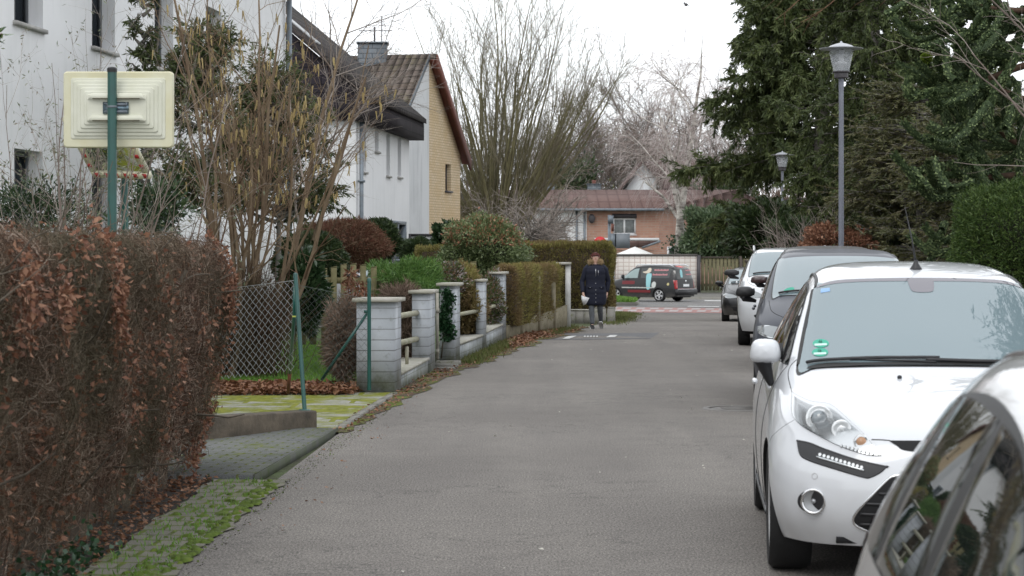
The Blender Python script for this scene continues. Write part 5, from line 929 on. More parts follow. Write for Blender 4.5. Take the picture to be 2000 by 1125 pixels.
# bare bush by the lamp and brown beech behind it
tr = fan((gpx(1600, 46)[0], 46, 0), 46, .34, (1.6, 2.5), (.012, .022), 7, .09, .02, .25)
bare('bare_bush', 'pale bare bush with fanning twigs left of the near street lamp', None, tr, [(260, .25, 1., .5, .2, (.4, .9), .55, 5, .12, .03, None, .007), (900, .2, 1., .5, .3, (.2, .5), .5, 4, .14, .02, None, .0045)], [M_gtw, M_gtw], 'shrub')
shrub('beech_bush', 'orange-brown beech bush behind the near lamp post foot', S(1632, 476, 43), (sc(62, 43), .7, sc(38, 43)), 7000, (.05, .09), .55, M_beech, core=M_coreb, lump=.2)

# --- conifers
def conifer(name, label, x, y, h, rad, z0, nb, ntw, nl, mat, LL=(.10, .17), lw=.035, droop=-.05, tdroop=-.16, prof=None, trunkr=.2, flat=False, barkm=None, group=None, up=.15, rot=None):
    t = thing(name, label, 'tree', group=group); g0 = gz(y); tk = grow(A([[x, y, g0-.05]]), A([[0, 0, 1.]]), h, trunkr, 10, .01, 0, .12); mb = MB(); V, Q = tubes(*tk, 9); mb.add(V, Q); mb.build('trunk', barkm or M_greybark, t)
    zz = z0+(h-z0)*rng.uniform(0, 1, nb)**.85; f = (zz-z0)/(h-z0); rr = rad*(prof(f) if prof else (1-f)**.75*(.8+.2*f))*rng.uniform(.75, 1.12, nb); a = rng.uniform(0, 2*math.pi, nb)
    D = np.stack([np.cos(a), np.sin(a), np.full(nb, up)], -1); p1 = grow(np.stack([np.full(nb, x), np.full(nb, y), g0+zz], -1), D, np.maximum(rr, .25), .035, 8, .05, droop, .2); mb = MB(); V, Q = tubes(*p1, 4); mb.add(V, Q)
    P0, D0, R0, _ = spawn(*p1, ntw, .22, 1., .9, .2, .5); 
    if flat: D0[:, 2] *= .25
    p2 = grow(P0, D0, rng.uniform(.35, .95, ntw)*min(1., rad/2), .008, 6, .08, tdroop, .4); V, Q = tubes(*p2, 3); mb.add(V, Q); mb.build('branches', barkm or M_greybark, t)
    i = rng.choice(ntw, nl); s = rng.uniform(0, 4.99, nl); k = s.astype(int); fr_ = (s-k)[:, None]; C = p2[0][i, k]*(1-fr_)+p2[0][i, k+1]*fr_; T_ = nrm(p2[0][i, k+1]-p2[0][i, k]); D = T_*.9+rng.normal(0, .55, (nl, 3))*A([1, 1, .35 if flat else 1])+A([0, 0, -.12 if flat else -.45])
    Ls = rng.uniform(*LL, nl); tone = rv(ntw)[i]*.6+rv(nl)*.4; mb = MB(); V, Q = leaves(C, D, Ls, lw, .15); mb.add(V, Q, 0, np.repeat(tone, 4)); mb.build('crown', mat, t); return t
conifer('spruce_tree', 'huge dark spruce with drooping branches behind the bare bush', gpx(1602, 82)[0], 82, 21, 6.1, 2.9, 300, 6200, 310000, M_con, (.16, .32), .058, -.05, -.16, lambda f: np.minimum((1-f)**1.2, .62+f*2.2), .38, group='tall dark conifers on the right')
conifer('spruce_tree', 'second dark spruce with sky gaps, behind the near street lamp', gpx(1712, 66)[0], 66, 16, 2.7, 1.2, 190, 3000, 130000, M_con, (.12, .22), .045, -.05, -.18, lambda f: (1-f)**.45, .25, group='tall dark conifers on the right')
conifer('spruce_tree', 'third dark spruce at the right, low behind the monkey puzzle', gpx(1900, 60)[0], 60, 7.2, 2.4, .8, 130, 1900, 70000, M_con, (.12, .22), .05, -.05, -.16, lambda f: (1-f)**.5, .22, group='tall dark conifers on the right')
conifer('cedar_tree', 'layered olive-green conifer right of the near street lamp', gpx(1795, 43.5)[0], 43.5, 5.0, 2.0, .3, 160, 2600, 90000, M_cedar, (.075, .15), .028, -.0, -.03, lambda f: (1-f)**.45*.98+.05, .10, flat=True, up=.05)
conifer('cedar_tree', 'second layered olive conifer half behind the monkey puzzle', gpx(1905, 37)[0], 37, 4.2, 1.7, .3, 130, 1900, 60000, M_cedar, (.07, .13), .024, -.0, -.03, lambda f: (1-f)**.45, .10, flat=True, up=.05)
shrub('laurel_shrub', 'dense green evergreen shrub beyond the wall, left of the spruces', S(1398, 456, 122), (sc(54, 122), 1.6, sc(50, 122)), 15000, (.18, .34), .42, leafmat('grey_green_leaves', [(.045, .075, .035), (.10, .15, .075), (.18, .23, .13)], .35, .2, .5), lump=.25, loose=.5, tw=10, group='evergreen shrubs by the junction')
shrub('laurel_shrub', 'dark green evergreen shrub under the huge spruce', S(1492, 452, 72), (sc(62, 72), 1.0, sc(52, 72)), 11000, (.12, .22), .40, M_box, lump=.25, loose=.5, group='evergreen shrubs by the junction')
shrub('holly_bush', 'small dark bush beside the far street lamp foot', S(1546, 468, 60), (sc(45, 60), .8, sc(36, 60)), 6000, (.10, .18), .4, M_box, lump=.25)
shrub('yew_bush', 'dark low yew filling the gap behind the parked grey car', S(1752, 500, 45), (sc(110, 45), 1., sc(42, 45)), 14000, (.07, .14), .16, M_box, lump=.2)
# slim cypress and loose conifers against the first house
conifer('cypress_tree', 'slim dark cypress column against the white house wall', gpx(278, 33)[0], 33, 6.5, .33, .2, 100, 800, 9000, M_con, (.06, .12), .022, .05, .0, lambda f: (1-f)**.3, .05, up=.6, group='conifers against the white house')
conifer('cypress_tree', 'loose dark conifer left behind the hazel stems', gpx(405, 31)[0], 31, 4.7, .85, 2.0, 60, 700, 17000, M_con, (.06, .11), .024, .03, .0, lambda f: (1-f)**.35, .06, up=.35, group='conifers against the white house')
conifer('cypress_tree', 'dark conifer right behind the hazel stems, before the slate gable', gpx(540, 33)[0], 33, 4.3, .95, 1.9, 70, 850, 24000, M_con, (.06, .11), .024, .03, .0, lambda f: (1-f)**.35, .06, up=.35, group='conifers against the white house')
# rounded thuja
shrub('thuja_shrub', 'rounded bright green thuja at the right edge behind the white roof', S(2012, 500, 19), (sc(158, 19), .75, sc(156, 19)), 80000, (.02, .055), .22, M_thuja, lump=.09, loose=.9, fill=.84, coref=.8)

# --- monkey puzzle tree, trunk outside the frame on the right
t = thing('monkey_puzzle_tree', 'monkey puzzle tree with rope-like dark green branches at upper right', 'tree'); tx, ty = 5.3, 20.5
tk = grow(A([[tx, ty, 0.]]), A([[0, 0, 1.]]), 8.5, .20, 10, .01, 0, .5); mb = MB(); V, Q = tubes(*tk, 12); mb.add(V, Q); mb.build('trunk', M_greybark, t)
n = 16; a = np.concatenate([rng.uniform(2.0, 2.9, 7), rng.uniform(0, 6.28, 9)]); z = rng.uniform(2.2, 6.5, 16); P0 = np.stack([np.full(n, tx), np.full(n, ty), z], -1); D = np.stack([np.cos(a), np.sin(a)*.8, rng.uniform(-.45, .05, n)], -1)
p1 = grow(P0, D, rng.uniform(1.05, 1.62, n), .045, 12, .035, .05, .8); P0, D0, R0, _ = spawn(*p1, 60, .25, .95, .6, .2, .9); D0[:, 2] -= .35; p2 = grow(P0, D0, rng.uniform(.45, .95, 60), .040, 12, .03, .12, .85)
def zz5(L): return [(1700+x*.48, y*.48) for x, y in L]
ROPES = [[(360,60),(290,105),(200,115),(140,85)], [(340,40),(280,80),(230,70),(185,30)], [(440,340),(330,365),(200,378),(140,350)], [(430,360),(370,400),(290,420),(260,380)], [(450,380),(400,425),(300,450),(240,420)], [(420,480),(380,510),(300,532),(250,510)], [(480,420),(400,520),(330,580),(250,570)], [(420,330),(300,350),(200,330),(130,290)],
 [(330,325),(270,320),(240,290),(228,238)], [(335,330),(300,300),(278,270),(270,235)], [(345,330),(318,300),(310,250),(306,200)], [(430,740),(300,772),(220,745),(170,690)], [(300,772),(262,745),(246,710),(236,662)], [(325,770),(295,735),(272,700),(262,652)], [(450,745),(360,785),(250,805),(200,752)], [(440,722),(390,715),(350,695),(330,662)], [(470,705),(425,690),(395,670),(374,632)], [(345,1012),(300,1030),(262,1025),(238,990)], [(345,955),(300,982),(255,960),(222,920)],
 [(520,20),(470,110),(450,200),(462,330)], [(560,90),(520,200),(470,300),(425,400)], [(630,90),(580,200),(520,320),(470,425)], [(610,190),(560,290),(500,380),(482,490)], [(470,40),(420,110),(385,180),(352,240)], [(640,30),(560,60),(470,50),(400,10)], [(520,480),(470,540),(400,560),(360,545)], [(560,640),(500,665),(450,655),(425,620)], [(500,330),(495,400),(478,470),(490,530)], [(410,20),(350,-10),(280,10),(240,-20)], [(600,330),(590,420),(560,500),(570,560)], [(440,180),(400,250),(360,275),(330,262)], [(520,130),(470,190),(400,215),(350,190)]]
R3 = []
for k, L in enumerate(ROPES):
    for rep in range(3 if k > 18 else 2):
        y0 = 19.2+1.3*rng.random()+rep*.35; sl_ = rng.normal(0, .25); P4 = [A(at(x+rep*rng.normal(0, 22), y+rep*rng.normal(0, 20), y0+sl_*i/3)) for i, (x, y) in enumerate(zz5(L))]; pts = []
        for i in range(3):
            a0, a1, a2, a3 = P4[max(i-1, 0)], P4[i], P4[i+1], P4[min(i+2, 3)]
            for t_ in np.linspace(0, 1, 5)[:-1]: pts.append(.5*((2*a1)+(a2-a0)*t_+(2*a0-5*a1+4*a2-a3)*t_**2+(3*a1-3*a2+a3-a0)*t_**3))
        pts.append(P4[3]); R3.append(pts)
p3 = (A(R3), np.tile(np.linspace(.036, .026, 13), (len(R3), 1)))
BG = [[(700,40),(600,45),(500,35),(400,20)], [(720,240),(600,275),(470,325),(300,355)], [(720,700),(600,712),(480,722),(300,772)], [(720,1010),(560,990),(430,975),(330,1012)], [(700,420),(610,400),(540,370),(440,340)], [(640,600),(560,560),(500,500),(440,470)]]
p4b = (A([[A(at(x, y, 20.3)) for x, y in zz5(L)] for L in BG]), np.tile([.036, .032, .028, .022], (6, 1)))
mb = MB(); V, Q = tubes(*p4b, 8); mb.add(V, Q); mb.build('boughs', barkmat('red_brown_bough', (.05, .032, .022), (.10, .06, .042), 9), t)
mb = MB()
for pp in (p1, p2, p3): V, Q = tubes(*pp, 6); mb.add(V, Q, 0, .2)
mb.build('branches', M_arau, t)
def scales(pp, step, rad, m_=7):
    P_, R_ = pp; N, K, _ = P_.shape; out = []; outd = []
    Ls = np.linalg.norm(np.diff(P_, axis=1), axis=2).sum(1)
    for q in range(N):
        ns = int(Ls[q]/step); s = np.linspace(.22 if pp is p1 else .02, .999, ns)*(K-1); k = np.minimum(s.astype(int), K-2); f = (s-k)[:, None]; c = P_[q, k]*(1-f)+P_[q, k+1]*f; T_ = nrm(P_[q, k+1]-P_[q, k]); u = nrm(np.cross(T_, A([.1, .2, 1.]))); w = np.cross(T_, u)
        ph = np.arange(ns)*2.4
        for g in range(m_):
            an = (ph+g*2*math.pi/m_)[:, None]; o_ = u*np.cos(an)+w*np.sin(an); out.append(c+o_*rad*1.15); outd.append(nrm(o_*.34+T_))
    return np.concatenate(out), np.concatenate(outd)
mb = MB()
for pp, st in ((p1, .022), (p2, .020), (p3, .017)):
    C, D = scales(pp, st, .026); n = len(C); V, Q = leaves(C, D, rng.uniform(.024, .034, n), .024, .12); mb.add(V, Q, 0, np.repeat(rv(n), 4))
mb.build('crown', M_arau, t)
tips = p3[0][16:17, -1]; pxs = 1000+F*tips[:, 0]/tips[:, 1]; pys = HY-F*(tips[:, 2]-CH)/tips[:, 1]; q = tips[np.argmin((pxs-1811)**2+(pys-112)**2)]; n = 420; U = rdir(n); mb = MB(); V, Q = leaves(q+U*.022, U+A([0, 0, .6]), .045, .014, .1); mb.add(V, Q, 0, np.repeat(rv(n), 4)); mb.build('cone', leafmat('cone_yellow', [(.10, .17, .02), (.24, .31, .04)], .6, .1), t)
# bare branches crossing the top right and hanging over the street
tr = grow(A([S(2140, 420, 17), S(2150, 330, 17.5), S(2160, 250, 17)]), A([[-.7, 0, .9], [-.8, 0, .55], [-.9, 0, .9]]), A([1.6, 1.5, 1.7]), .014, 9, .07, .0, .3)
bare('bare_twigs_tree', 'pale bare twigs reaching in from the right edge across the monkey puzzle', None, tr, [(14, .1, 1., .55, .2, (.4, .9), .55, 6, .12, .0, None, .004), (70, .1, 1., .6, .3, (.15, .4), .5, 5, .14, .0, None, .0024)], [M_gtw, M_gtw])
tr = grow(A([S(1900, -60, 15)]), A([[-1., 0, -.28]]), 1.45, .010, 9, .06, .055, .3)
bare('overhanging_branch', 'thin reddish bare branch hanging in at the top right', None, tr, [(12, .15, 1., .5, .2, (.2, .5), .55, 6, .10, .03, None, .004), (50, .1, 1., .6, .3, (.08, .2), .5, 4, .14, .0, None, .0022)], [M_red, M_red], 'branch')
# broad-leaved evergreen above the white car, outside the frame; it shows in the windscreen
t = thing('evergreen_oak', 'evergreen tree overhanging the parked white car, seen mirrored in its windscreen', 'tree'); tk = grow(A([[6.0, 13.9, 0]]), A([[-.05, 0, 1.]]), 7.5, .16, 9, .02, 0, .4); mb = MB(); V, Q = tubes(*tk, 9); mb.add(V, Q); mb.build('trunk', M_greybark, t)
P0 = np.stack([np.full(40, 5.85), np.full(40, 13.9), rng.uniform(3.6, 6.6, 40)], -1); D0 = np.stack([rng.uniform(-1, -.3, 40), rng.normal(0, .55, 40), rng.uniform(-.05, .35, 40)], -1); p1 = grow(P0, D0, rng.uniform(1.2, 2.0, 40), .03, 8, .08, .0, .3); P0, D0, R0, _ = spawn(*p1, 420, .2, 1., .8, .3, .5); p2 = grow(P0, D0, rng.uniform(.3, .7, 420), .008, 6, .12, -.03, .4)
mb = MB(); V, Q = tubes(*p1, 5); mb.add(V, Q); V, Q = tubes(*p2, 4); mb.add(V, Q); mb.build('branches', M_greybark, t)
i = rng.choice(420, 9000); C = p2[0][i, rng.integers(0, 6, 9000)]; mb = MB(); V, Q = leaves(C, rng.normal(size=(9000, 3))+A([-.3, 0, -.5]), rng.uniform(.08, .15, 9000), .036, .2); mb.add(V, Q, 0, np.repeat(rv(9000), 4)); mb.build('crown', M_rhodo, t)

# --- far trees
def fartree(name, label, x, y, h, spread, ivy=0, group='bare trees behind the bungalow', mats=None):
    g0 = gz(y); tr = grow(A([[x, y, g0]]), A([[0, 0, 1.]]), h*.85, h*.016, 9, .04, 0, .25)
    t, ap = bare(name, label, None, tr, [(16, .25, .95, .65, .2, (h*.28, h*.45), .5, 8, .10, .04, None, .06), (130, .15, 1., .6, .2, (h*.10, h*.22), .5, 6, .12, .03, None, .03), (1100, .1, 1., .6, .3, (h*.05, h*.12), .6, 5, .14, .02, None, .016), (2600, .1, 1., .6, .3, (h*.03, h*.07), .7, 4, .16, .0, None, .010)], mats or [M_greybark, M_bgtw], group=group)
    if ivy:
        n = ivy; C = np.stack([x+rng.normal(0, h*.035, n), y+rng.normal(0, h*.03, n), g0+rng.uniform(.0, h*.62, n)], -1); mb = MB(); V, Q = leaves(C, rng.normal(size=(n, 3)), .4, .3, .2); mb.add(V, Q, 0, np.repeat(rv(n), 4)); mb.build('ivy', M_box, t)
    return t
ft = [fartree('bare_tree', 'bare brown tree with ivied trunk left of the chimneys', at(1125, 0, 185).x, 185, 12.5, 1, 2600), fartree('bare_tree', 'reddish bare tree crown directly left of the birch', at(1215, 0, 190).x, 190, 14.5, 1, 0)]
spots = [(1065, 205, 1.0, 0, 'bare tree crown just right of the pollard tree'), (1165, 215, 1.05, 1, 'bare tree above the middle chimney of the bungalow'), (1250, 210, 1.12, 1, 'bare tree rising behind the distant white gable'), (1300, 200, 1.0, 0, 'ivy-clad bare tree behind the birch trunk'), (1345, 215, 1.15, 1, 'bare tree behind the right half of the birch'), (1395, 205, 1.05, 0, 'bare tree between birch and huge spruce'), (1020, 225, .95, 1, 'bare tree glimpsed through the right pollard shoots'), (960, 215, 1.0, 0, 'bare tree behind the pollard trunk'), (1450, 210, 1.0, 1, 'bare tree half hidden by the spruce edge'), (1105, 230, 1.1, 1, 'farthest bare tree left of the birch')]
for px, Yt, s, k, lb in spots:
    c = copy_tree(ft[k]); c['label'] = lb; x0, y0 = (at(1125, 0, 185).x, 185) if k == 0 else (at(1215, 0, 190).x, 190)
    a = rng.uniform(0, 6.28); c.rotation_euler = (0, 0, a); c.scale = (s, s, s); v = Matrix.Rotation(a, 3, 'Z')@Vector((x0, y0, gz(y0)))*s; c.location = (at(px, 0, Yt).x-v.x, Yt-v.y, gz(Yt)-v.z)
for px, Yt, rr, hh, lb in ((1120, 178, 2.0, 4.4, 'dark evergreen mass with ivy above the left chimneys'), (1060, 176, 2.4, 3.2, 'green-brown thicket behind the bungalow roof'), (1190, 182, 2.6, 3.0, 'brownish thicket behind the middle chimney'), (1420, 150, 2.6, 3.2, 'dark thicket right of the birch, behind the evergreen shrubs')):
    shrub('thicket', lb, (at(px, 0, Yt).x, Yt, hh), (rr, 2., hh+.5), 5000, (.3, .6), .4, M_box if px in (1120, 1420) else M_red if False else M_cedar, core=None, lump=.35, fill=.2, tw=30, group='thickets behind the bungalow')
n = 9000; P0 = np.stack([rng.uniform(-14, 45, n), rng.uniform(225, 250, n), rng.uniform(-.5, 7.5, n)], -1); pn = grow(P0, rng.normal(0, .35, (n, 3))+A([0, 0, 1.]), rng.uniform(1.5, 4, n), .05, 5, .12, 0, .3); mb = MB(); V, Q = tubes(*pn, 3); mb.add(V, Q, 0, np.repeat(rv(n)*.8, 15)); tag(mb.build('distant_wood', M_bgtw), 'brown twiggy wood closing the view behind the houses', 'wood', kind='stuff')
# right-hand background: garden hedge closing the ground behind the cars, left-hand garden fill
clipped('garden_hedge', 'dark hedge along the right-hand gardens behind the parked cars', [(6.6, 20), (7.6, 20), (10.5, 50), (9.5, 50)], 0., 1.5, 20000, (.08, .14), .03, M_box, M_core, .12)
# ------------------------------------------------------------------ cars
def paint(name, c, metal=0., rough=.35, cw=1.):
    m, nt, b, o = newmat(name); b.inputs['Base Color'].default_value = (*c, 1); b.inputs['Metallic'].default_value = metal
    b.inputs['Roughness'].default_value = rough; b.inputs['Coat Weight'].default_value = cw; b.inputs['Coat Roughness'].default_value = .02
    # road film: a thin dusty dulling low on the body
    sp = nt.nodes.new('ShaderNodeSeparateXYZ'); nt.links.new(coords(nt, True), sp.inputs[0])
    dz = ramp(nt, math_(nt, 'ADD', sp.outputs[2], math_(nt, 'MULTIPLY', noise(nt, 6, 4), .3)), [(.30, (.30, .30, .30)), (.62, (0, 0, 0))])
    nt.links.new(mix(nt, dz, c, (.22, .20, .175)), b.inputs['Base Color'])
    return m
M_carwhite = paint('white_car_paint', (.62, .635, .66)); M_cargrey = paint('slate_grey_car_paint', (.030, .034, .050), .1, .5, .25); M_carblack = paint('black_car_paint', (.006, .0065, .008), 0, .45, .45)
M_carsilver = paint('silver_car_paint', (.52, .515, .52), .55, .34); M_carbrown = paint('anthracite_car_paint', (.025, .022, .022), .1, .5, .3); M_vanpaint = paint('charcoal_van_paint', (.010, .0095, .011), 0, .5, .25)
M_tyre = simple('tyre_rubber', (.012, .012, .013), .75, var=.4, sc=8, bmp=.3, bsc=80); M_plast = simple('black_plastic', (.018, .018, .02), .45, bmp=.15, bsc=300)
M_rubber = simple('window_rubber', (.012, .012, .012), .5); M_rim = simple('alloy_rim', (.58, .58, .59), .35, .5); M_chrome = simple('chrome', (.75, .75, .76), .08, 1.)
M_shield = glassmat('windscreen_glass', (.15, .205, .225), 2.35, .015); M_side = glassmat('side_glass', (.012, .015, .014), 1.75, .015)
M_dark = simple('dark_gap', (.006, .006, .007), .8); M_lamp = simple('lamp_reflector', (.60, .62, .63), .12, .85); M_lampw = simple('lamp_clear', (.75, .77, .78), .15, .3)
M_orange = simple('orange_indicator', (.50, .27, .14), .2); M_red = simple('red_lamp', (.35, .01, .012), .15, coat=1); M_plate = simple('number_plate', (.72, .73, .74), .4)
m, nt, b, o = newmat('clear_cover'); tr = nt.nodes.new('ShaderNodeBsdfTransparent'); gl = nt.nodes.new('ShaderNodeBsdfGlossy'); gl.inputs['Roughness'].default_value = .02; fr = nt.nodes.new('ShaderNodeFresnel'); fr.inputs[0].default_value = 1.5
ms = nt.nodes.new('ShaderNodeMixShader'); nt.links.new(fr.outputs[0], ms.inputs[0]); nt.links.new(tr.outputs[0], ms.inputs[1]); nt.links.new(gl.outputs[0], ms.inputs[2]); nt.links.new(ms.outputs[0], o.inputs[0]); M_cover = m
ROWS = [
 [(0,.10,.20),(.35,.11,.20),(.60,.19,.20),(.70,.30,.20),(.745,.39,.2),(.765,.43,.2),(.775,.46,.2),(.77,.49,.19)],
 [(0,.03,.31),(.35,.04,.31),(.6,.11,.31),(.75,.24,.31),(.80,.37,.31),(.815,.45,.30),(.82,.50,.27),(.80,.53,.19)],
 [(0,.0,.46),(.35,.015,.46),(.6,.085,.47),(.755,.21,.47),(.82,.35,.46),(.842,.47,.43),(.845,.54,.34),(.82,.60,.19)],
 [(0,.03,.60),(.35,.045,.60),(.59,.12,.60),(.745,.24,.59),(.825,.39,.57),(.852,.53,.51),(.852,.61,.37),(.82,.68,.19)],
 [(0,.075,.70),(.35,.10,.70),(.56,.19,.705),(.72,.33,.70),(.82,.50,.66),(.857,.62,.57),(.857,.68,.39),(.82,.78,.19)],
 [(0,.15,.775),(.34,.18,.775),(.55,.27,.785),(.705,.43,.785),(.815,.62,.74),(.860,.72,.61),(.860,.76,.40),(.82,.88,.19)],
 [(0,.45,.885),(.33,.47,.885),(.535,.53,.875),(.69,.66,.865),(.810,.79,.80),(.861,.84,.65),(.861,.86,.42),(.82,.98,.19)],
 [(0,.82,.97),(.34,.84,.967),(.55,.88,.955),(.70,.93,.925),(.795,.98,.87),(.861,1.0,.68),(.861,1.02,.42),(.83,1.1,.19)],
 [(0,1.02,1.015),(.36,1.05,1.01),(.59,1.12,.995),(.705,1.19,.965),(.785,1.2,.92),(.861,1.2,.70),(.861,1.2,.42),(.83,1.2,.19)],
 [(0,1.20,1.115),(.355,1.225,1.11),(.575,1.29,1.09),(.695,1.35,1.05),(.785,1.33,.935),(.862,1.34,.70),(.862,1.34,.42),(.83,1.34,.19)],
 [(0,1.50,1.27),(.34,1.52,1.265),(.54,1.58,1.245),(.655,1.63,1.20),(.786,1.6,.96),(.863,1.6,.71),(.863,1.6,.42),(.83,1.6,.19)],
 [(0,1.80,1.40),(.32,1.82,1.397),(.505,1.86,1.38),(.60,1.90,1.335),(.786,1.88,.98),(.863,1.9,.72),(.863,1.9,.42),(.83,1.9,.19)],
 [(0,1.93,1.433),(.32,1.94,1.43),(.49,1.96,1.41),(.585,2.0,1.36),(.786,2.0,.99),(.863,2.0,.72),(.863,2.0,.42),(.83,2.0,.19)],
 [(0,2.35,1.477),(.32,2.35,1.472),(.475,2.35,1.452),(.570,2.35,1.395),(.785,2.35,1.01),(.863,2.35,.73),(.863,2.35,.42),(.83,2.35,.19)],
 [(0,2.85,1.475),(.32,2.85,1.47),(.465,2.85,1.45),(.560,2.85,1.395),(.783,2.85,1.03),(.863,2.85,.74),(.863,2.85,.42),(.83,2.85,.19)],
 [(0,3.30,1.43),(.31,3.30,1.425),(.45,3.28,1.405),(.545,3.26,1.35),(.775,3.25,1.05),(.862,3.25,.75),(.862,3.25,.42),(.83,3.25,.19)],
 [(0,3.62,1.365),(.30,3.60,1.36),(.43,3.57,1.34),(.52,3.52,1.28),(.74,3.50,1.05),(.845,3.50,.76),(.85,3.50,.45),(.82,3.5,.24)],
 [(0,3.72,1.30),(.30,3.70,1.295),(.43,3.67,1.275),(.52,3.64,1.22),(.70,3.66,1.02),(.80,3.68,.76),(.82,3.70,.48),(.79,3.7,.25)],
 [(0,3.83,1.05),(.32,3.82,1.05),(.48,3.79,1.03),(.58,3.77,1.0),(.69,3.76,.92),(.77,3.78,.72),(.79,3.80,.5),(.76,3.79,.25)],
 [(0,3.92,.78),(.35,3.91,.78),(.52,3.88,.77),(.62,3.86,.76),(.69,3.85,.72),(.73,3.85,.62),(.74,3.86,.48),(.72,3.85,.25)],
 [(0,3.95,.52),(.35,3.94,.52),(.52,3.92,.52),(.61,3.90,.51),(.66,3.89,.5),(.69,3.89,.47),(.70,3.89,.40),(.69,3.88,.25)],
 [(0,3.90,.24),(.35,3.90,.24),(.5,3.88,.24),(.58,3.87,.24),(.62,3.87,.24),(.65,3.87,.24),(.66,3.87,.24),(.67,3.87,.23)]]
def warp(ym=None, zm=None, sx=1., gh=0., L=3.95):
    """new proportions: ym / zm map the base car's lengths and heights, gh widens the greenhouse"""
    R = np.array(ROWS); y, z, x = R[..., 1].copy(), R[..., 2].copy(), R[..., 0].copy()
    if ym: R[..., 1] = np.interp(y, *zip(*ym))
    if zm: R[..., 2] = np.interp(z, *zip(*zm))
    R[..., 0] = x*sx*(1+gh*np.clip((z-.98)/.42, 0, 1)); return R
def smooth_poly(pts, k=6):                       # closed Catmull-Rom; a point given twice keeps its corner
    P = [Vector(p) for p in pts]; n = len(P); out = []
    for i in range(n):
        a, b_, c, d = P[i-1], P[i], P[(i+1) % n], P[(i+2) % n]
        if (c-b_).length < 1e-6: continue
        if (a-b_).length < 1e-6: a = b_+(b_-c)*.3
        if (d-c).length < 1e-6: d = c+(c-b_)*.3
        for t in range(k):
            t /= k; out.append(.5*((2*b_)+(c-a)*t+(2*a-5*b_+4*c-d)*t*t+(3*b_-3*c+d-a)*t**3))
    return out
class Car:
    def __init__(s, name, label, loc, rz, R, wheels, wr, paintm, cat='car', arch=1.10, lvl=3, group=None, tw=.205, spokes=5, rimr=.68, rimm=None, track=None):
        s.t = thing(name, label, cat, loc, rz, group); s.M = Matrix.Translation(Vector(loc))@Matrix.Rotation(rz, 4, 'Z'); s.Mi = s.M.inverted(); s.R = R
        n, k = R.shape[:2]; full = np.concatenate([(R*np.array([-1, 1, 1]))[:, :0:-1], R], 1); m_ = full.shape[1]
        idx = np.arange(n*m_).reshape(n, m_); me = bpy.data.meshes.new('cage'); me.from_pydata(full.reshape(-1, 3).tolist(), [], np.stack([idx[:-1, :-1], idx[:-1, 1:], idx[1:, 1:], idx[1:, :-1]], -1).reshape(-1, 4).tolist())
        o = bpy.data.objects.new('cage', me); COL.objects.link(o); md = o.modifiers.new('s', 'SUBSURF'); md.levels = lvl; md.render_levels = lvl; md.boundary_smooth = 'ALL'
        dg = bpy.context.evaluated_depsgraph_get(); ev = o.evaluated_get(dg).to_mesh()
        V = np.empty(len(ev.vertices)*3); ev.vertices.foreach_get('co', V); V = V.reshape(-1, 3); Q = np.empty(len(ev.loops), int); ev.loops.foreach_get('vertex_index', Q); Q = Q.reshape(-1, 4)
        o.evaluated_get(dg).to_mesh_clear(); bpy.data.objects.remove(o); bpy.data.meshes.remove(me)
        s.bvh = BVHTree.FromPolygons([tuple(v) for v in V], [tuple(q) for q in Q.tolist()])
        s.W2 = float(np.abs(V[:, 0]).max())
        # wheel openings: clip the shell against a circle in side view
        V = [tuple(v) for v in V.tolist()]; cache = {}; out = []
        for yw in wheels:
            Rw = wr*arch; zc = wr
            def dist(v): return math.hypot(v[1]-yw, v[2]-zc)-Rw if abs(v[0]) > .45*s.W2 else 1
            new = []
            for f in (Q.tolist() if yw == wheels[0] else out):
                ds = [dist(V[i]) for i in f]
                if min(ds) > 0: new.append(list(f)); continue
                if max(ds) <= 0: continue
                g = []
                for i, (a, da) in enumerate(zip(f, ds)):
                    b_, db = f[(i+1) % len(f)], ds[(i+1) % len(f)]
                    if da > 0: g.append(a)
                    if (da > 0) != (db > 0):
                        key = (min(a, b_), max(a, b_), yw)
                        if key not in cache:
                            t = da/(da-db); va, vb = V[a], V[b_]; cache[key] = len(V); V.append(tuple(va[q]+(vb[q]-va[q])*t for q in range(3)))
                        g.append(cache[key])
                if len(g) > 2: new.append(g)
            out = new
        mb = MB(); mb.add(np.array(V), np.zeros((0, 3), int))
        for sz in (3, 4, 5, 6):
            fs = [f for f in out if len(f) == sz]
            if fs: mb.F.append((np.array(fs), 0))
        mb.F = [f for f in mb.F if len(f[0])]
        s.body = mb.build('body', paintm, s.t, smooth=True)
        mb = MB()                                        # arch liners, floor and wheels
        for yw in wheels:
            for sg in (-1, 1):
                a = np.linspace(-.25, math.pi+.25, 25); xo = []
                for q in a:
                    yy, zz = yw+wr*arch*math.cos(q), wr+wr*arch*math.sin(q); h_ = s.bvh.ray_cast(Vector((sg*3, yy, max(zz, .21))), Vector((-sg, 0, 0))); xo.append(abs(h_[0].x) if h_[0] else s.W2*.97)
                ringo = [(sg*x, yw+wr*arch*math.cos(q), wr+wr*arch*math.sin(q)) for x, q in zip(xo, a)]; ringi = [(sg*(s.W2-.36), yw+wr*arch*math.cos(q), wr+wr*arch*math.sin(q)) for q in a]
                mb.add(ringo+ringi, [(i, i+1, 26+i-1+0, 25+i) if False else (i, i+1, 25+i+1, 25+i) for i in range(24)]); mb.add(ringi, [tuple(range(25))])
        y1 = R[..., 1].max(); mb.box((-s.W2+.12, .45, .20), (s.W2-.12, y1-.25, .26)); mb.box((-.55, .14, .21), (.55, .6, .24)); mb.build('underbody', M_dark, s.t)
        for yw in wheels:
            for sg in (-1, 1): s.wheel(sg, yw, wr, tw, spokes, rimr, rimm or M_rim)
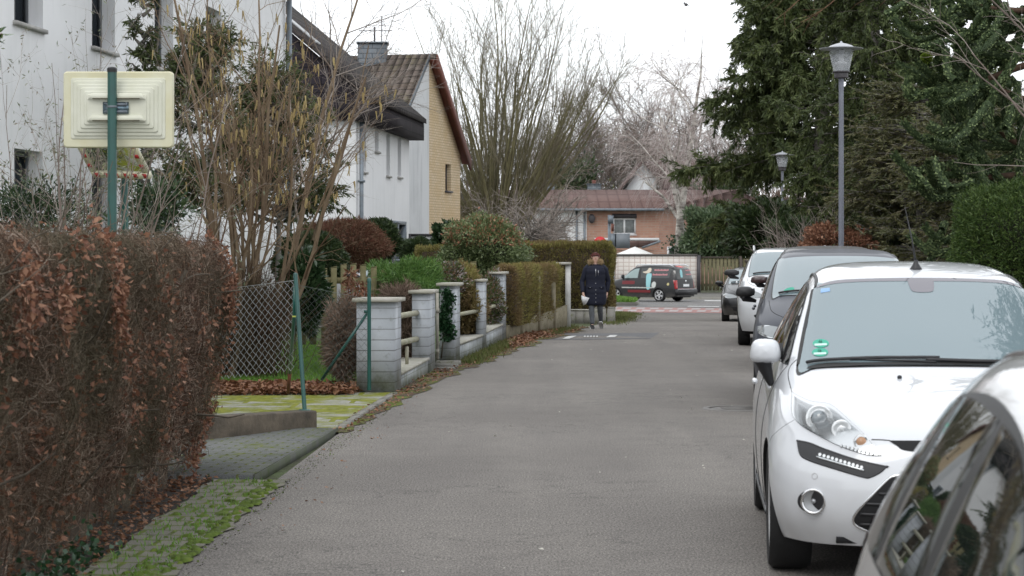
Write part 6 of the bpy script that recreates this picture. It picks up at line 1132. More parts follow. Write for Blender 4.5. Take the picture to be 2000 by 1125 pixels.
    def wheel(s, sg, yw, r, w, spokes, rimr, rimm):
        x = sg*(s.W2-.018); T = Matrix.Translation((x, yw, r))@Matrix.Rotation(sg*math.pi/2, 4, 'Y'); rr = r*rimr
        mb = MB(); mb.lathe([(rr, -.03), (rr*1.03, -.005), (r*.93, .0), (r*.985, -.02), (r, -.045), (r, -.045-(w-.09)), (r*.985, -w+.02), (r*.93, -w), (rr, -w+.02)], 48, M=T)
        for gq in (.30, .5, .70): mb.lathe([(r*1.0005, -.045-(w-.09)*gq-.004), (r*.985, -.045-(w-.09)*gq), (r*1.0005, -.045-(w-.09)*gq+.004)], 48, M=T)
        ty = mb.build('wheel', M_tyre, s.t, smooth=True, autosmooth=40)
        mb = MB(); mb.lathe([(rr*1.01, -.02), (rr*1.0, -.008), (rr*.93, -.012), (rr*.90, -.06), (rr*.88, -w+.04)], 48, M=T)
        mb.lathe([(0, -.012), (rr*.16, -.014), (rr*.2, -.03), (rr*.2, -.06)], 20, M=T)
        for k in range(spokes):
            Rk = T@Matrix.Rotation(2*math.pi*k/spokes, 4, 'Z')
            for d_ in (-.12, .12): V = [(rr*.12, -.02+d_*.1, -.028), (rr*.12, .02+d_*.1, -.028), (rr*.94, .018+d_*rr*1.1, -.02), (rr*.94, -.018+d_*rr*1.1, -.02)]; V += [(a, b_, c-.03) for a, b_, c in V]; V = [tuple(Rk@Vector(v)) for v in V]; mb.add(V, [(0,1,2,3),(4,7,6,5),(0,4,5,1),(1,5,6,2),(2,6,7,3),(3,7,4,0)])
        mb.build('rim', rimm, ty); mb = MB(); mb.lathe([(0, -.075), (rr*.9, -.075)], 30, M=T); mb.build('brake_disc', M_dark, ty)
    def proj(s, mode, q):
        if mode == 'side': r = s.bvh.ray_cast(Vector((-3, q[0], q[1])), Vector((1, 0, 0)))
        elif mode == 'front': r = s.bvh.ray_cast(Vector((q[0], -2, q[1])), Vector((0, 1, 0)))
        elif mode == 'rear': r = s.bvh.ray_cast(Vector((q[0], 8, q[1])), Vector((0, -1, 0)))
        elif mode == 'top': r = s.bvh.ray_cast(Vector((q[0], q[1], 4)), Vector((0, 0, -1)))
        else:
            o = s.Mi@Vector((0, 0, CH)); p = s.Mi@at(q[0], q[1], 10.); r = s.bvh.ray_cast(o, (p-o).normalized())
        return (r[0], r[1]) if r[0] is not None else None
    def decal(s, name, pts, mat, mode='px', off=.003, step=None, mirror=True, k=6, parent=None, smooth=True, post=None):
        B = smooth_poly([(*p, 0) for p in pts], k); B = [Vector((p.x, p.y)) for p in B]; n = len(B)
        xs = [p.x for p in B]; ys = [p.y for p in B]; step = step or (5. if mode == 'px' else .02)
        G = [Vector((x, y)) for x in np.arange(min(xs)+step*.5, max(xs), step) for y in np.arange(min(ys)+step*.5, max(ys), step)]
        G = [g for g in G if min((g-b_).length for b_ in B) > step*.45]
        r = geometry.delaunay_2d_cdt(B+G, [], [list(range(n))], 1, 1e-6); V = []; ok = []
        for v in r[0]:
            h = s.proj(mode, v)
            if h is None: V.append((0, 0, 0)); ok.append(False); continue
            p, nn = h
            if nn.dot(Vector((-1, 0, 0)) if mode == 'side' else Vector((0, -1, 0)) if mode == 'front' else Vector((0, 1, 0)) if mode == 'rear' else Vector((0, -.3, 1)) if mode == 'top' else Vector((0, -1, 0))) < 0: nn = -nn
            V.append(tuple(p+nn*off)); ok.append(True)
        Fs = []; 
        for f in r[2]:
            if not all(ok[i] for i in f): continue
            a_, b_, c_ = (Vector(V[i]) for i in f[:3]); nf = (b_-a_).cross(c_-a_); e_ = a_-Vector((0, 2., .4))
            Fs.append(tuple(f) if nf.dot(e_) > 0 else tuple(f[::-1]))
        if not Fs: print('decal missed', name); return []
        par_ = list(range(len(V)))                       # keep the largest connected piece only
        def fd(i):
            while par_[i] != i: par_[i] = par_[par_[i]]; i = par_[i]
            return i
        for f in Fs:
            for i in f[1:]: par_[fd(i)] = fd(f[0])
        cnt = {}
        for f in Fs: cnt[fd(f[0])] = cnt.get(fd(f[0]), 0)+1
        best = max(cnt, key=cnt.get); Fs = [f for f in Fs if fd(f[0]) == best]
        us = sorted({i for f in Fs for i in f}); rm = {v: i for i, v in enumerate(us)}; V = [V[i] for i in us]; Fs = [tuple(rm[i] for i in f) for f in Fs]
        res = []
        for sg in ((1, -1) if mirror else (1,)):
            mb = MB(); mb.add([(v[0]*sg, v[1], v[2]) for v in V], [f[::sg] for f in Fs]); res.append(mb.build(name, mat, parent or s.t, smooth=smooth))
        return res
    def path(s, pts, mode='px', off=.002, k=8):
        P = [Vector((*p, 0)) for p in pts]; P = [P[0]]+P+[P[-1]]; out = []
        for i in range(1, len(P)-2):
            a, b_, c, d = P[i-1:i+3]
            for t in range(k): t /= k; out.append(.5*((2*b_)+(c-a)*t+(2*a-5*b_+4*c-d)*t*t+(3*b_-3*c+d-a)*t**3))
        out.append(P[-2]); R_ = []
        for q in out:
            h = s.proj(mode, q)
            if h is None: continue
            p, nn = h; R_.append(p+(nn if nn.dot(p-Vector((0, 2, .5))) > 0 else -nn)*off)
        return R_
    def line(s, name, pts, mat=None, mode='px', r=.003, off=.0, mirror=True, parent=None, sides=6):
        P = s.path(pts, mode, off)
        if len(P) < 2: print('line missed', name); return
        for sg in ((1, -1) if mirror else (1,)):
            mb = MB(); mb.tube([(p.x*sg, p.y, p.z) for p in P], r, sides); mb.build(name, mat or M_dark, parent or s.t, smooth=True)
    def door_mirror(s, c, size, mat, base, side=(-1, 1)):
        for sg in side:
            mb = MB(); n, m_ = 20, 12; V = []
            for j in range(m_+1):
                t = math.pi*j/m_
                for i in range(n):
                    a = 2*math.pi*i/n; ca, sa, st = math.cos(a), math.sin(a), math.sin(t)
                    x = abs(ca)**.62*math.copysign(1, ca)*st**.6; z = abs(sa)**.62*math.copysign(1, sa)*st**.6; y = -math.cos(t)
                    y = y if y < 0 else y*.45; V.append((sg*(c[0]+size[0]*x*(1-.12*z)), c[1]+size[1]*y-.03*x*sg*0, c[2]+size[2]*z))
            mb.add(V, [(k*n+i, k*n+(i+1) % n, (k+1)*n+(i+1) % n, (k+1)*n+i) for k in range(m_) for i in range(n)])
            h_ = mb.build('door_mirror', mat, s.t, smooth=True)
            mb = MB(); mb.tube([(sg*(c[0]+size[0]*.1), c[1]+.01, c[2]-size[2]*.75), (sg*(c[0]+size[0]*.05), c[1]+.015, c[2]-size[2]*1.2), (sg*base[0], base[1], base[2])], [.052, .040, .016], 12); mb.build('mirror_stalk', M_plast, h_, smooth=True)
            mb = MB(); mb.tube([(sg*(c[0]-size[0]*.98), c[1]+.0, c[2]+size[2]*.62), (sg*(c[0]-size[0]*1.06), c[1], c[2]), (sg*(c[0]-size[0]*.95), c[1], c[2]-size[2]*.66)], .012, 8); mb.build('mirror_rim', M_plast, h_, smooth=True)

def sidewin(car, pts, split=(), grow_=.018, dark=True):
    P = [Vector(p) for p in pts]; c = sum(P, Vector((0, 0)))/len(P)
    car.decal('window_surround', [tuple(p+(p-c).normalized()*grow_) for p in P], M_rubber, 'side', .002, .05)
    xs = sorted([min(p.x for p in P)-1, *split, max(p.x for p in P)+1])
    for a, b_ in zip(xs[:-1], xs[1:]):        # each pane clipped between the pillars
        poly = smooth_poly([(*p, 0) for p in pts], 6); out = []
        a_, b2 = a+.03, b_-.03
        def clip(pl, f):
            o_ = []
            for i in range(len(pl)):
                p, q = pl[i], pl[(i+1) % len(pl)]; fp, fq = f(p), f(q)
                if fp > 0: o_.append(p)
                if (fp > 0) != (fq > 0): t = fp/(fp-fq); o_.append(p+(q-p)*t)
            return o_
        poly = clip(clip(poly, lambda p: p.x-a_), lambda p: b2-p.x)
        if len(poly) > 3:
            pl = []
            for p in poly:
                if not pl or (p-pl[-1]).length > .012: pl.append(p)
            car.decal('side_window', [(p.x, p.y) for p in pl], M_side, 'side', .004, .05, k=1)
def shield(car, base, top, mat=None, seal=True, inset=.02):
    B = base; T = top; pts = [(-x, y) for x, y in B[::-1]][:-1]+B+T[::-1]+[(-x, y) for x, y in T][1:] if B[0][0] == 0 else None
    pts = [(x, y) for x, y in B]+[(x, y) for x, y in T[::-1]]+[(-x, y) for x, y in T[1:]]+[(-x, y) for x, y in B[::-1][:-1]]
    car.decal('windscreen_seal', [(x*(1+inset), y+(-.012 if (x, y) in B or (-x, y) in B else .008)) for x, y in pts], M_rubber, 'top', .002, .04, mirror=False)
    return car.decal('windscreen', pts, mat or M_shield, 'top', .005, .04, mirror=False)[0]

# --- the white hatchback in front
FROWS = np.array(ROWS)
FROWS[..., 2] = np.interp(FROWS[..., 2], [0, .78, .885, 1.015, 1.4, 1.477], [0, .775, .862, .965, 1.418, 1.512])
FROWS[8:10, :4, 1] -= .06; FROWS[7, :4, 1] -= .04
ang = -math.atan(.085)
car = Car('parked_car', 'white hatchback parked nearest in full view, with clear headlight and antenna', (2.035, 9.86, 0), ang, FROWS, (.80, 3.29), .306, M_carwhite, lvl=4, spokes=8, group='cars parked along the right side')
fi = car
ws = shield(car, [(0, .995), (.36, 1.025), (.58, 1.10), (.675, 1.175)], [(0, 1.815), (.32, 1.83), (.49, 1.865), (.555, 1.90)])
sidewin(car, [(1.33, .975), (1.33, .975), (1.62, 1.13), (1.98, 1.315), (2.4, 1.368), (2.9, 1.365), (3.25, 1.28), (3.38, 1.16), (3.2, 1.075), (2.3, 1.015), (1.7, .985)], (2.32,))
def z2(x, y): return (1440+x/2.319, 640+y/2.319)
hl = [z2(*p) for p in ((250,295),(250,295),(300,322),(345,338),(405,345),(440,362),(500,415),(560,470),(600,515),(650,578),(650,578),(600,577),(540,563),(450,530),(370,490),(300,450),(262,415),(248,375))]
hb_ = car.decal('headlight', hl, M_lamp, off=.004, step=4)
car.decal('headlight_seal', [(x+(x-1620)*.018, y+(y-835)*.03) for x, y in hl], M_dark, off=.0015, step=8)
def disc(c, r, ry=None, n=14): return [(c[0]+r*math.cos(2*math.pi*i/n), c[1]+(ry or r)*math.sin(2*math.pi*i/n)) for i in range(n)]
def on(car, c, fn, mirror=True):                  # place round details on the body at a pixel, axis towards the front
    p, nn = car.proj('px', c)
    for i, sg in enumerate((1, -1) if mirror else (1,)):
        ax = Vector((nn.x*sg*.45, -1, nn.z*.3)).normalized(); fn(Matrix.Translation((p.x*sg, p.y, p.z))@ax.to_track_quat('Z', 'Y').to_matrix().to_4x4(), i)
def bowls(M, i):
    mb = MB(); mb.lathe([(.061, .004), (.064, .016), (.058, .020), (.050, .012), (.047, .004), (.044, .016), (.039, .019)], 32, M=M); mb.build('lamp_bowl', M_lampw, hb_[i], smooth=True)
    mb = MB(); mb.ball((0, 0, 0), .036, n=24, m=12); v = mb.V[0]; v[:, 2] *= .5; v[:, 2] += .010; mb.V[0] = v@np.array(M.to_3x3()).T+np.array(M.translation); mb.build('projector_lens', glassmat('lens', (.22, .25, .27), 1.8, .02), hb_[i], smooth=True)
on(car, z2(372, 412), bowls)
def bowl2(M, i): mb = MB(); mb.lathe([(.043, .0), (.046, .014), (.040, .016), (.024, .004), (.012, .002), (.010, .014), (.0, .018)], 28, M=M); mb.build('lamp_bowl', M_lampw, hb_[i], smooth=True)
on(car, z2(472, 462), bowl2)
def ind(M, i): mb = MB(); mb.lathe([(.034, .0), (.036, .010), (.030, .012)], 24, M=M); mb.build('lamp_bowl', M_lampw, hb_[i], smooth=True); mb = MB(); mb.lathe([(.023, .008), (.014, .014), (.0, .017)], 24, M=M); mb.build('indicator_bulb', M_orange, hb_[i], smooth=True)
on(car, z2(562, 517), ind)
def ribs():
    for k in range(9):
        a = z2(470+k*18, 545+k*4.2)
        for sg, par in ((1, hb_[0]), (-1, hb_[1])):
            P = car.path([a, (a[0]+3, a[1]-5)], off=.008, k=2); mb = MB(); mb.tube([(p.x*sg, p.y, p.z) for p in P], .004, 5); mb.build('lamp_rib', M_lampw, par)
ribs()
car.decal('headlight_cover', hl, M_cover, off=.028, step=5)
drl = [z2(*p) for p in ((275,513),(275,513),(330,525),(400,553),(540,600),(672,630),(672,630),(650,652),(605,675),(570,675),(440,637),(340,605),(292,580),(279,545))]
dr = car.decal('daytime_light_panel', drl, M_plast, off=.004); car.line('panel_lip', drl+[drl[0]], M_plast, r=.006)
for k in range(11):
    a = z2(378+k*18.6, 578+k*5.6); car.decal('light_diode', disc(a, 3.0, 3.2, 8), M_lampw, off=.009, step=3, parent=None if False else dr[0], mirror=False)
for q in dr[:1]:
    P = car.path([z2(362, 588), z2(575, 648)], off=.006); mb = MB(); mb.tube(P, .006, 6); mb.build('diode_strip', M_lamp, q)
def fog(M, i):
    mb = MB(); mb.lathe([(.055, .0), (.061, .016), (.053, .022), (.047, .010)], 32, M=M); f = mb.build('fog_light', M_chrome, car.t, smooth=True)
    mb = MB(); mb.lathe([(.047, .008), (.030, .004), (.014, .001), (.0, .0)], 28, M=M); mb.lathe([(.012, .004), (.010, .014), (0, .016)], 14, M=M); mb.build('fog_reflector', simple('fog_bowl', (.35, .36, .37), .4, .6), f, smooth=True)
on(car, z2(347, 785), fog)
car.decal('fog_light_bezel', disc(z2(333, 785), 29, 25), M_carwhite, off=.003); car.decal('fog_light_recess', disc(z2(335, 785), 25.5, 21.5), M_plast, off=.005)
gl_ = [car.proj('px', z2(*p))[0] for p in ((715,672),(680,690),(610,760),(552,822),(527,862),(531,888),(560,908),(615,930),(660,945))]
gpts = [(p.x, p.z) for p in gl_]; gpts = [(0, gpts[0][1]+.012), (gpts[0][0]*.75, gpts[0][1]+.010)]+gpts+[(0, gpts[-1][1]-.004)]
gfull = gpts+[(-x, z) for x, z in gpts[::-1][1:-1]]
g_o = car.decal('lower_grille', gfull, M_dark, 'front', .004, .03, mirror=False)[0]
car.line('grille_surround', gfull+[gfull[0]], M_chrome, 'front', .007, mirror=False, parent=g_o)
for k in range(5):
    z = gpts[0][1]-.045-k*.048; lim = [abs(x) for x, zz in gpts if abs(zz-z) < .03]; w_ = (max(lim) if lim else .35)-.03
    car.line('grille_bar', [(-w_, z), (-w_/2, z), (0, z), (w_/2, z), (w_, z)], M_plast, 'front', .007, off=.004, mirror=False, parent=g_o)
slit = [car.proj('px', z2(*p))[0] for p in ((686,512),(720,522),(775,545))]
car.decal('hood_slot', [(slit[0].x, slit[0].z), (slit[0].x, slit[0].z), (0, slit[0].z+.004), (-slit[0].x, slit[0].z), (-slit[0].x, slit[0].z), (-slit[1].x, slit[1].z-.012), (-slit[2].x, slit[2].z-.014), (0, slit[2].z-.024), (slit[2].x, slit[2].z-.014), (slit[1].x, slit[1].z-.012)], M_dark, 'front', .003, .03, mirror=False)
p_ = car.proj('front', (0, .735)); mb = MB(); mb.lathe([(0, .012), (.05, .010), (.062, .004), (.066, 0)], 28, M=Matrix.Translation(p_[0])@Matrix.Rotation(math.pi/2-.25, 4, 'X')@Matrix.Scale(.5, 4, (0, 1, 0))); mb.build('badge', M_chrome, car.t, smooth=True)
car.line('hood_gap', [z2(608, 507), z2(650, 508), z2(690, 511)], r=.003); car.line('hood_gap', [(1562.5, 698), (1547, 711), (1540.5, 724), (1540, 738), (1547, 767)], r=.0025)
car.line('bumper_gap', [z2(258, 418), z2(205, 450), z2(160, 490), z2(148, 515)], r=.002, off=-.001)
car.line('sensor_ring', disc(z2(351, 672), 5.5)+[disc(z2(351, 672), 5.5)[0]], simple('sensor_grey', (.45, .45, .46), .5), r=.0025)
mb = MB(); p_ = car.proj('px', (1757, 739))[0]; mb.ball(tuple(p_+Vector((0, 0, .006))), (.012, .015, .01)); mb.ball((-p_.x, p_.y, p_.z+.006), (.012, .015, .01)); mb.build('washer_nozzle', M_plast, car.t, smooth=True)
# antenna at the front of the roof
p_ = car.proj('top', (0.0, 2.02))[0]; mb = MB(); mb.lathe([(.0, .05), (.010, .05), (.014, .03), (.030, .006), (.034, .0)], 16, M=Matrix.Translation(p_)); an = mb.build('antenna', M_plast, car.t, smooth=True)
mb = MB(); mb.tube([p_+Vector((0, .005, .03)), p_+Vector((-.02, .02, .16)), p_+Vector((-.055, .05, .34))], [.007, .004, .002], 8); mb.build('antenna_rod', M_plast, an)
# roof ditch strip, wipers, stickers, door seams and handle
car.line('roof_strip', [(-.548, 1.90), (-.535, 2.1), (-.525, 2.6), (-.515, 3.1), (-.505, 3.4)], M_rubber, 'top', .011)
car.line('screen_trim', [(-.675, 1.21), (-.64, 1.42), (-.60, 1.66), (-.565, 1.90)], M_rubber, 'top', .011)
wi = car.path([(-.63, 1.165), (-.45, 1.095), (-.2, 1.055), (.02, 1.045)], 'top', .016); mb = MB(); mb.tube(wi, .009, 6); wp = mb.build('wiper', M_plast, car.t)
mb = MB(); mb.tube(car.path([(-.40, 1.085), (-.25, 1.045), (.0, 1.015)], 'top', .010, 3), .006, 6); mb.tube(car.path([(-.42, 1.09), (-.34, 1.07)], 'top', .012, 2), .009, 6); mb.build('wiper_arm', M_plast, wp)
wi = car.path([(-.05, 1.03), (.2, 1.03), (.45, 1.07), (.55, 1.11)], 'top', .014); mb = MB(); mb.tube(wi, .010, 6); mb.build('wiper', M_plast, car.t)
car.decal('cowl', [(x, y-.06) for x, y in [(-.62, 1.165), (-.45, 1.10), (-.2, 1.065), (0, 1.055), (.2, 1.065), (.45, 1.10), (.62, 1.165), (.6, 1.19), (.4, 1.12), (.2, 1.09), (0, 1.08), (-.2, 1.09), (-.4, 1.12), (-.6, 1.19)]], M_rubber, 'top', .007, .03, mirror=False)
M_gst = simple('green_sticker', (.03, .36, .24), .5); M_wst = simple('sticker_white', (.55, .72, .68), .5)
for cy in (672.5, 690):
    st = car.decal('sticker', disc((1604-(cy-672)*.08, cy), 15.5, 8.2), M_gst, off=.007, step=4, mirror=False, parent=ws)[0]
    x0 = 1604-(cy-672)*.08; car.decal('sticker_stripe', [(x0-12, cy+1.5), (x0-12, cy+1.5), (x0+12, cy+.5), (x0+12, cy+.5), (x0+12, cy+4.5), (x0+12, cy+4.5), (x0-12, cy+5.5), (x0-12, cy+5.5)], M_wst, off=.009, step=4, mirror=False, parent=st, k=1)
    for a, b_ in (((x0-1.5, cy-5.5), (x0-4, cy-1.5)), ((x0-4, cy-1.5), (x0+3, cy-2)), ((x0+1, cy-5), (x0+1, cy))): car.line('numeral', [a, b_], M_dark, r=.0012, off=.009, mirror=False, parent=st, sides=4)
car.decal('vignette', [(1604, 566), (1604, 566), (1621, 564), (1621, 564), (1622, 571), (1622, 571), (1604, 574), (1604, 574)], simple('blue_sticker', (.25, .42, .68), .5), off=.007, step=4, mirror=False, parent=ws, k=1)
for pts in ([(1.32, .97), (1.36, .8), (1.37, .5), (1.33, .26)], [(2.32, 1.0), (2.36, .8), (2.36, .5), (2.30, .24)], [(1.34, .25), (1.9, .235), (2.6, .235), (2.9, .25)]): car.line('door_gap', pts, mode='side', r=.0025)
car.line('sill_moulding', [(1.15, .23), (1.9, .22), (2.6, .22), (2.93, .24)], M_plast, 'side', .012)
mb = MB()
for sg in (-1, 1): mb.ball((sg*.872, 2.18, .84), (.018, .08, .018)); 
mb.build('door_handle', M_carwhite, car.t, smooth=True)
car.door_mirror((.835, 1.46, 1.04), (.080, .075, .064), M_carwhite, (.805, 1.42, .865))
# faint interior seen as a grey sensor housing at the top of the screen
car.decal('sensor_housing', [(-.07, 1.81), (-.07, 1.81), (.07, 1.81), (.07, 1.81), (.062, 1.70), (.04, 1.66), (-.04, 1.66), (-.062, 1.70)], glassmat('sensor_tint', (.11, .10, .12), 2.0, .05), 'top', .007, .03, mirror=False, parent=ws)
car.decal('screen_band', [(-.53, 1.885), (-.3, 1.83), (0, 1.815), (.3, 1.83), (.53, 1.885), (.5, 1.845), (.3, 1.795), (0, 1.775), (-.3, 1.795), (-.5, 1.845)], glassmat('band_tint', (.13, .12, .14), 2.0, .05), 'top', .0065, .03, mirror=False, parent=ws)

# a real opening behind the screen, with the cabin inside
from mathutils.geometry import intersect_point_line
wpoly = [(0, 1.03), (.34, 1.06), (.55, 1.13), (.63, 1.21), (.60, 1.45), (.565, 1.70), (.525, 1.855), (.46, 1.825), (.30, 1.80), (0, 1.785)]; wpoly = wpoly+[(-x, y) for x, y in wpoly[::-1]][1:-1]
def inpoly(x, y, P):
    c = False; j = len(P)-1
    for i in range(len(P)):
        if (P[i][1] > y) != (P[j][1] > y) and x < (P[j][0]-P[i][0])*(y-P[i][1])/(P[j][1]-P[i][1])+P[i][0]: c = not c
        j = i
    return c
import bmesh
bm = bmesh.new(); bm.from_mesh(fi.body.data); bmesh.ops.delete(bm, geom=[f for f in bm.faces if f.calc_center_median().z > .93 and inpoly(*f.calc_center_median()[:2], wpoly)], context='FACES'); bm.to_mesh(fi.body.data); bm.free()
ms_ = M_shield.copy(); ms_.name = 'clear_windscreen'; nt = ms_.node_tree; b = nt.nodes['Principled BSDF']; b.inputs['Base Color'].default_value = (.24, .32, .35, 1); o = nt.nodes['Material Output']; tr = nt.nodes.new('ShaderNodeBsdfTransparent'); tr.inputs[0].default_value = (.80, .90, .90, 1); mx = nt.nodes.new('ShaderNodeMixShader'); mx.inputs[0].default_value = .72
nt.links.new(tr.outputs[0], mx.inputs[1]); nt.links.new(b.outputs[0], mx.inputs[2]); nt.links.new(mx.outputs[0], o.inputs[0]); ws.data.materials[0] = ms_
so_ = [q for q in fi.t.children if q.name.startswith('windscreen_seal')][0]; bm = bmesh.new(); bm.from_mesh(so_.data); wp2 = [(x*.985, 1.45+(y-1.45)*.975) for x, y in wpoly]; bmesh.ops.delete(bm, geom=[f for f in bm.faces if inpoly(*f.calc_center_median()[:2], wp2)], context='FACES'); bm.to_mesh(so_.data); bm.free()
M_int = simple('cabin_lining', (.055, .055, .06), .9, var=.2, sc=8); M_seat = simple('seat_cloth', (.022, .022, .025), .9, bmp=.3, bsc=60)
mb = MB(); mb.prism([(-.70, 1.02), (.70, 1.02), (.70, 1.50), (-.70, 1.50)], .55, [.90, .90, .955, .955]); mb.box((-.72, 1.5, .27), (.72, 3.2, .30)); mb.box((-.76, 1.5, .30), (-.72, 3.3, .95)); mb.box((.72, 1.5, .30), (.76, 3.3, .95)); mb.build('dashboard', M_int, fi.t)
for sg in (-1, 1):
    mb = MB(); V = []
    prof = [(.215, .48, 2.06), (.245, .62, 2.07), (.25, .90, 2.12), (.235, 1.06, 2.17), (.19, 1.14, 2.19), (.10, 1.165, 2.20)]
    for w, z, y in prof: V += [(sg*.36+w*math.cos(a)*1., y+.075*math.sin(a), z) for a in np.arange(16)*2*math.pi/16]
    mb.add(V, [(k*16+i, k*16+(i+1) % 16, (k+1)*16+(i+1) % 16, (k+1)*16+i) for k in range(5) for i in range(16)]); mb.box((sg*.36-.23, 1.62, .42), (sg*.36+.23, 2.10, .56)); st_ = mb.build('front_seat', M_seat, fi.t, smooth=True, autosmooth=50)
    mb = MB(); mb.ball((sg*.36, 2.20, 1.255), (.135, .05, .085), n=18, m=10); mb.tube([(sg*.36-.05, 2.2, 1.14), (sg*.36-.05, 2.2, 1.22)], .008, 6); mb.tube([(sg*.36+.05, 2.2, 1.14), (sg*.36+.05, 2.2, 1.22)], .008, 6); mb.build('headrest', M_seat, st_, smooth=True)
mb = MB(); mb.box((-.62, 2.85, .45), (.62, 3.0, 1.10)); mb.box((-.62, 2.45, .42), (.62, 2.85, .58)); mb.build('rear_bench', M_seat, fi.t)
mb = MB(); a = np.linspace(0, 2*math.pi, 33); mb.tube([(.36+.18*math.cos(q), 1.62+.07*math.sin(q), .95+.165*math.sin(q)) for q in a], .014, 8, cap=False); mb.box((.20, 1.615, .935), (.52, 1.635, .965)); mb.build('steering_wheel', M_seat, fi.t)
mb = MB(); mb.box((-.11, 1.66, 1.27), (.11, 1.68, 1.335)); mb.build('rear_view_mirror', M_seat, fi.t)

# --- generic details for the other cars, all in the car's own coordinates
def details(car, Z=1., hlpts=None, zm=1., grille=True, belt=None, lamp=M_lampw, mirror=None, mmat=None, base=None):
    if hlpts: q = car.decal('headlight', hlpts, lamp, 'front', .005, .03); 
    car.line('hood_gap', [(-.70*zm, 1.15*Z), (-.69*zm, .9*Z), (-.66*zm, .55*Z), (-.5*zm, .3*Z), (-.3*zm, .2*Z), (0, .17*Z)], mode='top', r=.003)
def fullcar(name, label, loc, rz, ym, zm, sx, gh, wheels, wr, pm, hl=None, mir=None, mmat=None, win=None, split=(), shb=None, sht=None, **k):
    car = Car(name, label, loc, rz, warp(ym, zm, sx, gh), wheels, wr, pm, group=k.pop('group', 'cars parked along the right side'), **k)
    fy = lambda y: float(np.interp(y, *zip(*ym))); fz = lambda z: float(np.interp(z, *zip(*zm)))
    B = [(0, 1.055), (.36, 1.085), (.58, 1.155), (.665, 1.215)]; T = [(0, 1.815), (.32, 1.83), (.49, 1.865), (.555, 1.90)]
    shield(car, [(x*sx, fy(y)) for x, y in B], [(x*sx*(1+gh*.9), fy(y)) for x, y in T])
    wpts = win or [(1.33, .975), (1.33, .975), (1.62, 1.13), (1.98, 1.315), (2.4, 1.368), (2.9, 1.365), (3.25, 1.28), (3.38, 1.16), (3.2, 1.075), (2.3, 1.015), (1.7, .985)]
    sidewin(car, [(fy(a), fz(b_)) for a, b_ in wpts], [fy(q) for q in split])
    h = hl or [(-.80, .72), (-.80, .72), (-.70, .735), (-.56, .70), (-.44, .64), (-.44, .64), (-.56, .625), (-.70, .63), (-.79, .66)]
    hq = car.decal('headlight', [(x*sx, fz(z)) for x, z in h], M_lamp, 'front', .006, .025)
    car.decal('headlight_unit', [(x*sx*.94, fz(z*.9+.068)) for x, z in h], glassmat('lamp_glass', (.25, .27, .28), 1.9, .03), 'front', .009, .03, parent=hq[0], mirror=False)
    gr = car.decal('grille', [(-.36*sx, fz(.66)), (-.36*sx, fz(.66)), (.36*sx, fz(.66)), (.36*sx, fz(.66)), (.28*sx, fz(.55)), (-.28*sx, fz(.55))], M_dark, 'front', .004, .04, mirror=False)[0]
    car.line('grille_bar', [(-.34*sx, fz(.605)), (0, fz(.605)), (.34*sx, fz(.605))], M_chrome, 'front', .010, mirror=False, parent=gr)
    car.decal('lower_grille', [(-.5*sx, fz(.42)), (.5*sx, fz(.42)), (.55*sx, fz(.36)), (.45*sx, fz(.31)), (-.45*sx, fz(.31)), (-.55*sx, fz(.36))], M_dark, 'front', .004, .04, mirror=False)
    car.decal('number_plate', [(-.26, fz(.5)), (-.26, fz(.5)), (.26, fz(.5)), (.26, fz(.5)), (.26, fz(.5)-.11), (.26, fz(.5)-.11), (-.26, fz(.5)-.11), (-.26, fz(.5)-.11)], M_plate, 'front', .012, .04, mirror=False, k=1)
    car.line('hood_gap', [(-.70*sx, fy(1.17)), (-.69*sx, fy(.95)), (-.67*sx, fy(.7)), (-.60*sx, fy(.47)), (-.45*sx, fy(.25)), (-.2*sx, fy(.16)), (0, fy(.15))], mode='top', r=.003)
    for a in (1.30, 2.32): car.line('door_gap', [(fy(a), fz(.96)), (fy(a+.02), fz(.7)), (fy(a), fz(.26))], mode='side', r=.003)
    car.line('roof_strip', [(-.545*sx*(1+gh*.9), fy(1.95)), (-.53*sx*(1+gh*.9), fy(2.3)), (-.51*sx*(1+gh*.9), fy(3.3))], M_rubber, 'top', .009)
    mb = MB(); mb.tube(car.path([(-.6*sx, fy(1.20)), (-.3*sx, fy(1.13)), (0, fy(1.11))], 'top', .018), .011, 6); mb.build('wiper', M_plast, car.t)
    if mir: car.door_mirror((mir[0][0]-.01, mir[0][1], mir[0][2]), (mir[1][0]*.92, mir[1][1]*.8, mir[1][2]*.74), mmat or pm, (mir[2][0], mir[2][1], mir[0][2]-.10))
    mb = MB()
    for a in (2.12, 2.98):
        for sg in (-1, 1): mb.ball((sg*(car.W2+.006), fy(a), fz(.86)), (.018, .09, .018))
    mb.build('door_handle', pm, car.t, smooth=True)
    return car
# grey compact people carrier behind the white hatchback
YM = lambda L, wsb, wst: [(0, 0), (.45, .48), (1.02, wsb), (1.82, wst), (2.35, wst+.6), (3.3, L-.62), (3.62, L-.30), (3.95, L)]
g = fullcar('parked_car', 'dark slate grey hatchback directly behind the nearest white one', (3.21, 21.05, 0), -math.atan(.125), YM(4.35, .98, 1.88), [(.19, .19), (.46, .52), (.70, .80), (1.0, 1.10), (1.477, 1.605)], 1.035, .10, (.86, 3.60), .325, M_cargrey,
    mir=((.99, 1.62, 1.15), (.10, .09, .075), (.86, 1.62, 1.02)), mmat=M_plast, split=(2.32, 3.05))
g.decal('sticker', disc((-.52, 1.20), .055, .04), M_gst, 'top', .008, .02, mirror=False)
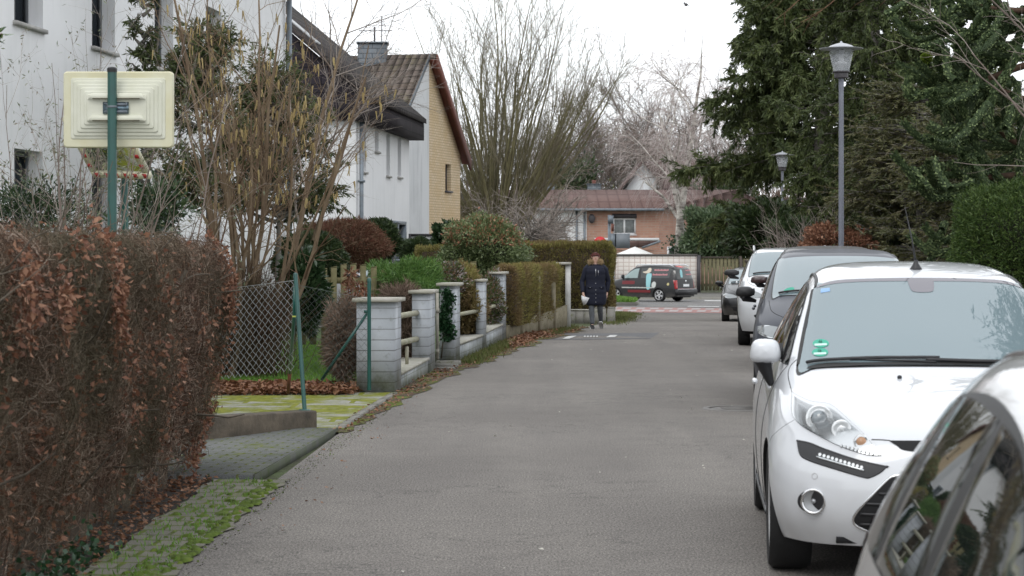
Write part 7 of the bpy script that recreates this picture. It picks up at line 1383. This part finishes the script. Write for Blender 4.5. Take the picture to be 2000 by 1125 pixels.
# dark car with brown mirror
b2 = fullcar('parked_car', 'dark anthracite car with brown mirror, mostly hidden behind the grey one', (4.22, 28.3, 0), -math.atan(.10), YM(4.4, 1.0, 1.85), [(.19, .22), (.46, .56), (.70, .86), (1.0, 1.16), (1.477, 1.665)], 1.04, .10, (.86, 3.55), .34, M_carbrown,
    mir=((.99, 1.55, 1.19), (.12, .09, .075), (.86, 1.55, 1.06)), mmat=paint('brown_mirror', (.045, .022, .022)), split=(2.32, 3.05))
# white SUV
w_ = fullcar('parked_car', 'white sport utility car with dark mirror caps, between anthracite and black cars', (4.63, 35.9, 0), -math.atan(.105), YM(4.5, 1.05, 1.85), [(.19, .24), (.46, .60), (.70, .90), (1.0, 1.16), (1.477, 1.66)], 1.06, .08, (.88, 3.5), .36, M_carwhite,
    mir=((1.02, 1.5, 1.22), (.13, .09, .075), (.88, 1.5, 1.08)), mmat=M_plast, split=(2.32, 3.05))
mb = MB()
for sg in (-1, 1): mb.tube([(sg*.62, 2.0, 1.60), (sg*.62, 2.15, 1.675), (sg*.60, 3.6, 1.66), (sg*.60, 3.8, 1.58)], .018, 8)
mb.build('roof_rail', M_rim, w_.t)
# black saloon
k_car = fullcar('parked_car', 'black low car parked last in the row, nearest the junction', (6.28, 56.1, gz(57)), -math.atan(.10), YM(4.45, 1.15, 1.95), [(.19, .17), (.46, .44), (.70, .70), (1.0, .98), (1.477, 1.42)], 1.03, 0, (.85, 3.6), .33, M_carblack,
    mir=((.95, 1.62, 1.0), (.11, .09, .07), (.82, 1.6, .92)), split=(2.32,))
# silver car close to the camera: its rear quarter reaches into the frame
sv = Car('parked_car', 'silver car very close at the lower right corner, rear side windows showing', (1.275, 1.32, 0), -math.atan(.085), warp([(0, 0), (3.95, 4.0)], [(.19, .19), (1.0, .955), (1.35, 1.29), (1.477, 1.395)], 1., .09), (.82, 3.35), .31, M_carsilver, lvl=4, group='cars parked along the right side')
shield(sv, [(0, 1.06), (.36, 1.09), (.58, 1.16), (.665, 1.22)], [(0, 1.83), (.32, 1.845), (.49, 1.88), (.555, 1.915)])
sidewin(sv, [(1.36, .94), (1.36, .94), (1.65, 1.09), (2.0, 1.225), (2.5, 1.265), (3.0, 1.26), (3.35, 1.205), (3.56, 1.10), (3.62, .98), (3.3, .935), (2.3, .93)], (2.35, 3.0), .022)
sv.line('roof_strip', [(-.545, 1.95), (-.53, 2.4), (-.52, 2.9), (-.505, 3.3), (-.47, 3.6)], simple('roof_joint', (.10, .085, .08), .6), 'top', .007)
sv.door_mirror((.93, 1.5, 1.02), (.10, .08, .075), M_carsilver, (.80, 1.45, .93)); sv.decal('headlight', [(-.80, .70), (-.68, .71), (-.5, .64), (-.56, .60), (-.78, .63)], M_lamp, 'front', .006, .025)
sv.decal('rear_light', [(-.77, .95), (-.66, .95), (-.66, .72), (-.77, .72)], M_red, 'rear', .006, .04)
for a in (1.34, 2.36): sv.line('door_gap', [(a, .92), (a+.02, .7), (a, .26)], mode='side', r=.003)
# silver car in the driveway behind the picket fence
dv = fullcar('parked_car', 'silver car in the driveway, seen above the picket fence', (-1.85, 49.3, 0), math.radians(72), YM(4.1, .95, 1.8), [(.19, .19), (1.0, .98), (1.477, 1.45)], 1., 0, (.82, 3.4), .31, M_carsilver, group='cars in driveways')

# --- dark van on the cross street
vy = [(0, 0), (.45, .42), (1.02, .98), (1.82, 1.75), (2.35, 2.4), (3.3, 3.95), (3.62, 4.27), (3.72, 4.31), (3.83, 4.36), (3.95, 4.41)]; vz = [(.19, .20), (.46, .50), (.70, .84), (1.0, 1.16), (1.40, 1.70), (1.477, 1.80)]
rzv = math.radians(-142)+math.pi; ax_ = Vector((math.cos(math.radians(38)), -math.sin(math.radians(38)), 0))   # rear direction
rw = at(1287, 588, 106); rzv = math.atan2(-ax_.x, ax_.y)
Mv = Matrix.Rotation(rzv, 4, 'Z'); org = Vector((rw.x, 106, gz(106)))-Mv@Vector((.82, 3.38, 0)) if False else None
sgn = -1 if (Mv@Vector((-1, 0, 0))).y < 0 else 1; org = Vector((rw.x, 106, gz(106)))-Mv@Vector((sgn*.86, 3.38, 0))
vn = Car('delivery_van', 'dark compact van with pale pictures on its windows, crossing the junction', tuple(org), rzv, warp(vy, vz, 1.04, .24), (.82, 3.38), .325, M_vanpaint, 'van', group=None, spokes=5, rimr=.72)
fy = lambda y: float(np.interp(y, *zip(*vy))); fz = lambda z: float(np.interp(z, *zip(*vz)))
shield(vn, [(0, 1.03), (.36, 1.06), (.6, 1.13), (.69, 1.18)], [(0, 1.70), (.36, 1.73), (.56, 1.77), (.66, 1.81)])
M_vglass = glassmat('van_side_glass', (.28, .36, .36), 1.6, .03)
def vdec(name, pts, mat, mode='side', off=.006, k=1, mirror=False, parent=None, st=.08):
    if sgn > 0 and mode == 'side' and not mirror:                # the visible flank is the +x side
        r = vn.decal(name, pts, mat, mode, off, st, mirror=True, k=k, parent=parent); o_ = r[0]; bpy.data.objects.remove(r[0]); return r[1]
    return vn.decal(name, pts, mat, mode, off, st, mirror=mirror, k=k, parent=parent)[0]
vn.decal('side_window', [(1.15, 1.13), (1.15, 1.13), (1.45, 1.34), (1.85, 1.57), (2.15, 1.62), (2.15, 1.62), (2.10, 1.15), (2.10, 1.15)], M_vglass, 'side', .005, .06)
sw = vn.decal('side_window', [(2.28, 1.63), (2.28, 1.63), (3.1, 1.66), (3.85, 1.64), (3.98, 1.55), (3.98, 1.16), (3.98, 1.16), (2.28, 1.14), (2.28, 1.14)], M_side, 'side', .005, .06)
M_txt = simple('pink_lettering', (.62, .25, .27), .6); M_fig = simple('pale_blue_decal', (.30, .58, .62), .6); M_cream = simple('cream_decal', (.62, .55, .45), .6); M_dred = simple('dark_red_decal', (.16, .01, .015), .5)
def flankline(y0, y1, z, h, mat, nm):
    vdec(nm, [(y0, z), (y0, z), (y1, z), (y1, z), (y1, z+h), (y1, z+h), (y0, z+h), (y0, z+h)], mat, off=.009)
for (y0, y1, z) in ((3.05, 3.85, 1.50), (2.98, 3.85, 1.28)):
    n_l = 13
    for k in range(n_l):
        a = y0+(y1-y0)*k/n_l; flankline(a, a+(y1-y0)/n_l*.72, z, .065 if k % 3 else .085, M_txt, 'window_lettering')
vdec('window_figure', [(2.62, 1.05), (2.62, 1.3), (2.7, 1.38), (2.86, 1.38), (2.92, 1.3), (2.90, .86), (2.85, .62), (2.68, .62)], M_fig, k=3, off=.009); vdec('window_figure', [(2.38, 1.45), (2.6, 1.5), (2.72, 1.64), (2.86, 1.60), (2.84, 1.45), (2.66, 1.38), (2.45, 1.40)], M_cream, k=3, off=.010)
vdec('window_figure', [(2.98, .72), (2.98, .9), (3.1, .98), (3.22, .92), (3.2, .74), (3.08, .66)], simple('white_decal', (.6, .62, .6), .6), k=3, off=.010)
for (a, b_, z, h, m_) in ((1.2, 1.95, .84, .17, M_dred), (1.55, 2.9, .44, .13, M_dred), (1.2, 3.0, .655, .05, M_paint)): flankline(a, b_, z, h, m_, 'flank_stripe')
vdec('round_sticker', [(3.93+.07*math.cos(a), .86+.07*math.sin(a)) for a in np.linspace(0, 6.28, 9)[:-1]], simple('yellow_sticker', (.6, .52, .25), .6), k=2, off=.009)
vn.decal('door_gap', [(2.2, 1.1), (2.2, 1.1), (2.215, 1.1), (2.215, .3), (2.2, .3), (2.2, .3)], M_dark, 'side', .006, .1, k=1)
vn.decal('wheel_trim', [(3.38+.42*math.cos(a), .325+.42*math.sin(a)) for a in np.linspace(-.2, math.pi+.2, 16)]+[(3.38+.355*math.cos(a), .325+.355*math.sin(a)) for a in np.linspace(math.pi+.2, -.2, 16)], M_plast, 'side', .008, .05, k=1)
vn.decal('wheel_trim', [(.82+.42*math.cos(a), .325+.42*math.sin(a)) for a in np.linspace(-.2, math.pi+.2, 16)]+[(.82+.355*math.cos(a), .325+.355*math.sin(a)) for a in np.linspace(math.pi+.2, -.2, 16)], M_plast, 'side', .008, .05, k=1)
rwin = vn.decal('rear_window', [(-.62, 1.62), (.62, 1.62), (.70, 1.12), (.70, 1.12), (-.70, 1.12), (-.70, 1.12)], M_side, 'rear', .006, .06, mirror=False)[0]
vn.decal('tail_light', [(.70, 1.05), (.70, 1.05), (.82, 1.05), (.82, 1.05), (.84, .62), (.84, .62), (.72, .62), (.72, .62)], M_red, 'rear', .010, .05, k=1)
vn.decal('brake_light', [(-.2, 1.735), (.2, 1.735), (.2, 1.67), (-.2, 1.67)], simple('lit_red', (.7, .03, .03), .3), 'rear', .012, .05, mirror=False, k=1)
vn.decal('number_plate', [(-.26, .86), (-.26, .86), (.26, .86), (.26, .86), (.26, .74), (.26, .74), (-.26, .74), (-.26, .74)], M_plate, 'rear', .010, .05, mirror=False, k=1)
mb = MB(); mb.lathe([(0, .015), (.05, .012), (.06, 0)], 20, M=Matrix.Translation(vn.proj('rear', (0, 1.0))[0])@Matrix.Rotation(-math.pi/2, 4, 'X')); mb.build('badge', M_chrome, vn.t)
vn.decal('rear_stripe', [(-.62, .66), (.62, .66), (.62, .54), (-.62, .54)], M_dred, 'rear', .008, .06, mirror=False, k=1)
sx_ = .45*sgn
vn.decal('rear_figure', [(.25*sgn, 1.3), (.25*sgn, 1.5), (.32*sgn, 1.58), (.42*sgn, 1.5), (.42*sgn, 1.2), (.27*sgn, 1.2)], M_fig, 'rear', .010, .06, mirror=False, k=2, parent=rwin)
for z in (1.50, 1.30):
    for k in range(6): a = -sgn*(.05+k*.085); vn.decal('rear_lettering', [(a, z), (a-sgn*.06, z), (a-sgn*.06, z+.055), (a, z+.055)], M_txt, 'rear', .010, .06, mirror=False, k=1, parent=rwin)
mb = MB(); mb.box((-.84, 4.30, .34), (.84, 4.50, .60)); mb.build('rear_bumper', M_plast, vn.t); mb = MB(); mb.box((-.8, 4.44, .601), (.8, 4.49, .63)); mb.build('bumper_trim', M_rim, vn.t)
mb = MB()
for sg in (-1, 1): mb.tube([(sg*.68, 1.9, 1.72), (sg*.68, 2.05, 1.80), (sg*.66, 3.9, 1.80), (sg*.66, 4.1, 1.72)], .028, 8)
mb.build('roof_rail', M_carwhite, vn.t); vn.door_mirror((1.0, 1.35, 1.22), (.10, .09, .10), M_plast, (.88, 1.35, 1.14))
# ------------------------------------------------------------------ the walking woman
M_skin = simple('skin', (.68, .44, .35), .55, var=.1, sc=30); M_navy = simple('navy_quilted_cloth', (.005, .0075, .024), .8, var=.3, sc=9, bmp=.4, bsc=25, bd=.01)
M_jeans = simple('grey_jeans', (.115, .125, .14), .85, var=.3, sc=14); M_shoe = simple('black_shoe', (.012, .012, .013), .5); M_sole = simple('white_sole', (.55, .55, .54), .6)
M_hair = leafmat('auburn_hair', [(.05, .010, .010), (.11, .022, .018), (.16, .04, .03)], .45, 0, .4); M_fur = leafmat('tan_fur', [(.30, .20, .11), (.50, .37, .22), (.62, .50, .33)], .8, .1, .2)
M_paper = simple('white_paper', (.78, .78, .80), .7); M_zip = simple('zip_metal', (.6, .6, .62), .3, .8)
Yw = 46.3; wx = at(1163, 0, Yw).x; wz = gz(Yw)
W0 = thing('person', 'woman in long navy coat with fur collar, walking towards the camera holding paper', 'person', (wx, Yw, wz))
def skinned(name, mat, verts, edges, rad, parent, root=0, lvl=2):
    me = bpy.data.meshes.new(name); me.from_pydata(verts, edges, []); o = bpy.data.objects.new(name, me); COL.objects.link(o)
    o.modifiers.new('k', 'SKIN'); sub = o.modifiers.new('s', 'SUBSURF'); sub.levels = lvl; sub.render_levels = lvl
    sv_ = me.skin_vertices[0].data
    for i, r in enumerate(rad): sv_[i].radius = r if isinstance(r, tuple) else (r, r)
    sv_[root].use_root = True
    dg = bpy.context.evaluated_depsgraph_get(); dg.update(); ev = bpy.data.meshes.new_from_object(o.evaluated_get(dg)); bpy.data.objects.remove(o); ev.name = name
    ev.materials.clear(); ev.materials.append(mat); ev.polygons.foreach_set('use_smooth', np.ones(len(ev.polygons), bool)); o2 = bpy.data.objects.new(name, ev); COL.objects.link(o2); o2.parent = parent; return o2
V, E, R = [], [], []
def vt(p, r, link=None):
    V.append(p); R.append(r)
    if link is not None: E.append((link, len(V)-1))
    return len(V)-1
pel = vt((0, 0, .84), (.14, .10)); sp1 = vt((0, .0, 1.02), (.125, .09), pel); ch = vt((0, 0, 1.22), (.15, .10), sp1); nk = vt((0, 0, 1.375), (.055, .055), ch); n2_ = vt((0, -.01, 1.415), (.052, .055), nk)
h1 = vt((0, -.015, 1.47), (.066, .078), n2_); h2 = vt((0, -.01, 1.53), (.076, .088), h1); h3 = vt((0, 0, 1.585), (.060, .072), h2)
hands = {}
for s, wrist, elbow in ((-1, (-.265, -.10, .76), (-.275, .02, 1.0)), (1, (.245, .06, .77), (.27, .07, 1.02))):
    sh_ = vt((s*.17, 0, 1.30), .06, ch); el_ = vt(elbow, .042, sh_); wr_ = vt(wrist, .028, el_); pm = vt((wrist[0]-s*.005, wrist[1]-.012, wrist[2]-.055), (.034, .020), wr_); hands[s] = V[pm]
    for k, L_f in enumerate((.065, .075, .070, .055)):
        b0_ = vt((V[pm][0]+(k-1.5)*.006, V[pm][1]-.028+k*.018, V[pm][2]-.028), .0105, pm); m0 = vt((V[b0_][0]-s*.006, V[b0_][1]-.002, V[b0_][2]-L_f*.5), .0092, b0_); vt((V[m0][0]-s*.020, V[m0][1]-.001, V[m0][2]-L_f*.38), .0080, m0)
    tb = vt((V[pm][0]-s*.018, V[pm][1]-.034, V[pm][2]+.012), .0115, pm); vt((V[tb][0]-s*.016, V[tb][1]-.018, V[tb][2]-.034), .0095, tb)
for s, kn, an in ((-1, (-.085, -.06, .455), (-.07, -.10, .085)), (1, (.095, -.01, .46), (.125, .26, .14))):
    hp = vt((s*.085, 0, .80), .085, pel); k_2 = vt(kn, .052, hp); a_2 = vt(an, .034, k_2); vt((an[0]+s*.008, an[1]-.05, an[2]-.02), .026, a_2)
bd = skinned('body', M_skin, V, E, R, W0)
# facial features carried by the face
mb = MB(); mb.ball((0, -.103, 1.522), (.011, .016, .018), n=8, m=6); mb.build('nose', M_skin, W0, smooth=True)
for s in (-1, 1): mb = MB(); mb.ball((s*.030, -.088, 1.540), (.013, .010, .007), n=8, m=6); e = mb.build('eye', M_sole, W0); mb = MB(); mb.ball((s*.030, -.096, 1.540), (.006, .005, .006), n=8, m=6); mb.build('iris', M_shoe, e)
for s in (-1, 1): mb = MB(); mb.ball((s*.078, .0, 1.53), (.010, .022, .028), n=8, m=6); mb.build('ear', M_skin, W0, smooth=True)
mb = MB(); mb.ball((0, -.090, 1.488), (.022, .010, .006), n=8, m=6); mb.build('mouth', simple('lips', (.33, .10, .09), .5), W0)
# hair: short, auburn with a fringe
n = 5200; U = rdir(n); k = (U[:, 2] > -.15) & ~((U[:, 1] < -.15) & (U[:, 2] < .42)); U = U[k]; n = len(U); C = A([0, .004, 1.552])+U*A([.083, .098, .082]); D = nrm(A([0, 0, -1.])+U*.35+rng.normal(0, .2, (n, 3))); D[:, 1] += np.where(U[:, 1] < -.3, -.1, .05)
mb = MB(); mb.ball((0, .008, 1.556), (.079, .092, .076), n=16, m=10, a=.3); Vh, Qh = leaves(C, D, rng.uniform(.03, .06, n), .008, .1); mb.add(Vh, Qh, 0, np.repeat(rv(n), 4)); mb.build('hair', M_hair, W0)
# coat: one lofted shell with quilted rings, and two sleeves
ringz = np.linspace(.50, 1.375, 50); ww = np.interp(ringz, [.50, .53, .62, .80, .98, 1.12, 1.24, 1.31, 1.345, 1.375], [.185, .215, .235, .228, .205, .215, .222, .200, .14, .085]); dd = np.interp(ringz, [.50, .53, .8, 1.0, 1.24, 1.32, 1.375], [.14, .165, .17, .145, .155, .13, .09])
q_ = 1+.022*np.abs(np.sin(ringz*math.pi/.105)); mb = MB(); n = 32; a = np.arange(n)*2*math.pi/n; Vc = np.stack([np.outer(ww*q_, np.cos(a)), np.outer(dd*q_, np.sin(a)), np.outer(ringz, np.ones(n))], -1); Vc[..., 1] += .01*np.sin(a*3)[None]*(1.3-ringz)[:, None]
mb.add(Vc.reshape(-1, 3), [(k*n+i, k*n+(i+1) % n, (k+1)*n+(i+1) % n, (k+1)*n+i) for k in range(49) for i in range(n)]); mb.F.append((np.array([[i for i in range(n-1, -1, -1)]]), 0))
for s, el, wr in ((-1, (-.285, .02, 1.0), (-.268, -.095, .775)), (1, (.278, .07, 1.02), (.248, .055, .785))):
    P_ = [Vector((s*.13, 0, 1.315)), Vector((s*.20, 0, 1.27)), Vector(el), Vector(wr)]; pts, rr = [], []
    for i in range(3):
        for t_ in np.linspace(0, 1, 9)[:-1]: pts.append(P_[i].lerp(P_[i+1], t_)); rr.append((lambda u: .074-.010*u)(i+t_))
    pts.append(P_[3]); rr.append(.040); rr = [r*(1+.05*abs(math.sin(i*1.3))) for i, r in enumerate(rr)]; mb.tube(pts, rr, 16)
coat = mb.build('coat', M_navy, W0, smooth=True)
for pts, r, nm in (([(0, -.158, 1.28), (0, -.166, 1.12)], .005, 'zip'), ([(.055, -.150, 1.25), (.055, -.156, 1.14)], .004, 'zip')): mb = MB(); mb.tube(pts, r, 6); mb.build(nm, M_zip, coat)
for z in (.57, .66, .74, .83, .97): mb = MB(); mb.ball((0, -np.interp(z, ringz, dd*q_)-.004, z), (.008, .005, .008), n=8, m=6); mb.build('button', M_zip, coat)
for s in (-1, 1): mb = MB(); mb.box((s*.12-.055, -.152, .865), (s*.12+.055, -.135, .905)); p_ = mb.build('pocket_flap', M_navy, coat); mb = MB(); mb.ball((s*.12, -.157, .882), (.008, .005, .006), n=8, m=6); mb.build('button', M_zip, coat)
n = 4200; an = rng.uniform(-1.05, 4.19, n); C = np.stack([np.cos(an)*.098, np.sin(an)*.085+.005, 1.385+.035*np.abs(np.cos(an))], -1)+rng.normal(0, .017, (n, 3)); D = nrm(C-A([0, 0, 1.37])+rng.normal(0, .03, (n, 3))); mb = MB(); Vf, Qf = leaves(C, D, rng.uniform(.03, .06, n), .007, .1); mb.add(Vf, Qf, 0, np.repeat(rv(n), 4)); mb.build('fur_collar', M_fur, coat)
mb = MB()
for s, kn, an_ in ((-1, (-.085, -.06, .455), (-.07, -.10, .10)), (1, (.095, -.01, .46), (.125, .25, .155))):
    P_ = [Vector((s*.085, 0, .82)), Vector(kn), Vector(an_)]; pts = [P_[0].lerp(P_[1], t_) for t_ in np.linspace(0, 1, 7)[:-1]]+[P_[1].lerp(P_[2], t_) for t_ in np.linspace(0, 1, 9)]; rr = list(np.linspace(.098, .062, 6))+list(np.interp(np.linspace(0, 1, 9), [0, .3, 1], [.061, .060, .044])); mb.tube(pts, rr, 14)
mb.build('trousers', M_jeans, W0, smooth=True)
for s, (x, y, z), pit in ((-1, (-.075, -.12, .0), 0.12), (1, (.13, .22, .055), -.55)):
    T_ = Matrix.Translation((x, y, z))@Matrix.Rotation(pit, 4, 'X')@Matrix.Rotation(-s*.12, 4, 'Z'); sec = [(-.155, .022, .035), (-.13, .040, .05), (-.06, .047, .072), (0, .040, .10), (.05, .038, .115), (.09, .036, .10), (.105, .02, .06)]
    mb = MB(); Vs = []
    for y_, w_s, h_s in sec:
        for k in range(12): a_ = 2*math.pi*k/12; Vs.append(tuple(T_@Vector((w_s*math.cos(a_), y_, .018+(h_s-.018)*(.5+.5*math.sin(a_))))))
    mb.add(Vs, [(j*12+i, j*12+(i+1) % 12, (j+1)*12+(i+1) % 12, (j+1)*12+i) for j in range(6) for i in range(12)]); mb.F.append((np.array([list(range(12))]), 0)); sho = mb.build('shoe', M_shoe, W0, smooth=True)
    mb = MB(); ol = [(-.035, .11), (-.045, .0), (-.05, -.08), (-.03, -.155), (0, -.165), (.03, -.155), (.05, -.08), (.045, 0), (.035, .11)]; P3 = [T_@Vector((a_, b_, 0)) for a_, b_ in ol]; P4 = [T_@Vector((a_, b_, .020)) for a_, b_ in ol]; n = len(ol); mb.add([tuple(p) for p in P3+P4], [(i, (i+1) % n, n+(i+1) % n, n+i) for i in range(n)]); mb.F.append((np.array([list(range(n))]), 0)); mb.F.append((np.array([list(range(n, 2*n))]), 0)); mb.build('sole', M_sole, sho)
# the folded paper in her right hand
hp_ = Vector(hands[-1])+Vector((wx, Yw, wz)); T_ = Matrix.Translation(hp_+Vector((.02, -.045, -.07)))@Matrix.Rotation(.25, 4, 'Y')
mb = MB(); V = [T_@Vector(q) for q in ((-.085, 0, .06), (.095, .0, .05), (.06, .004, -.09), (.015, .006, -.135), (-.06, .003, -.02))]; poly_solid(mb, V, (0, .004, 0)); V2 = [T_@Vector(q) for q in ((-.08, -.004, .05), (.06, -.03, .045), (.012, -.02, -.12))]; poly_solid(mb, V2, (0, .003, 0)); tag(mb.build('folded_paper', M_paper), 'white folded paper held in the walking woman\'s right hand', 'paper')
# ------------------------------------------------------------------ light and camera
W = bpy.data.worlds.new('World'); SC.world = W; W.use_nodes = True; nt = W.node_tree; nt.nodes.clear()
wo = nt.nodes.new('ShaderNodeOutputWorld'); bg = nt.nodes.new('ShaderNodeBackground'); sky = nt.nodes.new('ShaderNodeTexSky'); sky.sky_type = 'NISHITA'; sky.sun_disc = False
sun_el, sun_az = 48., 205.
sky.sun_elevation = math.radians(sun_el); sky.sun_rotation = math.radians(sun_az); sky.air_density = 1.; sky.dust_density = 3.
tc = nt.nodes.new('ShaderNodeTexCoord'); cl = noise(nt, 1.6, 5, .55, vec=tc.outputs['Generated'])
cloud = ramp(nt, cl, [(.3, (11.2, 11.7, 12.2)), (.7, (13.2, 13.5, 13.9))])
nt.links.new(mix(nt, .93, sky.outputs[0], cloud), bg.inputs[0]); bg.inputs[1].default_value = .1; nt.links.new(bg.outputs[0], wo.inputs[0])
sl = bpy.data.lights.new('sun', 'SUN'); sl.energy = .6; sl.angle = math.radians(25); sl.color = (1, .97, .93); so = bpy.data.objects.new('sun', sl); COL.objects.link(so)
az = math.radians(sun_az); el = math.radians(sun_el); d = Vector((math.sin(az)*math.cos(el), math.cos(az)*math.cos(el), math.sin(el))); so.rotation_euler = d.to_track_quat('Z', 'Y').to_euler()
cam = bpy.data.cameras.new('camera'); co = bpy.data.objects.new('camera', cam); COL.objects.link(co); SC.camera = co
co.location = (0, 0, CH); co.rotation_euler = (math.pi/2, 0, 0); cam.sensor_width = 36; cam.lens = F/2000*36; cam.shift_y = (HY-562.5)/2000; cam.clip_end = 3000; cam.clip_start = .1
cam.dof.use_dof = True; cam.dof.focus_distance = 25.; cam.dof.aperture_fstop = 8.0
SC.view_settings.view_transform = 'Standard'; SC.view_settings.look = 'None'; SC.view_settings.gamma = 1; SC.view_settings.exposure = .30
SC.cycles.max_bounces = 6; SC.cycles.transparent_max_bounces = 8; SC.cycles.use_denoising = True
